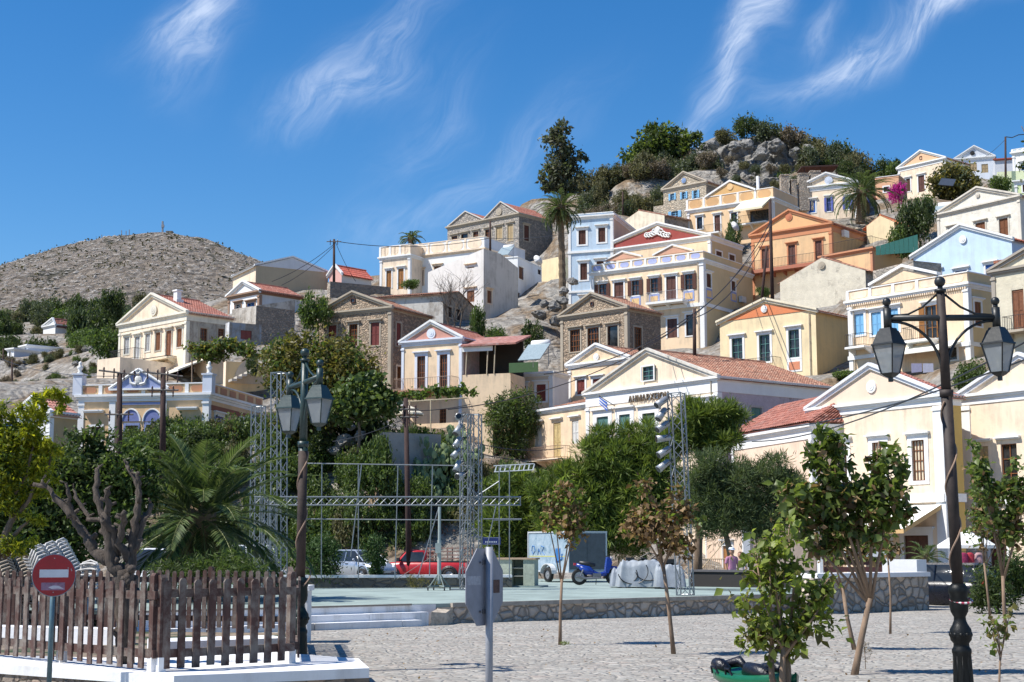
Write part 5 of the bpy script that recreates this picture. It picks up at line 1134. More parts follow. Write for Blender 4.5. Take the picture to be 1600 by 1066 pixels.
tree('pine_tree', 'broad dark pine crowning the ridge left of the rocks', 'tree', 1035, 290, 222, [(1035, 225, 48, 26), (1010, 245, 40, 26), (1060, 235, 38, 24), (1000, 262, 30, 24), (1075, 215, 24, 10), (1030, 205, 28, 12), (1050, 260, 34, 28)], 9000, .7, [LG['dark'], LG['pine']], .35, matidx=.4, shell=.4, seed=3)
tree('grey_tree', 'tall ragged grey green tree standing alone against the sky', 'tree', 880, 315, 200, [(878, 200, 16, 20), (872, 225, 22, 20), (885, 245, 26, 18), (908, 243, 20, 10), (875, 270, 26, 20), (850, 270, 14, 14), (893, 268, 20, 18), (880, 295, 28, 14), (868, 208, 10, 10), (855, 290, 16, 12)], 4200, .62, [leafmat((.055, .062, .042), (.11, .11, .07), .7, .2), LG['olive']], .3, clump=.42, shell=.5, seed=4)
tree('olive_tree', 'big grey olive tree before the skyline cream house', 'tree', 1490, 312, 182, [(1490, 282, 38, 26), (1468, 290, 24, 20), (1512, 290, 22, 18), (1490, 300, 34, 14)], 5200, .5, [LG['olive'], LG['rust']], .3, matidx=.75, seed=6)
m = MB(); p = at(1478, 300, 178); m.box(-.9, -.05, 0, .9, .05, 1.3); tag(m.build('solar_collector', paint((.05, .06, .08), .2), loc=p + Vector((0, 0, .8)), rot=(R(-40), R(12), R(-30))), 'tilted dark solar panel before the olive tree', 'solar panel')

# --- palms
def frond(mbq, base, az_, el_, L, droop, nl, lw, rnd, leafL, rach=.02):
    pts = []; p = Vector(base); e = el_; st = L / 10
    for i in range(11):
        pts.append(p.copy()); d = Vector((math.cos(az_) * math.cos(e), math.sin(az_) * math.cos(e), math.sin(e))); p = p + d * st; e -= droop / 10 * (0.4 + i * .16)
    mbq['r'].tube(pts, [rach * (1.15 - .1 * i) for i in range(11)], 4, caps=False)
    for j in range(nl):
        f = .12 + .88 * j / nl; i = min(9, int(f * 10)); q = pts[i].lerp(pts[i + 1], f * 10 - i) if i < 10 else pts[10]
        d = (pts[i + 1] - pts[i]).normalized(); s = d.cross(Vector((0, 0, 1))).normalized(); u = s.cross(d)
        ll = leafL * math.sin(math.pi * min(1, .18 + f * .78)) * rnd.uniform(.85, 1.1) + .05
        for sg in (-1, 1):
            mbq['p'].append(tuple(q)); dd = (s * sg * .62 + d * .80 + u * (.22 + rnd.uniform(-.08, .08)) + Vector((0, 0, -.12))).normalized()
            mbq['d'].append(tuple(dd)); mbq['l'].append(ll)
def palm(label, px, pyb, d, pcx, pcy, L, nf, trunk_r, leafL=.35, nl=34, seed=1, dead=6, name='palm_tree', lw=.05, trunk=True, minel=-.5, cat='palm tree', dr=(1.0, 1.6), fe=.8):
    rnd = random.Random(seed); p0 = at(px, pyb, d); c = at(pcx, pcy, d) - p0; root = empty(name, p0, 0, label, cat)
    st = {'r': MB(), 'p': [], 'd': [], 'l': []}
    for k in range(nf):
        f = (k + .5) / nf; el = 1.45 - (1.45 - minel) * f ** fe; az_ = k * 2.39996 + rnd.uniform(-.2, .2)
        frond(st, c + Vector((math.cos(az_) * trunk_r * .5, math.sin(az_) * trunk_r * .5, 0)), az_, el, L * rnd.uniform(.85, 1.05) * (.75 + .25 * min(1, f * 3)), rnd.uniform(*dr), nl, lw, rnd, leafL)
    def mk(st, nm, mt, rm):
        P = np.array(st['p']); Dv = np.array(st['d']); Lv = np.array(st['l'])[:, None]; n = len(P)
        nr = np.cross(Dv, np.tile([0, 0, 1.0], (n, 1))); nr = unit(np.cross(nr, Dv)); sd = np.cross(Dv, nr)
        v = np.stack([P, P + Dv * Lv * .4 + sd * lw * .5, P + Dv * Lv + np.array([0, 0, -1]) * Lv * .12, P + Dv * Lv * .4 - sd * lw * .5], 1).reshape(-1, 3)
        q = (np.arange(n)[:, None] * 4 + np.array([[0, 1, 2, 3]]))
        me = bpy.data.meshes.new(nm); me.from_pydata(v.tolist(), [], q.tolist()); me.materials.append(mt); o = bpy.data.objects.new(nm, me); COL.objects.link(o); o.parent = root
        st['r'].build('frond_stems', rm, o)
    mk(st, 'crown', LG['palm'], paint((.20, .22, .08), .6))
    if dead:
        s2 = {'r': MB(), 'p': [], 'd': [], 'l': []}
        for k in range(dead): frond(s2, c - Vector((0, 0, .15)), k * 2.4 + .5, -.55 - rnd.random() * .5, L * .6, .9, nl, lw, rnd, leafL * .8)
        mk(s2, 'dead_fronds', LG['palmd'], paint((.3, .22, .12), .8))
    if trunk:
        m = MB(); pts = []; rs = []; n_ = 26
        for i in range(n_): f = i / (n_ - 1); pts.append(Vector((0, 0, -.3)).lerp(c, f)); rs.append(trunk_r * (1.15 - .3 * f) * (1.0 if i % 2 else 1.14))
        m.tube(pts, rs, 10); m.ball(tuple(c), trunk_r * 1.5, 10, sc=(1, 1, 1.3)); m.build('trunk', bark((.17, .12, .075), (14, 14, 6), .03), root)
    return root
palm('tall palm with shaggy skirt of dead fronds beside the blue house', 880, 492, 150, 876, 325, 2.9, 52, .34, .55, 26, 11, 20, lw=.08, minel=-.9)
palm('wide palm with pale drooping fronds before the blue shuttered house', 1344, 345, 168, 1346, 300, 4.4, 50, .45, .7, 28, 12, 8, lw=.09, minel=-.7)
palm('dark little palm top showing over the cream parapet', 644, 400, 185, 642, 373, 1.9, 26, .3, .45, 22, 13, 0, lw=.09)
palm('large green date palm in the middle of the fenced garden', 322, 918, 38, 314, 812, 3.2, 58, .27, .60, 54, 14, 10, lw=.05, minel=-.55, dr=(.75, 1.35), fe=.95)
palm('young palm in front of the yellow shop entrance', 1446, 905, 62, 1447, 872, 1.15, 20, .1, .3, 24, 15, 0, lw=.03, minel=-.2)

# --- mid-ground trees
tree('bushy_tree', 'large olive brown tree above the left lamp, before the stone mansion', 'tree', 500, 715, 98, [(480, 570, 66, 44), (530, 580, 60, 48), (440, 560, 34, 38), (500, 625, 70, 50), (560, 620, 34, 44), (470, 535, 34, 18), (535, 545, 30, 20), (430, 600, 24, 26), (465, 660, 40, 40)], 22000, .30, [LG['mid'], LG['rust']], .22, matidx=.72, seed=21)
tree('fig_tree', 'bright leaved fig tree at the left end of the pergola', 'tree', 560, 700, 93, [(560, 625, 46, 32), (600, 630, 30, 24), (530, 640, 22, 26), (575, 600, 34, 16)], 3000, .34, LG['fig'], .1, ratio=.8, seed=22, clump=.4)
tree('feathery_tree', 'feathery green tree beside the town hall wing', 'tree', 806, 745, 118, [(805, 640, 38, 26), (790, 665, 34, 30), (825, 660, 26, 30), (780, 640, 24, 20), (815, 620, 26, 14), (800, 695, 34, 22)], 9000, .38, [LG['dark'], LG['mid']], .12, ratio=.22, seed=23, clump=.4, droop=.4)
tree('pine_tree', 'tall green pine in front of the town hall', 'tree', 950, 905, 68, [(940, 720, 50, 34), (985, 735, 62, 44), (910, 755, 44, 36), (960, 790, 70, 44), (895, 800, 46, 40), (1000, 690, 36, 30), (925, 690, 30, 22), (1010, 800, 50, 40), (860, 770, 34, 40), (950, 840, 70, 34), (1020, 740, 44, 40), (1040, 790, 40, 40), (880, 830, 50, 40), (950, 690, 40, 24)], 62000, .42, [LG['pine'], LG['mid']], .20, ratio=.10, matidx=.2, seed=24, clump=.20, ncl=620, up=.8, tuft=True)
tree('pine_tree', 'pine spreading right behind the slanting light tower', 'tree', 1090, 905, 72, [(1110, 655, 46, 26), (1140, 650, 24, 22), (1080, 670, 34, 26), (1090, 640, 20, 22), (1050, 690, 36, 30), (1120, 690, 40, 24), (1070, 640, 20, 14)], 24000, .42, [LG['pine'], LG['mid']], .18, ratio=.10, matidx=.2, seed=25, clump=.2, ncl=260, up=.8, tuft=True)
tree('pine_tree', 'low pine behind the lighting tower and the pale cabinet', 'tree', 805, 905, 70, [(800, 770, 40, 34), (790, 820, 44, 44), (830, 810, 34, 44), (770, 790, 22, 40), (815, 860, 50, 34), (835, 770, 30, 30), (850, 850, 30, 40)], 26000, .40, [LG['pine'], LG['mid']], .18, ratio=.14, matidx=.3, seed=26, clump=.22, ncl=280, tuft=True)
tree('tamarisk_tree', 'soft grey green tamarisk between the pine and the saplings', 'tree', 1150, 905, 64, [(1110, 745, 44, 36), (1150, 760, 50, 44), (1205, 750, 44, 36), (1130, 800, 54, 40), (1190, 805, 50, 34), (1235, 770, 26, 40), (1090, 780, 30, 40)], 48000, .26, LG['tam'], .14, ratio=.13, seed=27, clump=.26, ncl=420, tuft=True)
tree('broad_tree', 'dark leafy tree filling the left edge above the stacked chairs', 'tree', 60, 905, 36, [(60, 760, 70, 60), (120, 740, 60, 50), (170, 740, 50, 46), (30, 830, 60, 60), (110, 820, 70, 56), (190, 790, 40, 50), (-20, 780, 60, 80), (140, 690, 34, 26), (60, 880, 90, 30), (225, 760, 30, 40), (210, 720, 30, 30)], 44000, .15, [LG['mid'], LG['dark']], .16, ratio=.42, matidx=.45, seed=28, clump=.33)
tree('yellow_tree', 'airy yellow green tree overhanging from the left edge', 'tree', -60, 930, 29, [(70, 760, 34, 16), (100, 700, 22, 10), (110, 625, 16, 6), (30, 850, 40, 16), (30, 640, 42, 16, 0), (80, 622, 36, 12), (10, 690, 50, 30), (60, 730, 26, 22), (-10, 740, 50, 40), (40, 680, 34, 20), (20, 780, 40, 20), (-40, 660, 50, 40), (85, 640, 24, 8), (50, 810, 24, 14), (20, 740, 40, 30), (75, 700, 30, 16), (40, 655, 30, 20)], 21000, .11, [LG['yel'], LG['mid']], .12, ratio=.34, seed=29, clump=.34, ncl=420, droop=.25, matidx=.22)
for (x, w, h, yb, d_, lab) in ((502, 60, 92, 924, 50.5, 'wide dense dark green cypress bush behind the stage edge'), (588, 34, 88, 920, 50.5, 'slim dark green clipped cypress bush by the silver car')):
    tree('cypress_bush', lab, 'bush', x, yb, d_, [(x, yb - h * .45, w * .5, h * .5), (x, yb - h * .75, w * .36, h * .2)] if w > 50 else [(x, yb - h * .62, w * .5, h * .36), (x, yb - h * .2, w * .3, h * .25)], 5200 if w > 50 else 2600, .13, leafmat((.025, .055, .012), (.07, .12, .03), .6, .15), .05, ratio=.3, seed=x, clump=.35, shell=.35)
# hedge and thicket on the bank behind the car park
for i in range(120):
    x = RN.uniform(190, 880); y = RN.uniform(730, 895) if x < 700 else RN.uniform(770, 895); d_ = 91.5 + (895 - y) * .055
    put_bush(['mid', 'fig', 'mid_b', 'scrub', 'dark', 'fig'][i % 6], x, y, d_, RN.uniform(46, 84), RN.uniform(34, 56), 'tangled shrub on the bank behind the car park', 'shrubs on the bank behind the parked cars', 'thicket_shrub', 'shrub', z='g')
for i, (x, y, w, h, k, d_) in enumerate([(500, 800, 70, 60, 'fig', 95), (560, 790, 80, 60, 'fig', 96), (620, 800, 80, 62, 'fig', 96), (680, 800, 70, 66, 'fig', 96), (520, 860, 90, 60, 'mid_b', 93), (600, 862, 90, 66, 'scrub', 93), (690, 862, 80, 60, 'red', 93), (650, 850, 60, 44, 'fig', 92), (740, 850, 60, 60, 'mid', 93), (470, 860, 60, 70, 'mid', 93), (760, 770, 60, 44, 'red', 98), (790, 745, 50, 40, 'dry', 101), (600, 715, 60, 46, 'dark_b', 96), (500, 705, 60, 36, 'dark', 97), (445, 760, 60, 60, 'mid', 96), (705, 760, 50, 40, 'red', 97), (400, 850, 80, 90, 'mid_b', 92), (340, 860, 80, 80, 'dark', 92), (430, 700, 50, 30, 'scrub', 100), (560, 740, 60, 30, 'mid', 98)]):
    put_bush(k, x, y + 4, d_, w, h, 'tangled shrub on the bank behind the car park', 'shrubs on the bank behind the parked cars', 'thicket_shrub', 'shrub')
def cactus():
    root = empty('prickly_pear', at(690, 800, 93.5), 0, 'big prickly pear thicket right of the wooden pole', 'cactus'); rng = np.random.default_rng(5); p0 = root.location
    bl = []
    for (x, y, rx, ry) in ((690, 710, 36, 30), (715, 690, 30, 24), (680, 750, 34, 34), (700, 780, 30, 26), (730, 720, 24, 24), (670, 730, 24, 20)):
        c = at(x, y, 93.5) - p0; s = 93.5 / FPX; bl.append((c.x, rng.uniform(-.5, .5), c.z, rx * s, .8, ry * s))
    pts = blob_pts(bl, 620, .5, ncl=120, rng=rng); m = MB()
    for p in pts:
        a = rng.uniform(0, 3.14); t = rng.uniform(-.5, .5); w = rng.uniform(.12, .2); h = w * 1.45; ca, sa = math.cos(a), math.sin(a); ring = []
        for k in range(8):
            q = 2 * math.pi * k / 8; u = math.cos(q) * w; v = math.sin(q) * h; ring.append((p[0] + ca * u + sa * v * t, p[1] + sa * u, p[2] + v))
        c0 = (p[0] - sa * .035, p[1] + ca * .035, p[2]); c1 = (p[0] + sa * .035, p[1] - ca * .035, p[2])
        m.add(ring + [c0, c1], [(k, (k + 1) % 8, 8) for k in range(8)] + [((k + 1) % 8, k, 9) for k in range(8)])
    m.build('pads', LG['cact'], root)
cactus()
tree('oleander_bush', 'dense oleander at the right edge behind the saplings', 'bush', 1560, 962, 41, [(1560, 915, 40, 40), (1595, 905, 34, 44), (1535, 935, 22, 24)], 5200, .17, [LG['mid'], LG['dark']], .04, ratio=.22, seed=31, clump=.4)
tree('flower_bush', 'low flowering bush in front of the date palm', 'bush', 320, 915, 35, [(300, 890, 44, 20), (360, 890, 36, 22), (250, 895, 26, 14), (400, 895, 20, 16)], 5000, .16, [LG['mid'], LG['dark']], .03, ratio=.14, seed=32, clump=.5, up=.1)

# --- saplings on the plaza
SB = bark((.22, .15, .10), (6, 6, 2), .006)
def sapling(label, px, py, crown, n, mats, mi, tr, size, seed, forks=5, fork_y=None, lean=0, group=None, stems=((0, 0),), ratio=.72, droop=.55, clump=.4, ncl=None, name='young_tree', d=None):
    d = d or atz(px, py, 0).y; rng = np.random.default_rng(seed); p0 = Vector((at(px, py, d).x, d, 0)); root = empty(name, p0, 0, label, 'young tree' if name == 'young_tree' else 'shrub', group)
    s = d / FPX; bl = []
    for b in crown: c = at(b[0], b[1], d) - p0; bl.append((c.x, b[4] * s if len(b) > 4 else 0, c.z, b[2] * s, (b[2] + b[3]) * .45 * s, b[3] * s))
    rnd = random.Random(seed); m = MB(); tips = []
    fz = (at(px, fork_y, d).z if fork_y else min(b[2] - b[5] for b in bl)); cx = bl[0][0]
    for sx, sy in stems:
        f = Vector((cx * (.55 if lean == 0 else lean) + sx, sy, fz)); b0 = Vector((sx * .4, sy * .4, -.05)); b1 = b0.lerp(f, .5) + Vector((rnd.uniform(-.04, .04), 0, 0))
        m.tube([b0, b0.lerp(b1, .6), b1, f], [tr * 1.3, tr * 1.05, tr, tr * .85], 8)
        for k in range(forks):
            b = bl[(k + seed) % len(bl)]; t = Vector((b[0] + rnd.uniform(-.5, .5) * b[3], b[1] + rnd.uniform(-.5, .5) * b[4], b[2] + rnd.uniform(.1, .85) * b[5]))
            mid = f.lerp(t, .5) + Vector((rnd.uniform(-.1, .1), rnd.uniform(-.1, .1), .02)); pts = [f - Vector((0, 0, rnd.uniform(0, .15))), mid, t]; m.tube(pts, [tr * .6, tr * .4, tr * .15], 6)
            for q in range(7):
                a = mid.lerp(t, rnd.random()); e = a + Vector((rnd.uniform(-1, 1), rnd.uniform(-1, 1), rnd.uniform(-.2, 1))) * b[3] * .55; m.tube([a, a.lerp(e, .5) + Vector((0, 0, .03)), e], [tr * .2, tr * .15, tr * .08], 4, caps=False); tips += [a.lerp(e, t_) for t_ in (.35, .55, .75, .9, 1)]
    m.build('trunk', SB, root, True)
    k1 = int(n * .5); P1 = blob_pts(bl, n - k1, clump, ncl=ncl or 46, rng=rng, shell=.55); T = np.array([tuple(t) for t in tips]); P2 = T[rng.integers(0, len(T), k1)] + rng.normal(size=(k1, 3)) * size * .55
    P = np.concatenate([P1, P2]); zmin = min(b[2] - b[5] for b in bl); P = P[P[:, 2] > max(.1, zmin - .1)]
    if len(mats) > 1:
        zt = (P[:, 2] - P[:, 2].min()) / (np.ptp(P[:, 2]) + 1e-6); idx = (rng.random(len(P)) + .35 * (zt - .5) > mi).astype(int)
    else: idx = None
    leaf_mesh('leaves', P, size, mats, root, ratio, .8, .35, rng=rng, matidx=idx, droop=droop, sv=.45)
    return root
GB = [LG['brn'], LG['sap']]; 
sapling('thin young tree with brown withered leaves and green tips, left of the leaning one', 875, 1007, [(880, 805, 34, 40), (905, 790, 24, 26), (858, 780, 18, 26), (885, 770, 26, 22), (895, 830, 24, 22)], 900, GB, .58, .028, .105, 41, fork_y=905)
sapling('leaning young tree with round crown of withered brown leaves', 1053, 1023, [(1030, 815, 56, 42), (1005, 770, 24, 36), (1070, 800, 30, 34), (1000, 830, 32, 30), (1055, 850, 38, 26), (990, 745, 14, 22)], 1900, GB, .80, .033, .10, 42, fork_y=880, lean=.75)
sapling('bushy green shrub with many stems standing over the green kayak', 1222, 1085, [(1215, 900, 60, 62), (1190, 960, 46, 50), (1255, 950, 54, 56), (1225, 840, 36, 46), (1285, 930, 34, 34), (1190, 870, 34, 36), (1250, 1000, 44, 34), (1170, 1010, 26, 40), (1215, 1010, 40, 30), (1155, 1000, 18, 20)], 1550, [LG['rust'], leafmat((.12, .16, .03), (.27, .31, .075), .45, .45)], .14, .035, .105, 43, fork_y=1010, stems=((-.1, 0), (.1, .1), (.02, -.1)), d=17.3, droop=.8)
sapling('tallest young tree with three leafy crowns left of the right lamp', 1334, 1055, [(1375, 700, 34, 50), (1375, 760, 50, 50), (1330, 790, 50, 46), (1295, 700, 20, 36), (1300, 760, 40, 40), (1250, 760, 34, 40), (1255, 700, 16, 30), (1250, 810, 40, 34), (1395, 810, 36, 34), (1330, 830, 50, 26), (1385, 665, 18, 22)], 3800, [LG['brn'], LG['sap2']], .16, .045, .125, 44, forks=8, fork_y=935)
sapling('slim young tree just behind the tallest one', 1336, 1016, [(1300, 850, 30, 30), (1350, 860, 34, 26), (1240, 800, 26, 30)], 600, [LG['brn'], LG['sap2']], .3, .035, .12, 45, forks=4, fork_y=915)
sapling('very thin young tree before the right stone wall', 1391, 990, [(1386, 820, 26, 30), (1385, 860, 14, 14)], 260, [LG['brn'], LG['sap2']], .4, .022, .12, 46, forks=4, fork_y=870)
sapling('young tree with pale trunk right of the right lamp, nearer the wall', 1573, 1000, [(1560, 780, 40, 46), (1590, 760, 34, 50), (1530, 740, 20, 46), (1575, 830, 36, 26), (1610, 800, 34, 50)], 2000, [LG['brn'], LG['sap2']], .16, .036, .125, 47, forks=6, fork_y=900)
sapling('second young tree right of the right lamp, thinner trunk', 1547, 962, [(1530, 810, 26, 40), (1545, 770, 24, 50), (1580, 820, 24, 30), (1525, 700, 10, 24)], 1100, [LG['brn'], LG['sap2']], .18, .03, .125, 48, forks=5, fork_y=880)
sapling('knee high spindly sapling in the bottom right corner', 1568, 1090, [(1560, 990, 24, 24), (1548, 975, 12, 14), (1575, 965, 8, 12)], 110, [LG['sap'], LG['rust']], .5, .012, .07, 49, forks=6, fork_y=1020, d=15.5)
tree('weed_tuft', 'low yellowing weeds at the foot of the cypress bush', 'weeds', 660, 918, 49.3, [(650, 910, 24, 12), (680, 912, 14, 8)], 700, .1, LG['rust'], 0, ratio=.15, seed=50)
tree('weed_tuft', 'tiny green weeds at the foot of the brown young tree', 'weeds', 884, 1009, 26.6, [(884, 1006, 9, 3)], 90, .05, LG['sap'], 0, ratio=.2, seed=51)
tree('weed_tuft', 'wispy dry weed beside the tallest young tree', 'weeds', 1352, 1040, 22, [(1350, 1015, 14, 18)], 160, .045, LG['dry'], .006, ratio=.2, seed=52)

# pollarded old tree inside the fence
def pollard():
    d = 19.7; p0 = Vector((at(195, 1040, d).x, d, .1)); root = empty('pollarded_tree', p0, 0, 'old gnarled pollarded tree with bare cut limbs behind the picket fence', 'tree')
    Q = lambda x, y, dy=0: tuple(at(x, y, d + dy) - p0)
    m = MB(); rnd = random.Random(3)
    def br(pts, r0, r1, dy=0):
        k = len(pts); P = [Vector(Q(x, y, dy * i / k)) for i, (x, y) in enumerate(pts)]; F_ = []
        for i in range(k - 1):
            for j in range(4):
                f = j / 4; q = P[i].lerp(P[i + 1], f); F_.append(q + Vector((rnd.uniform(-1, 1), rnd.uniform(-1, 1), 0)) * .022)
        F_.append(P[-1]); n = len(F_); rs = [(r0 + (r1 - r0) * i / n) * .56 * rnd.uniform(.8, 1.22) for i in range(n)]
        m.tube(F_, rs, 9)
        for q in range(rnd.randint(2, 4)):
            i = rnd.randrange(n // 3, n); e = F_[i] + Vector((rnd.uniform(-1, 1), rnd.uniform(-.6, .6), rnd.uniform(.1, .8))).normalized() * (rs[i] + .07); m.tube([F_[i], e], [rs[i] * .55, rs[i] * .42], 7)
    br([(196, 1050), (196, 1000), (193, 940), (192, 890)], .20, .20); br([(200, 1045), (205, 960), (208, 900)], .12, .13, .2)
    br([(192, 905), (178, 885), (170, 850), (163, 800)], .17, .10, -.1); br([(175, 880), (148, 862), (128, 830), (112, 805)], .14, .085, .3)
    br([(112, 808), (95, 785), (72, 760), (52, 757)], .075, .045, .2); br([(118, 812), (108, 785), (103, 755)], .055, .04, -.2); br([(72, 762), (66, 750)], .04, .03)
    br([(165, 812), (140, 812), (125, 790), (115, 765)], .06, .035, .3)
    br([(163, 810), (152, 780), (150, 745), (152, 732)], .085, .055, .2); br([(170, 830), (168, 790), (166, 765)], .075, .055, -.3)
    br([(200, 900), (208, 860), (212, 815), (217, 780)], .13, .07, .1); br([(217, 785), (214, 755), (200, 728), (196, 722)], .055, .028, .3); br([(217, 785), (217, 755), (216, 738)], .05, .035, -.1)
    br([(205, 880), (185, 850), (192, 815), (196, 800)], .10, .06, -.4); br([(212, 860), (224, 820), (236, 788)], .08, .045, .2); br([(185, 870), (176, 830), (160, 812)], .1, .06, -.3)
    for i in range(14): x, y = rnd.uniform(184, 210), rnd.uniform(885, 925); m.ball(Q(x, y, rnd.uniform(-.15, .1)), rnd.uniform(.03, .065), 8, sc=(1, 1, rnd.uniform(.8, 1.5)))
    m.build('trunk', bark((.10, .078, .062), (20, 20, 5), .05), root, True)
pollard()

# --- rocks
def rockmat():
    m, t, b = newmat('limestone'); g = G(t); v = g.pos(); n = g.noise(v, .8, 9, .75, .5)
    col = g.ramp(n, [(.34, (.06, .055, .05)), (.47, (.20, .19, .175)), (.60, (.34, .325, .30)), (.72, (.30, .23, .17))])  # low noise runs dark: crevice shade painted into the rock
    return fin(m, g, b, col, .95, g.bump(n, .5, 1.0))
RM = rockmat(); RP = []
for sd in range(5):
    import bmesh
    bm = bmesh.new(); bmesh.ops.create_icosphere(bm, subdivisions=4, radius=1)
    for v in bm.verts:
        p = v.co.copy(); c = mnoise.voronoi(p * 1.3 + Vector((sd * 9, 0, 0)))[0]; f = .72 + .42 * (c[1] - c[0]) + .22 * mnoise.fractal(p * 2.5 + Vector((sd * 7, 1, 2)), 1, 2, 5)
        v.co = p
    rq = random.Random(sd + 50)
    for q in range(22):
        nn_ = Vector((rq.gauss(0, 1), rq.gauss(0, 1), rq.gauss(0, 1))).normalized(); c_ = rq.uniform(.55, .85)
        for v in bm.verts:
            e_ = v.co.dot(nn_) - c_
            if e_ > 0: v.co -= nn_ * e_
    for v in bm.verts: v.co *= 1 + .17 * mnoise.fractal(v.co * 3.0 + Vector((sd * 7, 1, 2)), 1, 2, 5); v.co.z *= .85
    me = bpy.data.meshes.new('boulder'); bm.to_mesh(me); bm.free(); me.materials.append(RM); RP.append(me)
def rock(px, py, d, w, h, label, group, i, name='boulder', cat='boulder', gr=False):
    o = bpy.data.objects.new(name, RP[i % 5]); COL.objects.link(o); s = d / FPX; p = at(px, py, d); p.z = tz(p.x, p.y) + .1 if gr else p.z; o.location = p; o.scale = (w * s * .55, w * s * .5, h * s * .6); o.rotation_euler = (rr.uniform(-.3, .3), rr.uniform(-.3, .3), rr.uniform(0, 6.28)); tag(o, label, cat, group)
def outcrop():
    nu, nv = 210, 90; V = []; F_ = []
    for j in range(nv + 1):
        for i in range(nu + 1):
            u = i / nu; v = j / nv; px = 1078 + 215 * u; top = np.interp(u, [0, .08, .2, .35, .5, .62, .75, .88, 1], [248, 226, 216, 222, 212, 208, 222, 232, 258]); py = top + (318 - top) * v; d = 226 - 16 * v
            p = at(px, py, d); q = Vector((p.x * .22, p.y * .16, p.z * .30)); c = mnoise.voronoi(q + Vector((0, 0, mnoise.noise(q * 1.5) * .5)))[0]
            a = (c[1] - c[0]); h = min(a, .45) * 3.4 + mnoise.fractal(q * 2.2, 1, 2, 5) * 1.1 + (mnoise.voronoi(q * 2.6)[0][0] - .4) * -1.1
            e = min(1, min(u, 1 - u) * 9, (v + .02) * 9); V.append((p.x, p.y - h * e - .8, p.z + h * .30 * e))
    for j in range(nv):
        for i in range(nu): a = j * (nu + 1) + i; F_.append((a, a + nu + 1, a + nu + 2, a + 1))
    b0 = len(V)
    for i in range(nu + 1): x, y, z = V[i]; V.append((x, y + 9, z - 6))
    for i in range(nu): F_.append((i, i + 1, b0 + i + 1, b0 + i))
    me = bpy.data.meshes.new('rock_outcrop'); me.from_pydata(V, [], F_); me.materials.append(RM); o = bpy.data.objects.new('rock_outcrop', me); COL.objects.link(o); tag(o, kind='structure')
outcrop()
for i, (x, y, w, h) in enumerate([(1113, 224, 22, 16), (1097, 238, 20, 14), (1147, 226, 22, 16), (1168, 222, 20, 20), (1213, 224, 28, 24), (1243, 236, 22, 18), (1262, 228, 22, 16), (1188, 238, 24, 20), (1272, 248, 20, 16)]):
    rock(x, y + 4, 219 - (y - 210) * .12, w * 1.25, h * 1.3, 'grey limestone boulder of the outcrop on the ridge', 'limestone boulders on the ridge', i)
for i, (x, y, w, h) in enumerate([(845, 492, 30, 18), (865, 480, 30, 20), (880, 470, 26, 20), (870, 500, 34, 22), (850, 475, 22, 14), (890, 490, 26, 24), (880, 455, 20, 14), (895, 440, 24, 18)]): rock(x, y, 147, w, h, 'pale rock on the gap slope under the tall palm', 'pale rocks under the tall palm', i + 1)
for i, (x, y, w, h) in enumerate([(540, 690, 40, 24), (522, 705, 34, 24), (562, 680, 24, 20), (548, 668, 20, 12)]): rock(x, y, 97, w, h, 'large grey rock below the fig tree', 'grey rocks below the fig tree', i + 2)
for i in range(110):
    x = rr.uniform(-15, 150); q_ = rr.random() ** 2; rock(x, 600, rr.uniform(128, 186), 5 + 17 * q_, 4 + 10 * q_, 'weathered rock on the dry slope at the far left', 'rocks on the dry left slope', i, gr=True)

for i, (x, y) in enumerate([(1140, 248), (1162, 256), (1182, 262), (1205, 262), (1228, 262), (1150, 278), (1175, 296), (1212, 286), (1245, 278), (1128, 268), (1252, 262), (1222, 298), (1140, 296)]):
    put_bush(['dry', 'scrub', 'olive'][i % 3], x, y + 8, 216.5 - (y - 210) * .12, 24, 15, 'small scrub tuft wedged between the ridge boulders', 'scrub tufts between the ridge boulders', 'scrub_tuft', 'bush')
for i in range(120):
    x = rr.uniform(-20, 150); d_ = rr.uniform(128, 186)
    if x < 60 and d_ > 176: continue
    put_bush(['dry', 'scrub', 'olive', 'mid_b'][i % 4], x, 600, d_, rr.uniform(10, 26), rr.uniform(7, 18), 'small dry bush on the stony slope at the far left', 'small bushes on the stony left slope', 'scrub_tuft', 'bush', z='g')
# ---------------------------------------------------------------- stage platform, walls, steps
STZ = .47
stage_top = paint((.275, .34, .315), .85, .25, .003, scale=.9)
def stone_face():
    return rubble((.58, .49, .41), 3.5, (.30, .255, .21), flat=1.3, mw=.075, dist=.09)
P1 = atz(697, 975, 0); P2 = atz(1160, 957.5, 0); dv = (P2 - P1).normalized(); L_ = P1 - dv * 8.2; R_ = P2 + dv * 3.0
nv = Vector((dv.y, -dv.x, 0)); rz_ = math.atan2(dv.y, dv.x)
S0 = atz(470, 918, STZ); S1_ = atz(800, 912, STZ); 
stage = empty('stage_platform', (P1.x, P1.y, 0), rz_, 'low open air stage with pale green floor and rubble stone front', 'stage')
def loc_(p): q = p - P1; return (q.dot(dv), -q.dot(nv))
lw, rw = loc_(L_)[0], loc_(R_)[0]
m = MB(); m.box(lw, .0, STZ - .09, rw, 26, STZ); m.build('stage_floor', stage_top, stage)
m = MB(); x0_, y0_ = loc_(Vector((at(806, 880, 50).x, 50, 0))); x1_, y1_ = loc_(Vector((at(1290, 880, 49).x, 49, 0))); x2_, y2_ = loc_(Vector((at(1180, 880, 66).x, 66, 0))); x3_, y3_ = loc_(Vector((at(806, 880, 66).x, 66, 0))); m.prism([(x0_, y0_), (x1_, y1_), (x2_, y2_), (x3_, y3_)], 'z', 0, STZ - .004); m.build('stage_floor', stage_top, stage)
m = MB(); m.box(.15, -.06, -.2, rw, .3, STZ - .091); m.build('stone_front', stone_face(), stage)
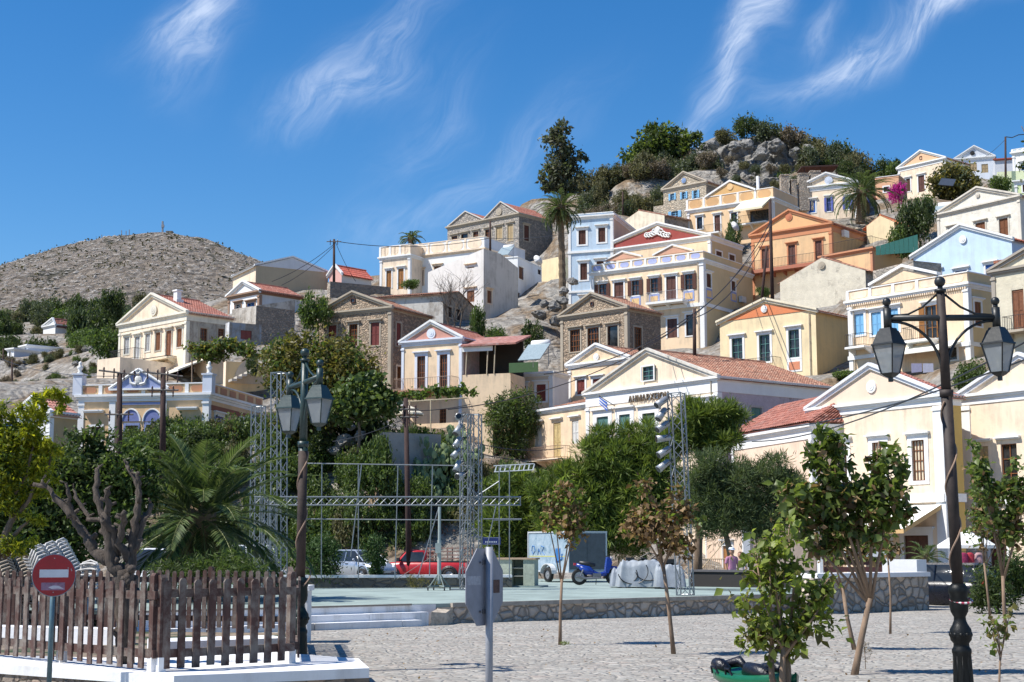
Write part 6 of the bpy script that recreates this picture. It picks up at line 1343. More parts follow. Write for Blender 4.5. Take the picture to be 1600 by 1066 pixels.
m = MB(); m.box(.12, -.1, STZ - .09, rw + .02, -.001, STZ + .012); m.build('coping', paint((.36, .32, .27), .9, .25), stage)
stp = MB()
wst = plaster((.74, .74, .75), .45)
for i in range(3):
    z1 = STZ - .012 - i * .155; rnd_ = random.Random(i); y0 = -.32 * (i + 1) + .3
    x = lw
    while x < -.32 - i * .42:
        x2 = min(x + rnd_.uniform(1.6, 2.6), -.30 - i * .42); stp.box(x + .006, y0 + rnd_.uniform(-.012, .012), -.1, x2 - .006, .35 - (.001 * i), z1 + rnd_.uniform(-.006, .006)); x = x2
st_ = stp.build('steps', wst, stage)
m = MB(); m.box(lw, -.04, STZ - .02, -1.0, .05, STZ + .018); m.build('stage_lip', paint((.22, .19, .16), .9), stage)
m = MB(); m.prism([(-.29, -.06), (.148, -.06), (.148, .32), (-.29, .32)], 'z', -.1, STZ - .095); m.hexa([(-.72, -.36, -.1), (-.2, -.36, -.1), (.1, -.061, -.1), (-.29, -.061, -.1), (-.66, -.33, .30), (-.25, -.33, .27), (.08, -.063, .33), (-.29, -.063, .36)]); m.build('end_stone', paint((.50, .42, .33), .95, .3, .03), stage)

def wall_run(name, label, pts, z0, z1, th, mat, cap=None, capz=.07, cat='wall', over=.05):
    root = empty(name, (pts[0][0], pts[0][1], 0), 0, label, cat); m = MB(); c = MB(); o = Vector((pts[0][0], pts[0][1]))
    for a, b in zip(pts, pts[1:]):
        a = Vector(a) - o; b = Vector(b) - o; d = (b - a).normalized(); n = Vector((-d.y, d.x))
        def ring(t, q): return [(a - d * q - n * t), (b + d * q - n * t), (b + d * q + n * (th + t - 0)), (a - d * q + n * (th + t))]
        A_ = ring(0, 0); m.hexa([(p.x, p.y, z0) for p in A_] + [(p.x, p.y, z1) for p in A_])
        if cap: A_ = ring(over, .0); c.hexa([(p.x, p.y, z1 + .001) for p in A_] + [(p.x, p.y, z1 + capz) for p in A_])
    m.build('masonry', mat, root)
    if cap: c.build('coping', cap, root)
    return root
def G2(px, d): p = at(px, 870, d); return (p.x, d)
wall_run('low_wall', 'low stone wall with white top along the back of the stage', [G2(400, 49.6), G2(800, 50.6)], STZ - .02, .80, .4, rubble((.20, .17, .14), 3.0, (.17, .15, .13)), plaster((.80, .80, .80), .1), .09)
wall_run('shade_toned_wall', 'low bench topped wall darkened for shade under the pine, right of the tarpaulin', [G2(1078, 52), G2(1290, 49)], STZ - .02, .97, .5, darkmat((.03, .027, .026)), paint((.10, .095, .10), .8), .07)  # near-black masonry and coping hold the pine shade in their colour
wall_run('stone_wall', 'chest high rubble wall with thick white coping at the right', [(atz(1275, 960, 0).x, atz(1275, 960, 0).y), (atz(1452, 953, 0).x, atz(1452, 953, 0).y)], -.1, .95, .55, rubble((.52, .45, .385), 3.3, (.28, .24, .20), flat=1.2, mw=.07, dist=.09), plaster((.80, .79, .79), .1), .13, over=.09)
wall_run('white_block', 'smooth white block standing on the right wall', [G2(1378, 45.5), G2(1432, 45)], .9, 1.42, 1.2, WHITE)
m = MB(); p = at(1335, 880, 48); m.box(-1.1, 0, .2, 1.15, .5, .36); m.box(-1.1, .0, -1.2, -1.0, .4, .2); m.box(1.0, .0, -1.2, 1.1, .4, .2)
for i in range(3): m.box(-.95, .06, -.5 + i * .22, .95, .1, -.34 + i * .22, 1)
tag(m.build('white_bench', [WHITE, paint((.10, .035, .03), .7)], loc=p), 'white topped counter with dark red boards behind the right wall', 'counter')
tag(wall_run('retaining_wall', 'grey rendered retaining wall under the pergola', [G2(596, 93), G2(688, 95)], 5.0, 9.0, .5, weathered((.42, .38, .34), (.30, .27, .24), .3)))
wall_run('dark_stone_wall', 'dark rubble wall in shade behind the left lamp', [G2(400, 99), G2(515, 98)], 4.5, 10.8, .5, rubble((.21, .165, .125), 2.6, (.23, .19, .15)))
wall_run('terrace_wall', 'low pale dry stone terrace wall among the shrubs', [G2(560, 94.5), G2(650, 95)], 3.2, 5.6, .4, stoneB)

# --- trusses
def truss(name, label, base, top, w, mat=GALV, group=None, r=.021, depth=None, rot=0, seg=None):
    base = Vector(base); top = Vector(top); root = empty(name, base, 0, label, 'truss', group); ax = top - base; L = ax.length; ax = ax / L
    s = ax.cross(Vector((0, 1, 0))).normalized() if abs(ax.y) < .9 else Vector((1, 0, 0)); f = s.cross(ax).normalized(); depth = depth or w
    ca, sa = math.cos(rot), math.sin(rot); s, f = s * ca + f * sa, f * ca - s * sa
    cn = [s * (i * w / 2) + f * (j * depth / 2) for i, j in ((-1, -1), (1, -1), (1, 1), (-1, 1))]
    for c in cn: m = MB(); m.tube([c, c + ax * L], r, 8); m.build('chord', mat, root)
    m = MB(); n = seg or max(2, int(L / (w * 1.05)))
    for k in range(4):
        a, b = cn[k], cn[(k + 1) % 4]
        for i in range(n):
            z0, z1 = L * i / n, L * (i + 1) / n; p, q = (a, b) if i % 2 == 0 else (b, a); m.tube([p + ax * z0, q + ax * z1], r * .55, 5, caps=False)
        for z in (0.02, L - .02): m.tube([a + ax * z, b + ax * z], r * .8, 5, caps=False)
    m.build('lacing', mat, root)
    return root
def spot(label, px, py, d, aim, L=.38, r=.10, i=0):
    p = at(px, py, d); root = empty('stage_light', p, 0, label, 'stage light', 'lamps clamped up a truss tower'); a = Vector(aim).normalized()
    m = MB(); m.tube([-a * L * .5, -a * L * .42, a * L * .1, a * L * .5], [r * .55, r * .85, r * .95, r * 1.05], 14); m.build('housing', paint((.36, .37, .38), .42, .15, .002, .5), root, True)
    m = MB(); m.tube([a * L * .5, a * L * .5 + a * .012], r * .9, 14); m.build('lens', paint((.01, .01, .012), .15), root)
    m = MB(); s = a.cross(Vector((0, 0, 1))).normalized(); hk = Vector((.22, 0, .16)); m.tube([s * r * 1.15, s * r * 1.1 + hk * .6, hk, -s * r * 1.1 + hk * .6, -s * r * 1.15], .014, 5); m.build('yoke', BLACK, root)
zt = lambda y, d: at(800, y, d).z
def tower(label, px0, y0, px1, y1, d, w, rot=.3, group=None, **k):
    b = at(px0, y0, d); b.z = STZ; t = at(px1, y1, d); return truss('truss_tower', label, b, t, w, rot=rot, group=group, **k)
tower('silver truss tower beside the cabinet, left of the pair carrying lamps', 727, 921, 727, 647, 47.6, .26)
tower('silver truss tower beside the cabinet, right of the pair carrying lamps', 744, 921, 744, 647, 47.6, .27, rot=.35)
m = MB(); p = at(735, 921, 47.6); m.box(-.6, -.35, 0, .6, .35, .03); tag(m.build('base_plate', GALV, loc=(p.x, p.y, STZ)), 'flat steel base plate under the twin truss towers', 'base plate')
tower('leaning silver truss tower standing alone near the front of the stage', 1071, 930, 1056, 614, 41.6, .38, rot=.42)
for i, (x, y, a) in enumerate(((716, 652, (.1, -1, .1)), (716, 671, (-.45, -.5, -.8)), (715, 691, (-.45, -.3, -.8)), (713, 708, (-.6, -.3, -.7)), (715, 728, (-.3, -.3, -.8)), (720, 743, (-.5, -.7, -.2)))):
    spot('silver stage lamp number %s from the top of the twin towers' % ('one two three four five six'.split()[i]), x, y, 47.2, a)
for i, (x, y, a) in enumerate(((1034, 628, (-.8, -.4, -.55)), (1034, 647, (-.6, -.4, -.8)), (1036, 666, (-.75, -.3, -.5)), (1037, 685, (-1, -.2, -.12)), (1038, 706, (-.8, -.3, -.5)), (1037, 727, (-.8, -.3, -.62)))):
    spot('grey stage lamp number %s from the top of the leaning tower' % ('one two three four five six'.split()[i]), x, y, 41.4, a, .42, .10)
tower('tall silver truss tower just left of the left lamp heads', 436, 912, 436, 582, 49, .38, rot=.4)
tower('shorter silver truss tower left of the left lamp, towards the palace', 401, 912, 404, 634, 50.5, .36, rot=.25)
tower('short silver truss tower between the palm and the lamp post', 420, 912, 420, 776, 48.4, .3, rot=.5)
a = at(398, 783, 48.3); b = at(814, 783, 48.3); b.z = a.z
truss('truss_beam', 'long horizontal silver truss beam across the stage', a, b, .26, seg=34)
# scaffold frame of thin pipes
root = empty('pipe_frame', at(475, 918, 49.2), 0, 'thin steel pipe framework hanging between the towers', 'frame'); o = root.location
Q = lambda x, y, d=49.2: at(x, y, d) - o
for (x0, y0, x1, y1) in ((475, 724, 735, 728), (475, 811, 735, 813), (503, 725, 502, 905), (565, 726, 548, 870), (622, 727, 617, 905), (676, 728, 671, 900), (560, 790, 560, 905), (738, 728, 716, 905), (560, 726, 560, 790), (686, 792, 652, 905)):
    m = MB(); m.tube([Q(x0, y0), Q(x1, y1)], .020, 6); m.build('pipe', GALV, root)
root2 = empty('pipe_frame', at(795, 905, 50), 0, 'light pipe frame with ladder top right of the twin towers', 'frame'); o = root2.location
for (x0, y0, x1, y1) in ((780, 730, 780, 905), (796, 732, 796, 905), (755, 811, 815, 811), (780, 730, 796, 730), (745, 775, 780, 752), (775, 790, 760, 860), (770, 813, 815, 812)):
    m = MB(); m.tube([Q(x0, y0, 50), Q(x1, y1, 50)], .020, 6); m.build('pipe', GALV, root2)
p = at(803, 731, 52); m = MB(); m.box(-.7, -.02, -.12, .7, .02, -.09); m.box(-.7, -.02, .09, .7, .02, .12)
for i in range(9): m.tube([(-.66 + i * .165, 0, -.1), (-.6 + i * .165, 0, .1)], .022, 5)
tag(m.build('ladder_truss', plaster((.7, .7, .7), .1), loc=p, rot=(0, R(-3), 0)), 'short white flat ladder truss lying level above the pipe frame', 'ladder')
root = empty('winch_stand', (at(686, 922, 46.8).x, 46.8, STZ), 0, 'wheeled winch stand with tripod feet on the stage', 'lift stand')
m = MB(); h = at(686, 792, 46.8).z - STZ; m.tube([(0, 0, .2), (0, 0, h)], .045, 8); m.tube([(0, 0, .3), (0, 0, h * .6)], .06, 8); m.box(-.12, -.12, 1.15, .05, .1, 1.45); m.build('mast', paint((.33, .37, .35), .5), root)
m = MB()
for k in range(4): a_ = k * math.pi / 2 + .5; e = Vector((math.cos(a_) * .38, math.sin(a_) * .38, .12)); m.tube([(0, 0, .14), e], .025, 6); m.tube([(0, 0, .55), e * .9], .018, 6)
m.build('feet', paint((.2, .24, .22), .6), root)
for k in range(4): a_ = k * math.pi / 2 + .5; m = MB(); c = Vector((math.cos(a_) * .38, math.sin(a_) * .38, .055)); m.tube([c - Vector((.02, 0, 0)), c + Vector((.02, 0, 0))], .055, 12); m.build('caster', BLACK, root)
m = MB(); m.tube([at(686, 845, 46.8) - root.location, at(745, 826, 47) - root.location], .010, 5); m.tube([at(620, 905, 47.6) - root.location, at(745, 826, 47) - root.location], .009, 5); m.build('brace', paint((.12, .13, .13), .6), root)

# --- cabinet, sign, trailer, scooter, tarp
p = Vector((at(793, 912, 51.5).x, 51.5, STZ)); root = empty('cabinet', p, R(-12), 'pale green bar counter with tan top on the stage', 'counter')
m = MB(); m.box(-1.1, -.35, .05, .22, .35, .92); m.box(.62, -.35, .05, 1.0, .35, .92); m.box(.22, .2, .05, .62, .35, .92); m.build('body', paint((.36, .40, .32), .75, .2), root)
m = MB(); m.box(-1.15, -.4, .921, 1.05, .4, .98); m.build('top', paint((.42, .30, .20), .7), root)
m = MB(); m.box(.221, -.3, .35, .619, .199, .38); m.box(.221, -.3, .62, .619, .199, .65); m.build('shelf', paint((.3, .3, .25), .8), root)
m = MB(); m.box(-1.4, -.6, 0, 1.3, .6, .045); m.build('plinth', paint((.2, .26, .25), .8), root)
p = at(768, 905, 60); p.z = 0; root = empty('street_sign', p, R(8), 'dark blue direction sign on a thin post behind the cabinet', 'sign')
m = MB(); m.tube([(0, 0, 0), (0, 0, 1.9)], .03, 6); m.build('post', GALV, root); m = MB(); m.box(-.36, -.05, 1.92, .36, -.02, 2.22); m.build('panel', [paint((.02, .035, .16), .4)], root)
m = MB(); m.box(-.33, -.053, 1.94, .33, -.051, 1.95); m.box(-.33, -.053, 2.19, .33, -.051, 2.2)
for i in range(7): m.box(-.26 + i * .07, -.053, 2.0, -.215 + i * .07, -.051, 2.06)
m.build('markings', paint((.6, .6, .65), .6), root)

def wheel(m_t, m_r, c, ax, r, w, parent, tyre=None, rim=None):
    c = Vector(c); ax = Vector(ax).normalized()
    t = MB(); n = 24; k = len(t.v); o = ax.orthogonal().normalized(); q = ax.cross(o)
    prof = [(.62, -.5), (.86, -.5), (.97, -.38), (1, 0), (.97, .38), (.86, .5), (.62, .5)]
    for i in range(n):
        a = 2 * math.pi * i / n; dr = o * math.cos(a) + q * math.sin(a)
        for pr, pw in prof: t.v.append(tuple(c + dr * r * pr + ax * w * pw))
    P_ = len(prof)
    for i in range(n):
        for j in range(P_ - 1): t.f.append((i * P_ + j, i * P_ + j + 1, ((i + 1) % n) * P_ + j + 1, ((i + 1) % n) * P_ + j)); t.m.append(0)
    wh = t.build('wheel', tyre or paint((.015, .015, .015), .85), parent, True)
    s = MB(); s.tube([c - ax * w * .30, c + ax * w * .30], r * .60, 20)
    for i in range(6):
        a = i * math.pi / 3; dr = o * math.cos(a) + q * math.sin(a); s.tube([c + ax * w * .36 * sg + dr * r * .12 for sg in (1,)] + [c + ax * w * .36 + dr * r * .6], r * .06, 4)
    s.tube([c - ax * w * .42, c + ax * w * .42], r * .14, 8); s.build('rim', rim or paint((.45, .46, .47), .35, .1, .002, .7), wh)
    return wh
# trailer
A3 = at(826, 900, 60.5); B3 = at(889, 905, 58.0); u_ = Vector((B3.x - A3.x, B3.y - A3.y, 0)); Lx = u_.length; yw = math.atan2(u_.y, u_.x)
root = empty('box_trailer', (A3.x, A3.y, STZ), yw, 'grubby pale blue box trailer with its shaded end coloured dark, parked on the stage', 'trailer'); Dt = 1.75; Ht = at(889, 831, 58).z - STZ
blue_tr = newmat('trailer_panel'); m_, t_, b_ = blue_tr; g = G(t_); v = g.coord(); n = g.noise(v, 2.2, 7, .75, .4)
col = g.ramp(n, [(.35, (.42, .50, .56)), (.55, (.26, .35, .42)), (.7, (.09, .17, .24))]); fin(m_, g, b_, col, .5, g.bump(n, .004))
m = MB(); m.box(0, 0, .42, Lx, Dt, Ht, 0); m.build('box', [m_], root)
m = MB(); m.box(-.03, -.03, Ht - .03, Lx + .03, Dt + .03, Ht + .03); m.box(-.025, -.025, .38, Lx + .025, Dt + .02, .45)
for x in (0, Lx): m.box(x - .03, -.03, .45, x + .03, -.001, Ht - .03)
m.box(Lx + .001, Dt - .04, .45, Lx + .03, Dt + .02, Ht - .03); m.build('trim', paint((.5, .52, .53), .5), root)
m = MB(); m.box(Lx + .001, .04, .5, Lx + .02, Dt - .06, Ht - .06); m.box(Lx + .02, Dt * .48, .5, Lx + .035, Dt * .5, Ht - .1); m.build('shade_dark_end', paint((.09, .10, .11), .6, .2), root)  # end panel coloured dark to stand for shade on that side
m = MB(); zz = Ht * .62
def stroke(pts, r=.018): m.tube([(x, -.006, z) for x, z in pts], r, 4)
stroke([(.3, zz + .2), (.25, zz), (.35, zz - .12), (.5, zz), (.45, zz + .18), (.3, zz + .2)]); stroke([(.7, zz - .15), (.78, zz + .1), (.9, zz - .12), (.84, zz), (.72, zz)]); stroke([(.95, zz + .2), (1.15, zz + .15), (1.0, zz - .02), (1.2, zz - .15)])
m.box(Lx * .68, -.008, .75, Lx * .80, -.001, zz + .1); stroke([(Lx * .72, .8), (Lx * .84, .9), (Lx * .84, 1.1)], .04); m.build('graffiti', paint((.03, .16, .42), .6), root)
m = MB(); m.box(.05, -.007, zz - .22, Lx * .9, -.0015, zz - .19); m.build('yellow_stripe', paint((.6, .55, .15), .7), root)
m = MB(); cx = Lx * .58
pts = [(cx + math.cos(t) * .42, .33 + math.sin(t) * .36) for t in np.linspace(0, math.pi, 12)]
for (a_, b_2) in zip(pts, pts[1:]): m.hexa([(a_[0], -.26, a_[1]), (b_2[0], -.26, b_2[1]), (b_2[0], -.03, b_2[1]), (a_[0], -.03, a_[1]), (a_[0], -.26, a_[1] + .03), (b_2[0], -.26, b_2[1] + .03), (b_2[0], -.03, b_2[1] + .03), (a_[0], -.03, a_[1] + .03)])
m.build('mudguard', paint((.6, .6, .6), .5), root); wheel(None, None, (cx, -.14, .29), (0, 1, 0), .29, .16, root)
m = MB(); m.tube([(-.9, Dt / 2, .4), (0, .3, .4)], .03, 5); m.tube([(-.9, Dt / 2, .4), (0, Dt - .3, .4)], .03, 5); m.tube([(-.9, Dt / 2, .4), (-.9, Dt / 2, 0)], .025, 5); m.build('drawbar', BLACK, root)

def scooter():
    p = at(932, 913, 54); root = empty('scooter', (p.x, 54, STZ), R(8), 'blue step through motor scooter parked beside the trailer', 'scooter'); BL = paint((.015, .05, .30), .28, .08)
    for x in (-.62, .62):
        w = wheel(None, None, (x, 0, .29), (0, 1, 0), .29, .09, root)
    m = MB(); m.tube([(.62, 0, .29), (.5, 0, .62), (.42, 0, .95)], .035, 8); m.build('fork', GALV, root, True)
    m = MB(); m.prism([(.30, .42), (.42, .42), (.56, .80), (.47, 1.0), (.38, .98), (.33, .70)], 'y', -.14, .14); m.build('leg_shield', BL, root)
    m = MB(); m.tube([(.36, 0, .42), (.1, 0, .36), (-.15, 0, .44), (-.3, 0, .58), (-.75, 0, .72)], [.09, .08, .10, .13, .06], 10); m.tube([(-.05, 0, .42), (-.35, 0, .50), (-.6, 0, .64)], [.08, .15, .09], 10); m.build('body', BL, root, True)
    m = MB(); m.tube([(-.05, 0, .70), (-.3, 0, .74), (-.62, 0, .79)], [.07, .10, .07], 10); m.build('seat', BLACK, root, True)
    m = MB(); m.tube([(.42, -.32, 1.02), (.45, 0, .98), (.42, .32, 1.02)], .016, 6); m.tube([(.42, -.34, 1.02), (.42, -.22, 1.0)], .024, 6); m.tube([(.44, .22, 1.0), (.42, .34, 1.02)], .024, 6); m.build('handlebar', BLACK, root)
    m = MB(); m.ball((.52, 0, .93), .085, 10); m.build('headlight', paint((.5, .5, .5), .2), root, True)
    m = MB(); m.tube([(.36, .22, 1.02), (.32, .26, 1.2)], .008, 5); m.ball((.32, .26, 1.22), .05, 8, sc=(.3, 1, .7)); m.build('mirror', BLACK, root)
    m = MB(); m.box(-.82, -.06, .70, -.74, .06, .78); m.build('tail_light', paint((.5, .02, .05), .3), root)
    m = MB(); m.box(-.15, -.12, .22, .15, .12, .42); m.tube([(.1, -.15, .25), (-.4, -.17, .24), (-.75, -.17, .32)], [.03, .045, .05], 8); m.tube([(-.62, .1, .29), (-.1, .1, .32)], .03, 6); m.tube([(-.62, -.1, .29), (-.5, -.1, .55)], .03, 6); m.build('engine', paint((.25, .25, .26), .4, .2, .002, .6), root)
    m = MB(); m.tube([(.62 + math.cos(t) * .34, 0, .29 + math.sin(t) * .34) for t in np.linspace(.3, 2.4, 9)], .05, 6); m.build('mudguard', BL, root, True)
    m = MB(); m.tube([(0, .02, .25), (.02, .22, .02)], .014, 5); m.build('stand', BLACK, root)
scooter()
def tarp(label, px, py, d, w, h, dep, seed, col=(.30, .33, .36)):
    """cloth over a pile: a height field with sagging hem"""
    p = at(px, py, d); rng = random.Random(seed); m = MB(); nx, ny = 40, 22; o = len(m.v)
    root = empty('covered_pile', (p.x, d, STZ), 0, label, 'tarpaulin')
    for j in range(ny + 1):
        for i in range(nx + 1):
            u = i / nx * 2 - 1; v = j / ny * 2 - 1; e = max(abs(u) ** 6 + 0, abs(v) ** 6)
            k = mnoise.fractal(Vector((u * 2.6 + seed, v * 2.0, seed)), 1, 2, 4); edge = min(1, ((1 - max(abs(u), abs(v))) / .16)); zz = h * (.88 + .13 * k) * max(0, min(1, edge)) ** .45 + .02 + .03 * abs(math.sin(u * 4 + seed))
            spread = 1 + (.08 + .05 * math.sin(u * 7 + v * 6 + seed)) * (1 - edge if edge < 1 else 0) + .04 * 0
            m.v.append((u * w / 2 * spread, v * dep / 2 * spread, zz))
    for j in range(ny):
        for i in range(nx): a = j * (nx + 1) + i; m.f.append((a, a + 1, a + nx + 2, a + nx + 1)); m.m.append(0)
    m.build('cover', paint(col, .55, .15, .01, scale=4), root, True); return root
r1_ = tarp('light grey tarpaulin over a waist high pile, coiled cables in front', 1003, 916, 50.5, 1.6, .92, 1.2, 3)
m = MB()
for k, (x0, z0, a_, b_2) in enumerate(((-.35, .55, .5, .42), (.15, .6, .42, .36), (-.5, .45, .3, .28))): m.tube([(x0 + math.cos(t) * a_, -.66 + .03 * math.sin(3 * t) + .02 * k, z0 + math.sin(t) * b_2) for t in np.linspace(-2.9, .5, 22)], .016, 5)
m.build('cables', BLACK, r1_)
tarp('lower crumpled grey sheet at the right end of the pile', 1045, 914, 49.8, .95, .75, .9, 5)
tarp('small crumpled grey sheet touching the scooter front', 972, 913, 51, .75, .62, .8, 7, (.27, .30, .34))
p = at(1010, 880, 51.6); m = MB(); rr = random.Random(2)
for i in range(9): x = rr.uniform(-.8, .7); m.box(x, -.2, -.1, x + rr.uniform(.1, .3), .2, rr.uniform(.0, .28))
m.tube([(-.2, 0, .2), (.1, -.1, .36), (.4, 0, .3), (.2, .1, .15)], .02, 5); tag(m.build('stage_gear', BLACK, loc=(p.x, 51.9, 1.25)), 'black stage equipment heaped on the tarpaulin', 'equipment')

# --- cars
def car_body(sections, name, mat, parent):
    """loft: list of (x, [(y,z)...]) rings, same count"""
    m = MB(); n = len(sections[0][1])
    for x, ring in sections:
        for (y, z) in ring: m.v.append((x, y, z))
    for i in range(len(sections) - 1):
        for j in range(n - 1): a = i * n + j; m.f.append((a, a + n, a + n + 1, a + 1)); m.m.append(0)
    m.f.append(tuple(range(n))); m.m.append(0); m.f.append(tuple((len(sections) - 1) * n + j for j in range(n))[::-1]); m.m.append(0)
    return m.build(name, mat, parent, True)
def ringb(hw, zb, zs, tuck=.06):   # lower body ring
    return [(-hw + tuck, zb), (-hw, zb + .12), (-hw, zs - .22), (-hw + .05, zs - .02), (-hw + .16, zs + .02), (0, zs + .045), (hw - .16, zs + .02), (hw - .05, zs - .02), (hw, zs - .22), (hw, zb + .12), (hw - tuck, zb)]
def hatchback(root, paintm, L=4.0, hw=.84, H=1.45, rear=False, lightm=None):
    S_ = [(-L / 2, ringb(hw * .78, .38, .66)), (-L / 2 + .08, ringb(hw * .92, .28, .82)), (-L / 2 + .5, ringb(hw, .2, .92)), (-.6, ringb(hw, .2, .94)), (.5, ringb(hw, .2, .93)), (L / 2 - .75, ringb(hw, .2, .86)), (L / 2 - .2, ringb(hw * .93, .24, .70)), (L / 2, ringb(hw * .75, .32, .54))]
    car_body(S_, 'body', paintm, root)
    def cab(hw2, zt): return [(-hw + .06, .92), (-hw + .10, 1.02), (-hw2, zt - .08), (-hw2 + .12, zt), (0, zt + .03), (hw2 - .12, zt), (hw2, zt - .08), (hw - .10, 1.02), (hw - .06, .92)]
    def cl(z): return [(-hw + .08, .9), (-hw + .09, .91), (-hw + .12, .92), (-hw + .2, .93), (0, .95), (hw - .2, .93), (hw - .12, .92), (hw - .09, .91), (hw - .08, .9)]
    C_ = [(-L / 2 + .12, cl(0)), (-L / 2 + .45, cab(hw * .72, H - .06)), (-L / 2 + .9, cab(hw * .76, H)), (.1, cab(hw * .76, H)), (.35, cab(hw * .74, H - .05)), (1.15, cl(0))]
    car_body(C_, 'glasshouse', paint((.02, .024, .028), .08, .05), root)
    m = MB(); m.add([(-L / 2 + .42, -hw * .66, H - .03), (.33, -hw * .66, H - .03), (.33, hw * .66, H - .03), (-L / 2 + .42, hw * .66, H - .03), (-L / 2 + .55, -hw * .6, H + .035), (.2, -hw * .6, H + .035), (.2, hw * .6, H + .035), (-L / 2 + .55, hw * .6, H + .035)], [(0, 1, 5, 4), (1, 2, 6, 5), (2, 3, 7, 6), (3, 0, 4, 7), (4, 5, 6, 7)])
    for sg in (-1, 1):
        m.tube([(1.13, sg * (hw - .12), .93), (.34, sg * hw * .70, H - .05)], .035, 6); m.tube([(-L / 2 + .15, sg * (hw - .12), .93), (-L / 2 + .46, sg * hw * .69, H - .06)], .05, 6); m.tube([(-.35, sg * (hw - .08), .93), (-.35, sg * hw * .755, H - .03)], .03, 6)
    m.build('roof', paintm, root)
    for x in (-L / 2 + .72, L / 2 - .82):
        for sg in (-1, 1): wheel(None, None, (x, sg * (hw - .05), .31), (0, sg, 0), .31, .2, root); m = MB(); m.tube([(x + math.cos(t) * .36, sg * (hw + .005), .33 + math.sin(t) * .36) for t in np.linspace(0, math.pi, 12)], .03, 6); m.build('wheel_arch', BLACK, root)
    for sg in (-1, 1):
        m = MB(); m.ball((L / 2 - .22, sg * hw * .68, .66), .14, 10, sc=(1.3, .9, .6)); m.build('headlight', paint((.6, .62, .65), .15), root, True)
        m = MB(); m.ball((-L / 2 + .12, sg * hw * .78, .84), .13, 10, sc=(.7, .8, 1.2)); m.build('tail_light', paint((.3, .01, .015), .2), root, True)
        m = MB(); m.ball((.62, sg * (hw + .08), 1.0), .09, 8, sc=(.6, 1, .8)); m.build('wing_mirror', paintm, root, True)
    m = MB(); m.box(L / 2 - .02, -.26, .38, L / 2 + .02, .26, .49); m.box(-L / 2 - .02, -.26, .5, -L / 2 + .02, .26, .61); m.build('number_plate', paint((.6, .6, .55), .5), root)
    m = MB(); m.box(L / 2 - .12, -hw * .6, .26, L / 2 + .0, hw * .6, .36); m.build('grille', BLACK, root)
    m = MB()
    for sg in (-1, 1):
        for x in (.55, -.38, -1.2): m.tube([(x, sg * (hw + .001), .3), (x, sg * (hw + .002), .9)], .006, 4)
        m.box(.0 - .2, sg * hw - .015, .8, .02, sg * hw + .02, .83)
    m.build('door_seams', BLACK, root)
SILV = paint((.50, .53, .56), .25, .04, .001, .6)
p = at(563, 900, 73); root = empty('silver_hatchback', (p.x, 73.5, .25), R(-48), 'silver hatchback parked nose to the right, before the red pickup', 'car'); hatchback(root, SILV, 4.0)
p = at(1478, 940, 47.5); root = empty('black_hatchback', (p.x - .12, 48.2, -.18), R(138), 'black hatchback seen from behind, right of the stone wall', 'car'); hatchback(root, paint((.004, .004, .010), .28, .05), 4.1)
p = at(232, 900, 60); root = empty('white_van', (p.x, 60, 0), R(-80), 'white van half hidden between the pollarded tree and the palm', 'van'); hatchback(root, paint((.7, .71, .72), .35, .05), 4.3, .9, 1.75)
p = at(400, 900, 66); root = empty('white_car', (p.x, 66, 0), R(-60), 'white car behind the short truss tower beside the palm', 'car'); hatchback(root, paint((.68, .70, .72), .35, .05), 4.2, .88, 1.9)
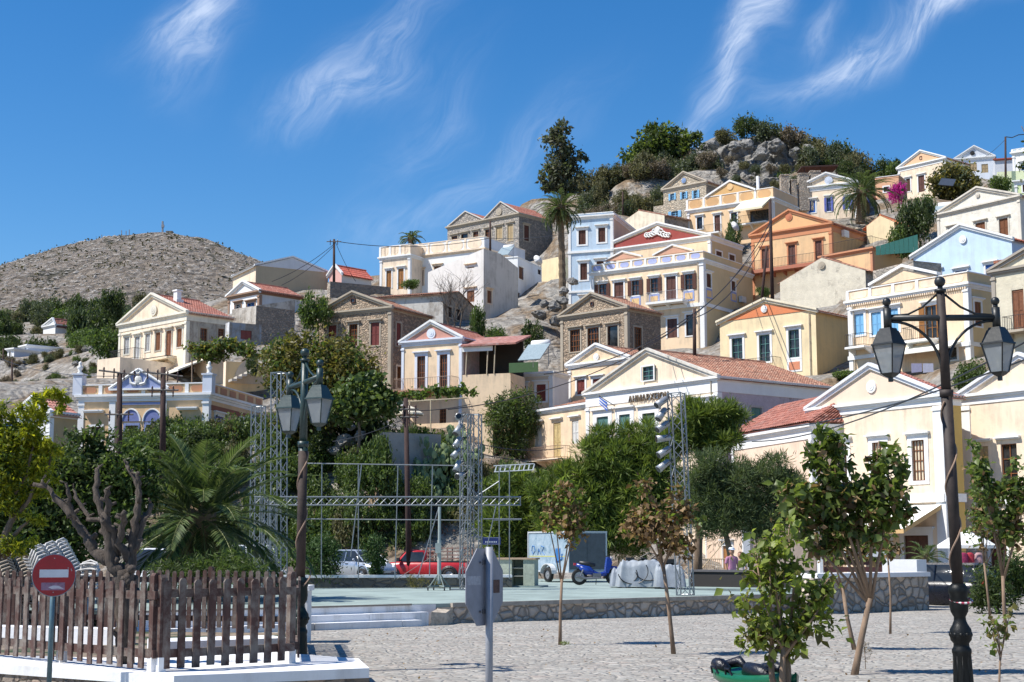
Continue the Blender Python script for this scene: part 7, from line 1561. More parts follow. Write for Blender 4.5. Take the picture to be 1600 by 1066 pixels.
def pickup():
    RED = paint((.46, .025, .03), .28, .08, .002); p = at(664, 905, 80); root = empty('red_pickup', (p.x, 80.5, .06), R(180 - 14), 'red pickup truck with wooden slat frame over its bed', 'pickup truck'); hw = .84
    S_ = [(-2.5, ringb(hw * .96, .45, .98, .02)), (-2.45, ringb(hw, .42, 1.0, .02)), (-.2, ringb(hw, .36, 1.02, .02)), (1.2, ringb(hw, .34, 1.02)), (2.2, ringb(hw * .96, .36, .94)), (2.5, ringb(hw * .85, .4, .80))]
    car_body(S_, 'body', RED, root)
    def cb(h2, z): return [(-hw + .05, 1.0), (-h2, z - .06), (-h2 + .12, z), (h2 - .12, z), (h2, z - .06), (hw - .05, 1.0)]
    car_body([(-.22, cb(hw * .86, 1.62)), (.7, cb(hw * .86, 1.66)), (.9, cb(hw * .84, 1.60)), (1.45, [(-hw + .06, 1.0), (-hw + .08, 1.01), (-hw + .2, 1.02), (hw - .2, 1.02), (hw - .08, 1.01), (hw - .06, 1.0)])], 'cab', RED, root)
    for sg in (-1, 1):
        m = MB(); m.add([(-.1, sg * (hw - .03), 1.06), (1.22, sg * (hw - .03), 1.06), (.82, sg * (hw * .87 + .02), 1.55), (-.1, sg * (hw * .87 + .02), 1.55)], [(0, 1, 2, 3)]); m.build('side_window', glassmat(), root)
    m = MB(); m.add([(1.44, -hw * .85, 1.05), (1.44, hw * .85, 1.05), (.95, hw * .78, 1.58), (.95, -hw * .78, 1.58)], [(0, 1, 2, 3)]); m.build('windscreen', glassmat(), root)
    m = MB(); m.box(-2.4, -hw + .08, .98, -.28, hw - .08, 1.075); m.build('bed', BLACK, root)
    fr = MB()
    for sg in (-1, 1):
        for z in (1.18, 1.36, 1.55, 1.72): fr.box(-2.4, sg * (hw - .07) - .02, z, -.3, sg * (hw - .07) + .02, z + .06)
        for x in (-2.38, -1.7, -1.0, -.34): fr.box(x - .03, sg * (hw - .11) - .015, 1.05, x + .03, sg * (hw - .11) + .015, 1.80)
    for z in (1.36, 1.72): fr.box(-2.43, -hw + .1, z, -2.39, hw - .1, z + .05)
    fr.build('slat_frame', wood((.33, .17, .13)), root)
    for x in (-1.55, 1.65):
        for sg in (-1, 1):
            wheel(None, None, (x, sg * (hw - .06), .35), (0, sg, 0), .35, .22, root)
            m = MB(); m.tube([(x + math.cos(t) * .45, sg * (hw + .0), .35 + math.sin(t) * .45) for t in np.linspace(0, math.pi, 12)], .045, 6); m.tube([(x + math.cos(t) * .40, sg * (hw - .0), .35 + math.sin(t) * .40) for t in np.linspace(0, math.pi, 12)], .05, 6); m.build('wheel_arch', RED if 0 else BLACK, root)
    for sg in (-1, 1):
        m = MB(); m.box(-2.53, sg * hw * .93 - .09, .62, -2.42, sg * hw * .93 + .02 * sg + .07, 1.0); m.build('tail_light', paint((.55, .2, .2), .3), root)
        m = MB(); m.box(1.15, sg * (hw + .02), 1.05, 1.3, sg * (hw + .2), 1.25); m.build('wing_mirror', BLACK, root)
    m = MB(); m.box(-2.6, -hw * .9, .42, -2.5, hw * .9, .56); m.build('bumper', paint((.3, .3, .3), .4), root)
pickup()
# ---------------------------------------------------------------- lamps, signs, fence, kerb, chairs, people
GREEN = paint((.018, .040, .038), .42, .2, .003)
DKM = paint((.016, .018, .018), .45, .2, .003)
def street_lamp(label, base, H, half, yaw, mat, wrap, tilt=0.0, s=1.0):
    root = empty('street_lamp', base, yaw, label, 'street lamp'); root.rotation_euler = (0, tilt, yaw)
    m = MB(); m.lathe([(.16, 0), (.16, .06), (.12, .10), (.115, .14), (.105, .52), (.112, .54), (.112, .57), (.092, .60), (.088, .64), (.12, .68), (.128, .74), (.122, .80), (.09, .85), (.07, .90), (.068, .94), (.10, 1.0), (.108, 1.06), (.10, 1.18), (.115, 1.22), (.112, 1.27), (.09, 1.30), (.072, 1.32)], 18)
    for i in range(10): a_ = i * math.pi / 5; m.tube([(math.cos(a_) * .112, math.sin(a_) * .112, .14), (math.cos(a_) * .10, math.sin(a_) * .10, .5)], .008, 4); m.ball((math.cos(a_) * .112, math.sin(a_) * .112, .74), .03, 6); m.build('pedestal', mat, root, True)
    m = MB(); m.tube([(0, 0, 1.30), (0, 0, H - 1.4)], .066, 14); m.tube([(0, 0, H - 1.4), (0, 0, H - .18)], [.058, .050], 14); m.tube([(0, 0, H - 1.44), (0, 0, H - 1.36)], .08, 14); m.build('post', paint((.035, .024, .02), .7, .5, .004) if mat is DKM else mat, root, True)
    if mat is not DKM: m = MB(); m.tube([(0, 0, 1.32), (0, 0, H - 1.5)], .0675, 14); m.build('post_wrap', paint((.045, .028, .022), .8, .5, .004), root, True)
    m = MB(); m.tube([(0, 0, H - .19), (0, 0, H - .16)], .07, 12); m.tube([(0, 0, H - .16), (0, 0, H - .12)], .03, 10); m.ball((0, 0, H - .065), .066, 14); m.build('finial', mat, root, True)
    zb = H - .50; m = MB(); m.tube([(-half, 0, zb), (half, 0, zb)], .038, 10); m.build('crossbar', mat, root, True)
    for sg in (-1, 1):
        m = MB(); pts = [Vector((sg * .05, 0, H - .22)), Vector((sg * half * .35, 0, H - .37)), Vector((sg * half * .62, 0, H - .455)), Vector((sg * half * .95, 0, zb + .03))]
        m.tube(pts, .014, 6); m.build('upper_scroll', mat, root, True)
        m = MB(); m.tube([(sg * half * (.93 - .88 * math.sin(t)), 0, zb - .04 - .62 * (1 - math.cos(t))) for t in np.linspace(0, math.pi / 2, 12)], .018, 6); m.build('lower_scroll', mat, root, True)
        e = empty('arm_end', (sg * half, 0, zb), 0); e.parent = root
        m = MB(); m.tube([(0, 0, -.12), (0, 0, .12)], .048, 12); m.tube([(0, 0, .12), (0, 0, .15)], .028, 10); m.ball((0, 0, .195), .052, 12); a_ = m.build('hanger', mat, e, True)
        m = MB()   # lantern: roof, glass frame
        def sq(h, z): return [(-h, -h, z), (h, -h, z), (h, h, z), (-h, h, z)]
        def fr_(h0, z0, h1, z1): m.hexa(sq(h0, z0) + sq(h1, z1))
        c, s2 = math.cos(R(38)) * .70, math.sin(R(38)) * .70; k0 = len(m.v)
        fr_(.115, -.16, .10, -.12); fr_(.195, -.33, .125, -.158); fr_(.215, -.355, .21, -.331)
        fr_(.085, -.77, .115, -.74); fr_(.04, -.80, .085, -.771); fr_(.03, -.86, .03, -.80)
        for (a0, b0) in ((-1, -1), (1, -1), (1, 1), (-1, 1)): m.tube([(a0 * .108, b0 * .108, -.745), (a0 * .195, b0 * .195, -.352)], .014, 4)
        m.v = [(x * c - y * s2, x * s2 + y * c, -.12 + (z + .12) * .86) for x, y, z in m.v]; lf = m.build('lantern', mat, e)
        m = MB(); m.hexa(sq(.100, -.742) + sq(.186, -.352)); m.v = [(x * c - y * s2, x * s2 + y * c, -.12 + (z + .12) * .86) for x, y, z in m.v]; m.build('glass', GLP, lf)
        m = MB(); m.lathe([(.012, -.62), (.02, -.58), (.035, -.50), (.03, -.45), (.012, -.42)], 10); m.build('bulb', paint((.8, .8, .78), .3), lf, True)
    if wrap:
        m = MB(); pts = [(math.cos(t) * (.074 if 1.45 < 1.2 + t * .135 else .14), math.sin(t) * (.074 if 1.45 < 1.2 + t * .135 else .14), 1.2 + t * .135) for t in np.linspace(0, (H - 1.5 - 1.2) / .135, 90)]
        m.tube(pts, .011, 5); m.build('wrapped_cable', paint((.30, .20, .14), .8), root)
    return root
gm, gt, gb = newmat('lantern_glass'); gg = G(gt); fin(gm, gg, gb, gg.mix(gg.noise(gg.coord(), 6, 5), (.26, .285, .29), (.42, .44, .44)), .18); gb.inputs['Transmission Weight'].default_value = .35; gb.inputs['Alpha'].default_value = .82; GLP = gm
b = at(1507, 1087, 17.5); street_lamp('tall black twin headed street lamp in the right foreground', (b.x, 17.5, 0), 4.93, .66, R(4), DKM, True, R(-1.1))
b = at(467, 1040, 21.6); street_lamp('green twin headed street lamp at the corner of the picket fence', (b.x, 21.6, 0), 4.62, .77, R(-66), GREEN, True, R(0))
# lifebuoy-like striped ring on the right lamp
p = at(1502, 938, 17.5); root = empty('rope_ring', p, 0, 'red and white striped rope ring tied round the right lamp post', 'rope ring'); m = MB(); n_ = 24
for i in range(n_):
    t0, t1 = 2 * math.pi * i / n_, 2 * math.pi * (i + 1) / n_; m.tube([(math.cos(t0) * .12, math.sin(t0) * .105 - .0, .03 * math.sin(t0)), (math.cos(t1) * .12, math.sin(t1) * .105, .03 * math.sin(t1))], .014, 6, i % 2)
m.build('ring', [paint((.7, .68, .66), .6), paint((.45, .06, .10), .6)], root)

# no entry sign
p = at(84, 899, 18.0); root = empty('no_entry_sign', (p.x, 18, 0), R(20), 'round red no entry sign with white bar on a grey pole', 'road sign'); z = p.z
m = MB(); m.tube([(0, .04, 0), (0, .04, z + .18)], .030, 12); m.build('pole', paint((.10, .17, .20), .4, .15, .002, .3), root, True)
m = MB(); m.tube([(0, 0, z), (0, -.03, z)], .252, 48); pl = m.build('disc', paint((.20, .26, .30), .5), root)
m = MB(); m.tube([(0, -.0301, z), (0, -.034, z)], .243, 48); m.build('red_face', paint((.34, .006, .014), .35, .15), pl)
m = MB(); m.box(-.165, -.038, z - .025, .165, -.0345, z + .068); m.build('white_bar', paint((.62, .63, .66), .5, .08), pl)
m = MB(); m.box(-.14, -.0365, z - .175, .13, -.0345, z - .085); m.prism([(-.06, z - .14), (.0, z - .12), (.06, z - .125), (.12, z - .16), (.04, z - .155), (-.02, z - .16)], 'y', -.0385, -.0366, 1); m.build('torn_sticker', [paint((.30, .17, .24), .7, .35, scale=20), paint((.6, .55, .6), .7)], pl)
m = MB()
for (x, zz) in ((0, z + .2), (0, z - .2), (.16, z + .085), (.195, z + .07), (.2, z + .055)): m.tube([(x, -.0342, zz), (x, -.039, zz)], .007, 8)
m.build('bolts', paint((.4, .35, .35), .6), pl)
# back of an octagonal sign
p = at(752, 917, 13.8); root = empty('stop_sign', (at(757, 917, 13.8).x, 13.8, 0), R(-118), 'back of a grey octagonal sign turned away, on a galvanised pole', 'road sign'); z = p.z
GA = paint((.30, .31, .34), .55, .12, .002, .2)
m = MB(); r_ = .375; m.prism([(r_ * math.cos(math.pi / 8 + i * math.pi / 4), z + r_ * math.sin(math.pi / 8 + i * math.pi / 4)) for i in range(8)], 'y', -.004, .004); pl = m.build('plate', paint((.24, .25, .29), .6, .14, .002), root)
m = MB(); m.tube([(0, .05, 0), (0, .05, z + .36)], .034, 16); m.build('pole', GA, root, True)
m = MB()
for zz in (z + .22, z - .22): m.box(-.05, .004, zz - .02, .05, .016, zz + .02); m.tube([(-.1, .01, zz), (-.1, .022, zz)], .01, 8); m.tube([(.1, .01, zz), (.1, .022, zz)], .01, 8)
m.build('clamp', paint((.1, .1, .11), .6), pl)
m = MB(); m.box(-.28, .0045, z - .06, -.16, .006, z + .06); m.build('brown_sticker', paint((.10, .055, .045), .8, .5, scale=30), pl)
m = MB(); m.box(.08, .0045, z + .02, .33, .0055, z + .10); m.build('pale_sticker', paint((.36, .37, .41), .8, .2, scale=30), pl)

# kerb and garden
def kerb():
    root = empty('white_kerb', (at(240, 1050, 18).x, 17.6, 0), 0, 'broad whitewashed kerb with stone foot round the fenced garden', 'kerb'); o = root.location
    WK = plaster((.80, .80, .80), .2); z = .25
    A = atz(-60, 1034, z); Bp = atz(272, 1056, z); Cc = atz(577, 1044, z); D_ = atz(560, 1029, z); E_ = atz(400, 1020, z); 
    m = MB(); poly = [A, Bp, Cc, D_, E_ + Vector((0, .4, 0)), atz(250, 1025, z) + Vector((0, .5, 0)), atz(160, 1028, z), atz(-60, 1022, z)]
    poly = [(p.x - o.x, p.y - o.y) for p in poly]; m.prism(poly, 'z', .13, z); top = m.build('kerb_top', WK, root)
    def sh(k): return [(x, y + k) for x, y in poly]
    m = MB(); m.prism([(x, y + .03) for x, y in poly], 'z', -.05, .129); m.build('kerb_foot', rubble((.26, .21, .17), 5, (.2, .17, .14)), root)
kerb()
zf = .25
FL, FC, FR = Vector((at(-40, 900, 21.4).x, 21.4, zf)), Vector((at(243, 900, 18.3).x, 18.3, zf)), Vector((at(463, 900, 19.7).x, 19.7, zf))
BL, BR = Vector((at(-60, 900, 29.0).x, 29.0, zf)), Vector((at(462, 900, 27.5).x, 27.5, zf))
FW = wood((.075, .034, .026))
def fence(label, a, b, sp, pw, h, dense=True, th=.025, top=.0, postlast=True):
    d = b - a; L = d.length; yw = math.atan2(d.y, d.x); root = empty('picket_fence', a, yw, label, 'fence'); n = int(L / sp); rnd = random.Random(int(L * 100))
    for i in range(n):
        x = sp * (i + .5); hh = h + rnd.uniform(-.015, .015); z0 = .04 + rnd.uniform(-.012, .012); w = pw * rnd.uniform(.93, 1.05); ln = rnd.uniform(-.012, .012)
        m = MB(); m.prism([(x - w / 2, z0), (x + w / 2, z0), (x + w / 2 + ln, hh - w * .35), (x + w * .25 + ln, hh), (x - w * .25 + ln, hh), (x - w / 2 + ln, hh - w * .35)], 'y', -th, 0)
        m.build('picket', FW, root)
    for zz in (.16, h - .22): m = MB(); m.box(0, .001, zz, L, .055, zz + .10); m.build('rail', FW, root)
    k = max(1, round(L / 1.9))
    for i in range(k + 1):
        x = L * i / k; m = MB(); m.prism([(x - .045, -.25), (x + .045, -.25), (x + .045, h + .04), (x + .02, h + .075), (x - .02, h + .075), (x - .045, h + .04)], 'y', .056, .146); p_ = m.build('post', FW, root)
        m = MB(); m.box(x - .052, .050, 0, x + .052, .152, .17); m.build('white_shoe', plaster((.75, .74, .74), .3), p_)
    return root
fence('front picket fence left of its corner post, behind the no entry sign', FL, FC, .232, .10, 1.08)
fence('front picket fence between its corner post and the green lamp', FC + Vector((.05, .02, 0)), FR, .21, .105, 1.10)
fence('side picket fence running back from the green lamp', FR + Vector((.0, .25, 0)), BR, .16, .08, 1.08)
fence('rear picket fence in front of the stacked chairs', BL, BR, .15, .08, 1.08)
m = MB(); p_ = [FL + Vector((-2, .2, 0)), FC + Vector((0, .25, 0)), FR + Vector((0, .1, 0)), BR, BL + Vector((-2, 0, 0))]; m.prism([(p.x, p.y) for p in p_], 'z', -.05, .215)
gz = newmat('garden_soil'); g = G(gz[1]); n = g.noise(g.pos(), 5, 7, .7); fin(gz[0], g, gz[2], g.mix(g.ramp(g.noise(g.pos(), .9, 4), [(.42, (0, 0, 0)), (.5, (1, 1, 1))]), (.028, .05, .018), g.ramp(n, [(.3, (.10, .07, .045)), (.6, (.28, .22, .16))])), .95, g.bump(n, .03))
tag(m.build('garden_ground', gz[0]), kind='structure')
wall_run('white_path_edge', 'low whitewashed edging inside the garden, left of the tree', [(at(-60, 900, 25).x, 25.2), (at(185, 900, 24).x, 24)], .2, .46, .5, plaster((.80, .80, .82), .1))
wall_run('white_path_edge', 'whitewashed edging inside the garden, right of the tree', [(at(262, 900, 22.5).x, 22.5), (at(455, 900, 23.5).x, 23.5)], .2, .36, .9, plaster((.80, .80, .82), .1))
m = MB(); q = at(470, 915, 28); m.box(-.02, -.3, 0, .10, .3, .95); m.box(-.06, -.36, .951, .14, .36, 1.05); tag(m.build('white_pillar', WHITE, loc=(q.x, 28.5, 0)), 'short white garden pillar behind the green lamp', 'pillar')

# stacked chairs
def chair_proto(mat):
    root = empty('plastic_chair', (0, 0, 0), 0)
    m = MB(); n = 8
    for j in range(4):     # curved back slats
        pts = [(-.2 + .4 * i / n, -.20 - .06 * math.cos((i / n - .5) * 3), .55 + j * .11 + .03 * math.sin(i / n * math.pi)) for i in range(n + 1)]; m.tube(pts, .024, 5)
    m.tube([(-.21, -.2, .42), (-.22, -.22, .7), (-.17, -.27, .92), (0, -.30, .97), (.17, -.27, .92), (.22, -.22, .7), (.21, -.2, .42)], .022, 6); m.build('backrest', mat, root, True)
    m = MB(); m.hexa([(-.21, -.2, .40), (.21, -.2, .40), (.23, .23, .43), (-.23, .23, .43), (-.21, -.2, .425), (.21, -.2, .425), (.23, .23, .455), (-.23, .23, .455)]); m.build('seat', mat, root)
    for sx in (-1, 1):
        for (y0, y1) in ((-.2, -.27), (.22, .25)): m = MB(); m.tube([(sx * .21, y0, .42), (sx * .25, y1, 0)], [.028, .02], 6); m.build('leg', mat, root, True)
        m = MB(); m.tube([(sx * .22, -.22, .66), (sx * .26, .0, .68), (sx * .25, .22, .64), (sx * .22, .23, .43)], .022, 6); m.build('arm', mat, root, True)
    return root
CW = paint((.50, .49, .48), .5, .1); CT = paint((.36, .30, .23), .55, .2)
first = {}
def stack(px, d, yaw, n, mat, key, label, group, step=.065, fwd=.045):
    for i in range(n):
        if key not in first: c = chair_proto(mat); first[key] = c
        else: c = copy_tree(first[key])
        p = at(px, 900, d); c.location = (p.x + math.cos(yaw + 1.57) * fwd * i, d + math.sin(yaw + 1.57) * fwd * i, .2 + step * i); c.rotation_euler = (0, 0, yaw); tag(c, label, 'chair', group)
stack(70, 31, R(65), 11, CW, 'w', 'white plastic chair of the slanting stack left of the no entry sign top', 'chairs in the left white stack')
stack(92, 31.4, R(70), 12, CW, 'w', 'white plastic chair of the stack rising behind the no entry sign', 'chairs in the middle white stack')
stack(112, 31.8, R(72), 13, CW, 'w', 'white plastic chair of the tallest stack, right of the sign', 'chairs in the tallest white stack')
stack(138, 31, R(160), 6, CW, 'w', 'white plastic chair of the low stack against the pollarded tree', 'chairs in the low stack by the tree')
stack(6, 30.5, R(60), 13, CT, 't', 'tan cane chair of the stack at the extreme left', 'tan chairs in the left stack')
stack(36, 31, R(62), 10, CT, 't', 'tan cane chair of the second stack from the left', 'tan chairs in the second stack')

# kayak
def kayak():
    y = 18.6; c = at(1165, 1052, y); root = empty('kayak', (c.x + .05, y - .3, 0), R(-70), 'green plastic kayak with black seat covers lying on the cobbles', 'kayak'); GK = paint((.008, .11, .05), .3, .08)
    m = MB(); N = 16; o = 0
    for i in range(N + 1):
        t = i / N; x = -.75 + 1.6 * t; e = math.sin(math.pi * min(1, max(.0, t * .92 + .06))) ** .5; w = .36 * e; zk = .02 + .16 * (1 - e); zd = .24 + .10 * (1 - e)
        for (yy, zz) in ((0, zk), (-.6, zk + .02), (-.95, zd * .55), (-1, zd * .9), (-.85, zd), (-.5, zd - .03), (0, zd - .06), (.5, zd - .03), (.85, zd), (1, zd * .9), (.95, zd * .55), (.6, zk + .02)): m.v.append((x, yy * w, zz))
    for i in range(N):
        for j in range(12): a = i * 12 + j; b_ = i * 12 + (j + 1) % 12; m.f.append((a, b_, b_ + 12, a + 12)); m.m.append(0)
    m.f.append(tuple(range(12))); m.m.append(0); m.f.append(tuple(N * 12 + j for j in range(12))[::-1]); m.m.append(0); m.build('hull', GK, root, True)
    BK = paint((.008, .008, .014), .35, .3, .02, scale=7)
    for (x0, w) in ((-.55, .18), (.32, .36)):
        m = MB(); m.tube([(x0 - w, -.1, .25), (x0 - w * .4, -.16, .31), (x0 + w * .3, -.18, .30), (x0 + w, -.14, .26)], [.04, .08, .09, .05], 10); m.tube([(x0 - w * .8, -.1, .28), (x0, .12, .34), (x0 + w * .9, .1, .29)], [.04, .07, .04], 9); m.build('seat_cover', BK, root, True)
    for x in (-.35, .0): m = MB(); m.tube([(x - .08, -.33, .22), (x - .05, -.36, .30), (x + .05, -.36, .30), (x + .08, -.33, .22)], .014, 6); m.build('handle', BK, root)
kayak()

# people
def person(label, base, h, yaw, shirt, shorts, hair, hat=None, skin=(.42, .22, .14), female=False):
    root = empty('person', base, yaw, label, 'person'); s = h / 1.75; sk = paint(skin, .6, .06)
    me = bpy.data.meshes.new('body'); J = {}
    V = [(0, 0, .95), (0, 0, 1.10), (0, 0, 1.28), (0, 0, 1.43), (0, .0, 1.50), (0, -.01, 1.60), (0, -.01, 1.70),
         (.19, 0, 1.40), (.25, .02, 1.12), (.24, -.06, .88), (.24, -.08, .78), (-.19, 0, 1.40), (-.25, .02, 1.12), (-.24, -.06, .88), (-.24, -.08, .78),
         (.10, 0, .88), (.11, -.02, .50), (.11, .0, .09), (.12, -.16, .03), (-.10, 0, .88), (-.11, .06, .50), (-.11, .12, .09), (-.12, -.04, .03)]
    E = [(0, 1), (1, 2), (2, 3), (3, 4), (4, 5), (5, 6), (3, 7), (7, 8), (8, 9), (9, 10), (3, 11), (11, 12), (12, 13), (13, 14), (0, 15), (15, 16), (16, 17), (17, 18), (0, 19), (19, 20), (20, 21), (21, 22)]
    rad = [.135, .125, .145, .10, .052, .085, .08, .06, .043, .032, .028, .06, .043, .032, .028, .085, .058, .042, .03, .085, .058, .042, .03]
    me.from_pydata([(x * s, y * s, z * s) for x, y, z in V], E, []); o = bpy.data.objects.new('body', me); COL.objects.link(o)
    md = o.modifiers.new('skin', 'SKIN'); sv = me.skin_vertices[0].data
    for i, r_ in enumerate(rad): sv[i].radius = (r_ * s * (1.25 if i in (1, 2) else 1), r_ * s * (.8 if i in (1, 2, 3) else 1)); sv[i].use_root = i == 0
    sb = o.modifiers.new('sub', 'SUBSURF'); sb.levels = 2; sb.render_levels = 2; me.materials.append(sk)
    dg = bpy.context.evaluated_depsgraph_get(); m2 = bpy.data.meshes.new_from_object(o.evaluated_get(dg)); bpy.data.objects.remove(o); m2.name = 'body'
    if not m2.materials: m2.materials.append(sk)
    o = bpy.data.objects.new('body', m2); COL.objects.link(o); o.parent = root
    def shell(name, test, mat, off=.012):
        ms = m2.copy(); ms.name = name
        import bmesh
        bm = bmesh.new(); bm.from_mesh(ms); bm.normal_update()
        for v in bm.verts: v.co += v.normal * off
        bmesh.ops.delete(bm, geom=[f for f in bm.faces if not test(f.calc_center_median() / s)], context='FACES'); bm.to_mesh(ms); bm.free(); ms.materials.clear(); ms.materials.append(mat)
        q = bpy.data.objects.new(name, ms); COL.objects.link(q); q.parent = root
    shell('shirt', lambda c: .93 < c.z < 1.455 and not (abs(c.x) > .17 and c.z < 1.2), shirt, .014); shell('shorts', lambda c: .52 < c.z < .96 and abs(c.x) < .2, shorts, .018)
    m = MB(); m.ball((0, -.01 * s, 1.655 * s), .112 * s, 14, sc=(.88, 1.0, 1.2)); m.build('head', sk, root, True)
    m = MB(); m.tube([(0, -.11 * s, 1.665 * s), (0, -.135 * s, 1.63 * s)], [.012 * s, .018 * s], 6); m.build('nose', sk, root, True)
    for sx in (-1, 1):
        m = MB(); m.ball((sx * .038 * s, -.105 * s, 1.675 * s), .013 * s, 6); m.build('eye', paint((.03, .02, .02), .3), root)
        m = MB(); m.ball((sx * .1 * s, 0, 1.65 * s), .03 * s, 6, sc=(.4, .8, 1.2)); m.build('ear', sk, root)
        for k in range(5):
            hx, hy, hz = sx * .24 * s, -.08 * s, .78 * s; m = MB(); yy = (-.035 + k * .018) * s
            if k < 4: m.tube([(hx, hy + yy, hz), (hx, hy + yy - .004, hz - .045 * s), (hx - sx * .012, hy + yy, hz - (.075 + .01 * (k in (1, 2))) * s)], [.010 * s, .009 * s, .007 * s], 5)
            else: m.tube([(hx - sx * .01, hy - .035 * s, hz + .01), (hx - sx * .03, hy - .06 * s, hz - .03 * s)], [.011 * s, .008 * s], 5)
            m.build('finger', sk, root, True)
    m = MB(); m.box(-.028 * s, -.123 * s, 1.597 * s, .028 * s, -.105 * s, 1.604 * s); m.build('mouth', paint((.3, .08, .07), .6), root)
    hm = paint(hair, .7, .2); m = MB(); o_ = len(m.v); m.ball((0, .012 * s, 1.685 * s), .12 * s, 14, sc=(.92, 1.0, 1.05)); m.v = [(x, y if z > 1.69 * s or y > -.02 * s else -.02 * s, max(z, (1.45 if female else 1.62) * s)) for x, y, z in m.v]; m.build('hair', hm, root, True)
    if hat: m = MB(); m.lathe([(.118 * s, 1.71 * s), (.115 * s, 1.76 * s), (.085 * s, 1.80 * s), (.01, 1.815 * s)], 16, (0, 0, 0)); m.hexa([(-.08 * s, -.2 * s, 1.705 * s), (.08 * s, -.2 * s, 1.705 * s), (.1 * s, -.05 * s, 1.72 * s), (-.1 * s, -.05 * s, 1.72 * s), (-.08 * s, -.2 * s, 1.715 * s), (.08 * s, -.2 * s, 1.715 * s), (.1 * s, -.05 * s, 1.735 * s), (-.1 * s, -.05 * s, 1.735 * s)]); m.build('cap', hat, root, True)
p = at(1144, 900, 58); person('person in dusty pink shirt and pale cap walking behind the dark wall', (p.x, 58, 0), 1.76, R(15), paint((.42, .18, .28), .8), paint((.5, .4, .4), .8), (.1, .08, .06), paint((.6, .65, .75), .8))
p = at(1157, 900, 59); person('person with brown hair beside the one in the pink shirt', (p.x, 59, 0), 1.60, R(-25), paint((.5, .42, .38), .8), paint((.10, .12, .2), .8), (.12, .06, .03), female=True)

# parasols, clothes, shop front things
def parasol(label, px, py_top, py_rim, w_px, d, mat, zb=0):
    c = at(px, py_rim, d); t = at(px, py_top, d); root = empty('parasol', (c.x, d, zb), 0, label, 'parasol'); r = w_px / 2 * d / FPX; m = MB(); n = 8; z0, z1 = c.z - zb, t.z - zb
    rim = [(math.cos(i * math.pi / 4 + .3) * r, math.sin(i * math.pi / 4 + .3) * r, z0) for i in range(n)]; mid = [(math.cos(i * math.pi / 4 + .3) * r * .5, math.sin(i * math.pi / 4 + .3) * r * .5, z0 + (z1 - z0) * .62) for i in range(n)]
    m.add(rim + mid + [(0, 0, z1)] + [(x, y, z - .12) for x, y, z in rim], [(i, (i + 1) % n, n + (i + 1) % n, n + i) for i in range(n)] + [(n + i, n + (i + 1) % n, 2 * n) for i in range(n)] + [(i, (i + 1) % n, 2 * n + 1 + (i + 1) % n, 2 * n + 1 + i) for i in range(n)]); m.build('canopy', mat, root)
    m = MB(); m.tube([(0, 0, 0), (0, 0, z1 + .05)], .03, 8); m.build('pole', wood((.3, .2, .12)), root)
    m = MB()
    for i in range(n): m.tube([(0, 0, z1 - .05), (rim[i][0] * .97, rim[i][1] * .97, z0)], .012, 4)
    m.build('ribs', wood((.3, .2, .12)), root)
parasol('white market parasol behind the right lamp post', 1510, 829, 852, 90, 58, plaster((.80, .78, .74), .05))
parasol('cream garden parasol under the pergola', 640, 634, 646, 46, 97, plaster((.72, .66, .52), .05), 7.4)
for i, (px, c, lab) in enumerate(((1506, (.28, .02, .08), 'crimson dress hanging on the rack under the white parasol'), (1517, (.45, .03, .05), 'bright red dress hanging on the rack, second from left'), (1532, (.50, .30, .30), 'dusty pink patterned dress hanging on the rack'))):
    p = at(px, 868, 53); m = MB(); n = 12; rings = []
    for (z, w) in ((0, .07), (-.08, .16), (-.35, .15), (-.7, .19), (-1.25, .25)):
        rings.append([(math.cos(t) * w * (1 + .12 * math.sin(5 * t)), math.sin(t) * w * .45, z) for t in np.linspace(0, 2 * math.pi, n, endpoint=False)])
    for rg in rings: m.v += rg
    for a in range(len(rings) - 1):
        for b_ in range(n): m.f.append((a * n + b_, a * n + (b_ + 1) % n, (a + 1) * n + (b_ + 1) % n, (a + 1) * n + b_)); m.m.append(0)
    tag(m.build('dress', paint(c, .85, .5, .02, scale=9), loc=(p.x, 53 + .1 * i, p.z + .1), smooth=True), lab, 'dress')
p = at(1519, 868, 53); root = empty('clothes_rack', (p.x, 53.1, 0), 0, 'thin black clothes rail under the white parasol', 'clothes rack'); m = MB(); m.tube([(-.5, 0, 0), (-.5, 0, 1.65), (.55, 0, 1.65), (.55, 0, 0)], .02, 6); m.build('rail', BLACK, root)
house('doorh', 'cream shop wall with varnished wooden door behind the two walkers', (0, 0, 1.0), (1103, 822), (1162, 815), 84, 898, D=4, wall=peach, roof='flat', corn=False, fz=.1, tw=.32, wins=[(1130, 853, 1146, 896, 'do', 'or', dict(fw=.25))], ctl_=False, deep=.5)
root = empty('iron_fence', at(1075, 893, 76), 0, 'pale iron railing in front of the cream shop wall', 'railing'); m = MB()
for i in range(34): m.tube([(i * .1, 0, -.3), (i * .1, 0, .62)], .012, 4)
m.tube([(0, 0, .62), (3.4, 0, .62)], .025, 5); m.tube([(0, 0, -.1), (3.4, 0, -.1)], .02, 5); m.tube([(.6, .2, .0), (1.9, .2, 1.5)], .03, 5); m.build('bars', paint((.5, .38, .24), .6), root)
P = HOUSES['front']; rt = P['root']; F = P['F']
for (x0, x1, kind) in ((900, 1000, 'do'),): 
    pass

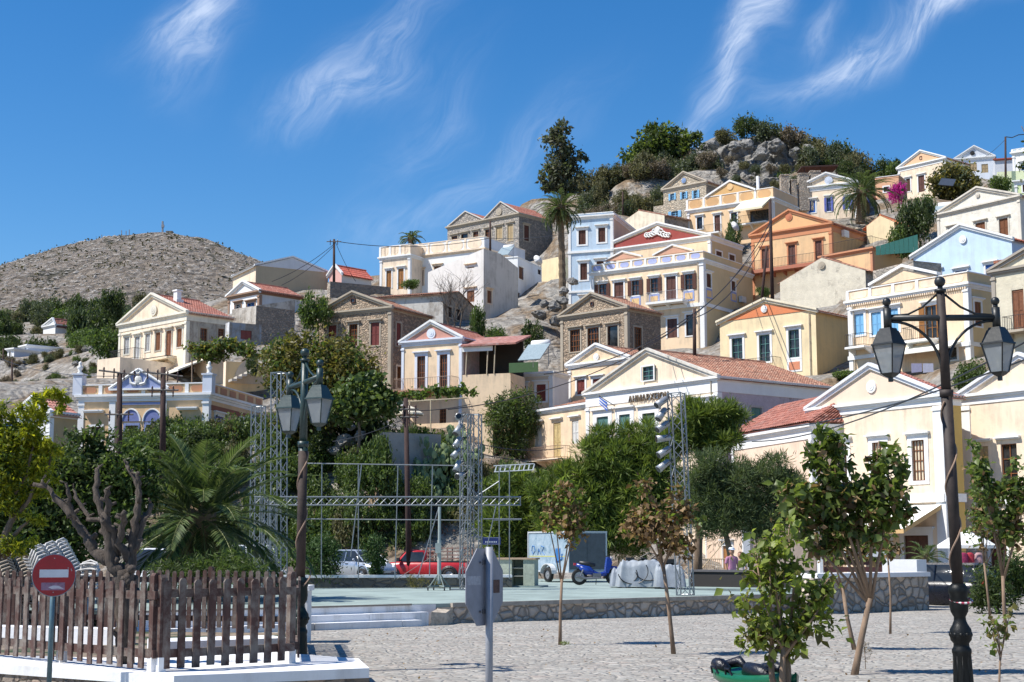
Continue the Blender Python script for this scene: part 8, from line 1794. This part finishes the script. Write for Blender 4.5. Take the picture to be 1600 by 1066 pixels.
# pergola by the pink pedimented house
root = empty('pergola', at(640, 700, 99), 0, 'beige pole pergola with vine over the terrace of the pink pedimented house', 'pergola'); o = root.location
for (x0, y0, x1, y1, d0, d1) in ((575, 632, 730, 622, 97, 100), (560, 630, 700, 624, 101, 103)): m = MB(); m.tube([at(x0, y0, d0) - o, at(x1, y1, d1) - o], .06, 6); m.build('beam', plaster((.55, .45, .30), .1), root)
for (x, y0) in ((600, 630), (673, 625), (640, 626)): m = MB(); m.tube([at(x, y0, 98) - o, at(x, 690, 98) - o], .05, 6); m.build('post', plaster((.55, .45, .30), .1), root)
pts = blob_pts([tuple(at(x, y, 101) - o) + (1.4, 1.0, .35) for x, y in ((600, 622), (640, 617), (680, 612), (715, 614), (570, 626))], 1500, .6, rng=np.random.default_rng(3)); leaf_mesh('vine', pts, .26, LG['mid'], root, .8, .8)
root = empty('vine_pergola', at(350, 560, 116), 0, 'leafy vine canopy on the terrace left of the big olive brown tree', 'pergola'); o = root.location
pts = blob_pts([tuple(at(x, y, 116) - o) + (1.5, 1.2, .5) for x, y in ((315, 545), (345, 540), (375, 545), (395, 555), (330, 556))], 2600, .6, rng=np.random.default_rng(4)); leaf_mesh('vine', pts, .28, [LG['mid'], LG['rust']], root, .8, .8, matidx=(np.arange(len(pts)) % 3 == 0).astype(int))
for x in (300, 350, 395): m = MB(); m.tube([at(x, 548, 116) - o, at(x, 600, 116) - o], .06, 6); m.build('post', wood((.3, .2, .12)), root)
# solar water heaters and dish
for (px, py, d, lab, cc) in ((845, 548, 118, 'white solar water heater with sloping panel beside the small stone house', 1), (795, 392, 164, 'white solar water heater on the roof of the white block', .8), (1480, 330, 150, 'white solar tank with pale panel left of the streaky white house', 1.1)):
    root = empty('solar_heater', at(px, py, d), R(-30), lab, 'solar water heater'); root.scale = (cc, cc, cc); m = MB(); m.tube([(-.75, 0, .55), (.75, 0, .55)], .3, 14); m.build('tank', WHITE, root, True)
    m = MB(); m.hexa([(-1.0, -1.9, -1.0), (1.0, -1.9, -1.0), (1.0, -.2, .45), (-1.0, -.2, .45), (-1.0, -1.95, -.93), (1.0, -1.95, -.93), (1.0, -.25, .52), (-1.0, -.25, .52)]); m.build('panel', paint((.28, .34, .36), .15), root)
    m = MB(); m.tube([(-.7, 0, .3), (-.7, 0, -1.3)], .03, 5); m.tube([(.7, 0, .3), (.7, 0, -1.3)], .03, 5); m.build('stand', GALV, root)
for (px, py, d, lab) in ((839, 408, 162, 'large white satellite dish on the white block house'), (1147, 355, 166, 'small white satellite dish on the peach house balcony')):
    m = MB(); m.lathe([(.02, 0), (.35, .05), (.6, .18), (.62, .2), (.58, .19)], 18); m.tube([(0, 0, 0), (0, 0, .5)], .02, 5); o_ = m.build('satellite_dish', plaster((.7, .7, .7), .05), loc=at(px, py, d), rot=(R(70), 0, R(40)), smooth=True); tag(o_, lab, 'satellite dish')

# utility poles and wires
PB = bark((.045, .024, .020), (5, 5, 1.5), .01)
def upole(label, px, yt, yb, d, r=.13, arms=(), lean=0, z0=None):
    b = at(px, yb, d); t = at(px - lean, yt, d); root = empty('utility_pole', b, 0, label, 'utility pole'); m = MB(); m.tube([Vector((0, 0, -1)), t - b], [r * 1.15, r * .85], 8); m.build('pole', PB, root, True)
    for (ya, w, tilt, ins) in arms:
        c = at(px, ya, d) - b; m = MB(); a0 = c + Vector((-w, 0, w * tilt)); a1 = c + Vector((w, 0, -w * tilt)); m.tube([a0 + Vector((0, -.12, 0)), a1 + Vector((0, -.12, 0))], .055, 5); am = m.build('crossarm', paint((.10, .09, .085), .7), root)
        for i in range(ins):
            q = a0.lerp(a1, (i + .5) / ins) + Vector((0, -.12, 0)); m = MB(); m.lathe([(.03, 0), (.06, .05), (.04, .08), (.07, .12), (.03, .17), (.05, .22)], 8, tuple(q)); m.lathe([(.02, -.4), (.05, -.3), (.03, -.25), (.05, -.18), (.02, 0)], 6, tuple(q)); m.build('insulator', paint((.07, .03, .02), .25), am, True)
    return t
upole('dark wooden pole with crossarm before the left half of the palace', 187, 582, 740, 84, .17, ((583, 1.15, .12, 4), (648, .8, 0, 3)))
upole('dark wooden pole with crossarm before the centre of the palace', 255, 574, 720, 85, .17, ((585, 1.15, .12, 4), (610, .9, 0, 3)))
upole('leaning brown wooden pole in front of the retaining wall', 640, 622, 890, 80, .14, ((640, .5, 0, 3), (652, .5, 0, 3)), lean=6)
t1 = upole('black pole standing against the sky above the stone mansion', 522, 374, 440, 160, .14, ((378, .8, 0, 2),))
upole('short pole beside the twin gabled stone house', 766, 345, 392, 165, .12)
t2 = upole('tall dark pole in front of the orange house', 1207, 312, 470, 128, .15, lean=4)
upole('leaning dark pole beside the one at the orange house', 1188, 385, 470, 128, .12, lean=-10)
t3 = upole('brown pole before the cream villa entrance', 1085, 482, 560, 108, .13)
upole('thin pole on the ridge slope beside the grey tree', 973, 300, 335, 195, .12)
t4 = upole('pole with curved lamp arm on the skyline at the right', 1571, 214, 300, 178, .14)
upole('pole at the far left edge on the dry slope', 19, 562, 622, 150, .11)
upole('second pole on the dry slope below the white boxes', 5, 545, 600, 170, .09)
m = MB(); m.tube([t4, t4 + Vector((.8, 0, -.1)), t4 + Vector((1.6, 0, .25)), t4 + Vector((2.4, 0, .3))], .06, 5); tag(m.build('lamp_arm', BLACK), 'curved dark arm reaching right from the skyline pole', 'lamp arm')
def wire(label, a, b, sag=.4, r=.02, grp='overhead cables between the poles'):
    a = Vector(a); b = Vector(b); pts = [a.lerp(b, i / 14) - Vector((0, 0, sag * 4 * (i / 14) * (1 - i / 14))) for i in range(15)]; m = MB(); m.tube(pts, r, 4); tag(m.build('power_cable', BLACK), label, 'cable', grp)
for (x0, y0, d0, x1, y1, d1, sg, r, lab) in (
    (524, 377, 160, 766, 372, 165, .8, .035, 'black cable from the skyline pole to the short pole by the stone house'), (766, 372, 165, 890, 364, 150, .3, .03, 'cable passing in front of the tall palm'), (524, 380, 160, 425, 440, 150, .4, .03, 'cable dropping left from the skyline pole'), (522, 384, 160, 440, 446, 150, .4, .03, 'second cable dropping left from the skyline pole'), (524, 378, 160, 556, 440, 160, .3, .025, 'thin cable dropping right from the skyline pole'),
    (1205, 345, 127.5, 1085, 490, 107.5, .9, .045, 'thick cable sweeping down from the orange house pole to the villa pole'), (1205, 352, 127.5, 1085, 497, 107.5, 1.5, .04, 'lower cable sweeping down from the orange house pole'), (1083, 490, 107.5, 850, 585, 88, .8, .035, 'cable descending left from the villa pole'), (1083, 496, 107.5, 700, 640, 84, 1.2, .03, 'long cable descending left towards the light towers'),
    (1204, 360, 127.5, 1010, 540, 106, 1.2, .03, 'cable crossing the front of the cream villa'), (1175, 672, 60, 1620, 555, 30, .35, .02, 'upper cable crossing before the peach pediment'), (1175, 690, 60, 1620, 525, 28, .5, .02, 'lower cable crossing before the peach pediment'), (640, 642, 80, 735, 632, 84, .1, .02, 'cable leaving the brown wooden pole to the right'), (640, 650, 80, 520, 690, 84, .2, .02, 'cable leaving the brown wooden pole to the left'),
    (735, 690, 84, 880, 700, 90, .3, .025, 'cable in front of the town hall wing, upper'), (735, 705, 84, 880, 716, 90, .3, .025, 'cable in front of the town hall wing, lower'), (1571, 218, 178, 1540, 245, 200, .1, .03, 'cable falling left from the skyline lamp pole'), (0, 560, 150, 187, 588, 84, .5, .02, 'cable from the far left poles to the palace pole')):
    wire(lab, at(x0, y0, d0), at(x1, y1, d1), sg, r)

# bare tree, posts, net, laundry, tree at the right edge
root = empty('bare_tree', at(712, 525, 139), 0, 'leafless dead tree before the slanting white house', 'tree'); m = MB(); o = root.location; rr = random.Random(8)
def twig(p, d, L, r, k):
    e = p + d * L; m.tube([p, p.lerp(e, .5) + Vector((rr.uniform(-.1, .1), 0, rr.uniform(-.05, .1))) * L, e], [r, r * .8, r * .55], 5)
    if k:
        for _ in range(4 if k > 1 else 3): twig(p.lerp(e, rr.uniform(.45, 1)), (d + Vector((rr.uniform(-.9, .9), rr.uniform(-.8, .8), rr.uniform(-.2, .5)))).normalized(), L * rr.uniform(.5, .75), r * .5, k - 1)
for a in (-.25, .02, .2): twig(Vector((a, 0, -.5)), Vector((a * .9, 0, 1)).normalized(), 3.6, .09, 3)
m.build('trunk', bark((.11, .085, .065), (5, 5, 2), .01), root)
for i, (px, w) in enumerate(((1226, 12), (1240, 8), (1256, 16), (1274, 16))):
    p = at(px, 318, 178); m = MB(); hh = (44, 36, 46, 50)[i] * 178 / FPX; ww = w * 178 / FPX / 2; m.box(-ww, -.6, -1, ww, .6, hh); m.box(-ww - .06, -.66, hh + .001, ww + .06, .66, hh + .15); tag(m.build('stone_pillar', stoneB, loc=p), 'ruined square stone pillar between the peach house and the palm house', 'pillar', 'ruined stone pillars')
root = empty('dark_canopy', at(1280, 272, 182), 0, 'ragged dark wooden canopy above the ruined pillars', 'canopy'); m = MB(); m.hexa([(-2.4, -1, .6), (2.2, -1, .75), (2.2, 2, .75), (-2.4, 2, .6), (-2.4, -1, .75), (2.2, -1, .95), (2.2, 2, .95), (-2.4, 2, .75)]); m.build('roof', paint((.06, .03, .025), .9), root)
for x in (-2, 0, 2): m = MB(); m.tube([(x, -.8, -2), (x, -.8, .7)], .06, 5); m.build('post', PB, root)
root = empty('green_net', at(1402, 398, 133), R(-24), 'teal green shade net behind the orange annex terrace', 'net'); m = MB(); s_ = 133 / FPX
for i in range(9): m.hexa([(-1.9 + i * .42, -.01, .1), (-1.9 + i * .42 + .40, -.01, .1), (-1.9 + i * .42 + .40, .01, .1), (-1.9 + i * .42, .01, .1), (-1.9 + i * .42, -.01, .9 + .09 * i), (-1.9 + i * .42 + .40, -.01, .98 + .09 * i), (-1.9 + i * .42 + .40, .01, .98 + .09 * i), (-1.9 + i * .42, .01, .9 + .09 * i)])
m.build('mesh_panels', paint((.02, .13, .11), .8), root)
for i, (px, c) in enumerate(((1432, (.45, .42, .55)), (1450, (.62, .60, .68)))):
    p = at(px, 568, 97); m = MB(); m.hexa([(-.34, -.01, -.62), (.34, -.01, -.55), (.34, .01, -.55), (-.34, .01, -.62), (-.34, -.01, 0), (.34, -.01, 0), (.34, .01, 0), (-.34, .01, 0)]); tag(m.build('hanging_sheet', paint(c, .9, .1), loc=p), 'lilac sheet hung to dry under the ornate yellow house' if i == 0 else 'paler sheet hung to dry to the right of the lilac one', 'laundry')
tree('overhanging_tree', 'branch tips of a dark tree poking in at the right edge of the sky', 'tree', 1655, 560, 96, [(1622, 235, 26, 46), (1600, 200, 10, 8), (1640, 270, 30, 40), (1612, 262, 20, 16), (1650, 210, 30, 40)], 2600, .3, LG['dark'], .2, seed=77, clump=.3)
tree('garden_shrubs', 'clipped green hedge top showing left of the green lamp', 'hedge', 420, 905, 58, [(440, 880, 40, 30), (400, 890, 40, 24), (480, 880, 30, 40)], 4200, .16, LG['mid'], 0, seed=78, clump=.5, ratio=.35)

for (x, y, w, h, k) in ((585, 775, 80, 84, 'mid_b'), (615, 790, 60, 62, 'fig'), (655, 800, 60, 60, 'mid'), (560, 760, 60, 60, 'mid_b'), (592, 745, 46, 70, 'mid'), (580, 880, 70, 60, 'mid'), (540, 850, 60, 60, 'scrub'), (625, 865, 60, 50, 'fig'), (560, 830, 70, 60, 'fig'), (600, 825, 60, 50, 'mid_b')): put_bush(k, x, y, 91.6, w, h, 'tall shrub growing against the grey retaining wall', 'tall shrubs against the retaining wall', 'thicket_shrub', 'shrub')
rg = np.random.default_rng(12); n = 420; P_ = np.stack([rg.uniform(-3, 11, n), rg.uniform(16.5, 33, n), rg.uniform(.02, .035, n)], 1)
tag(leaf_mesh('fallen_leaves', P_, .055, LG['brn'], None, .7, 3.0, rng=rg, dirs=np.stack([rg.normal(size=n), rg.normal(size=n), np.zeros(n)], 1)), kind='stuff')
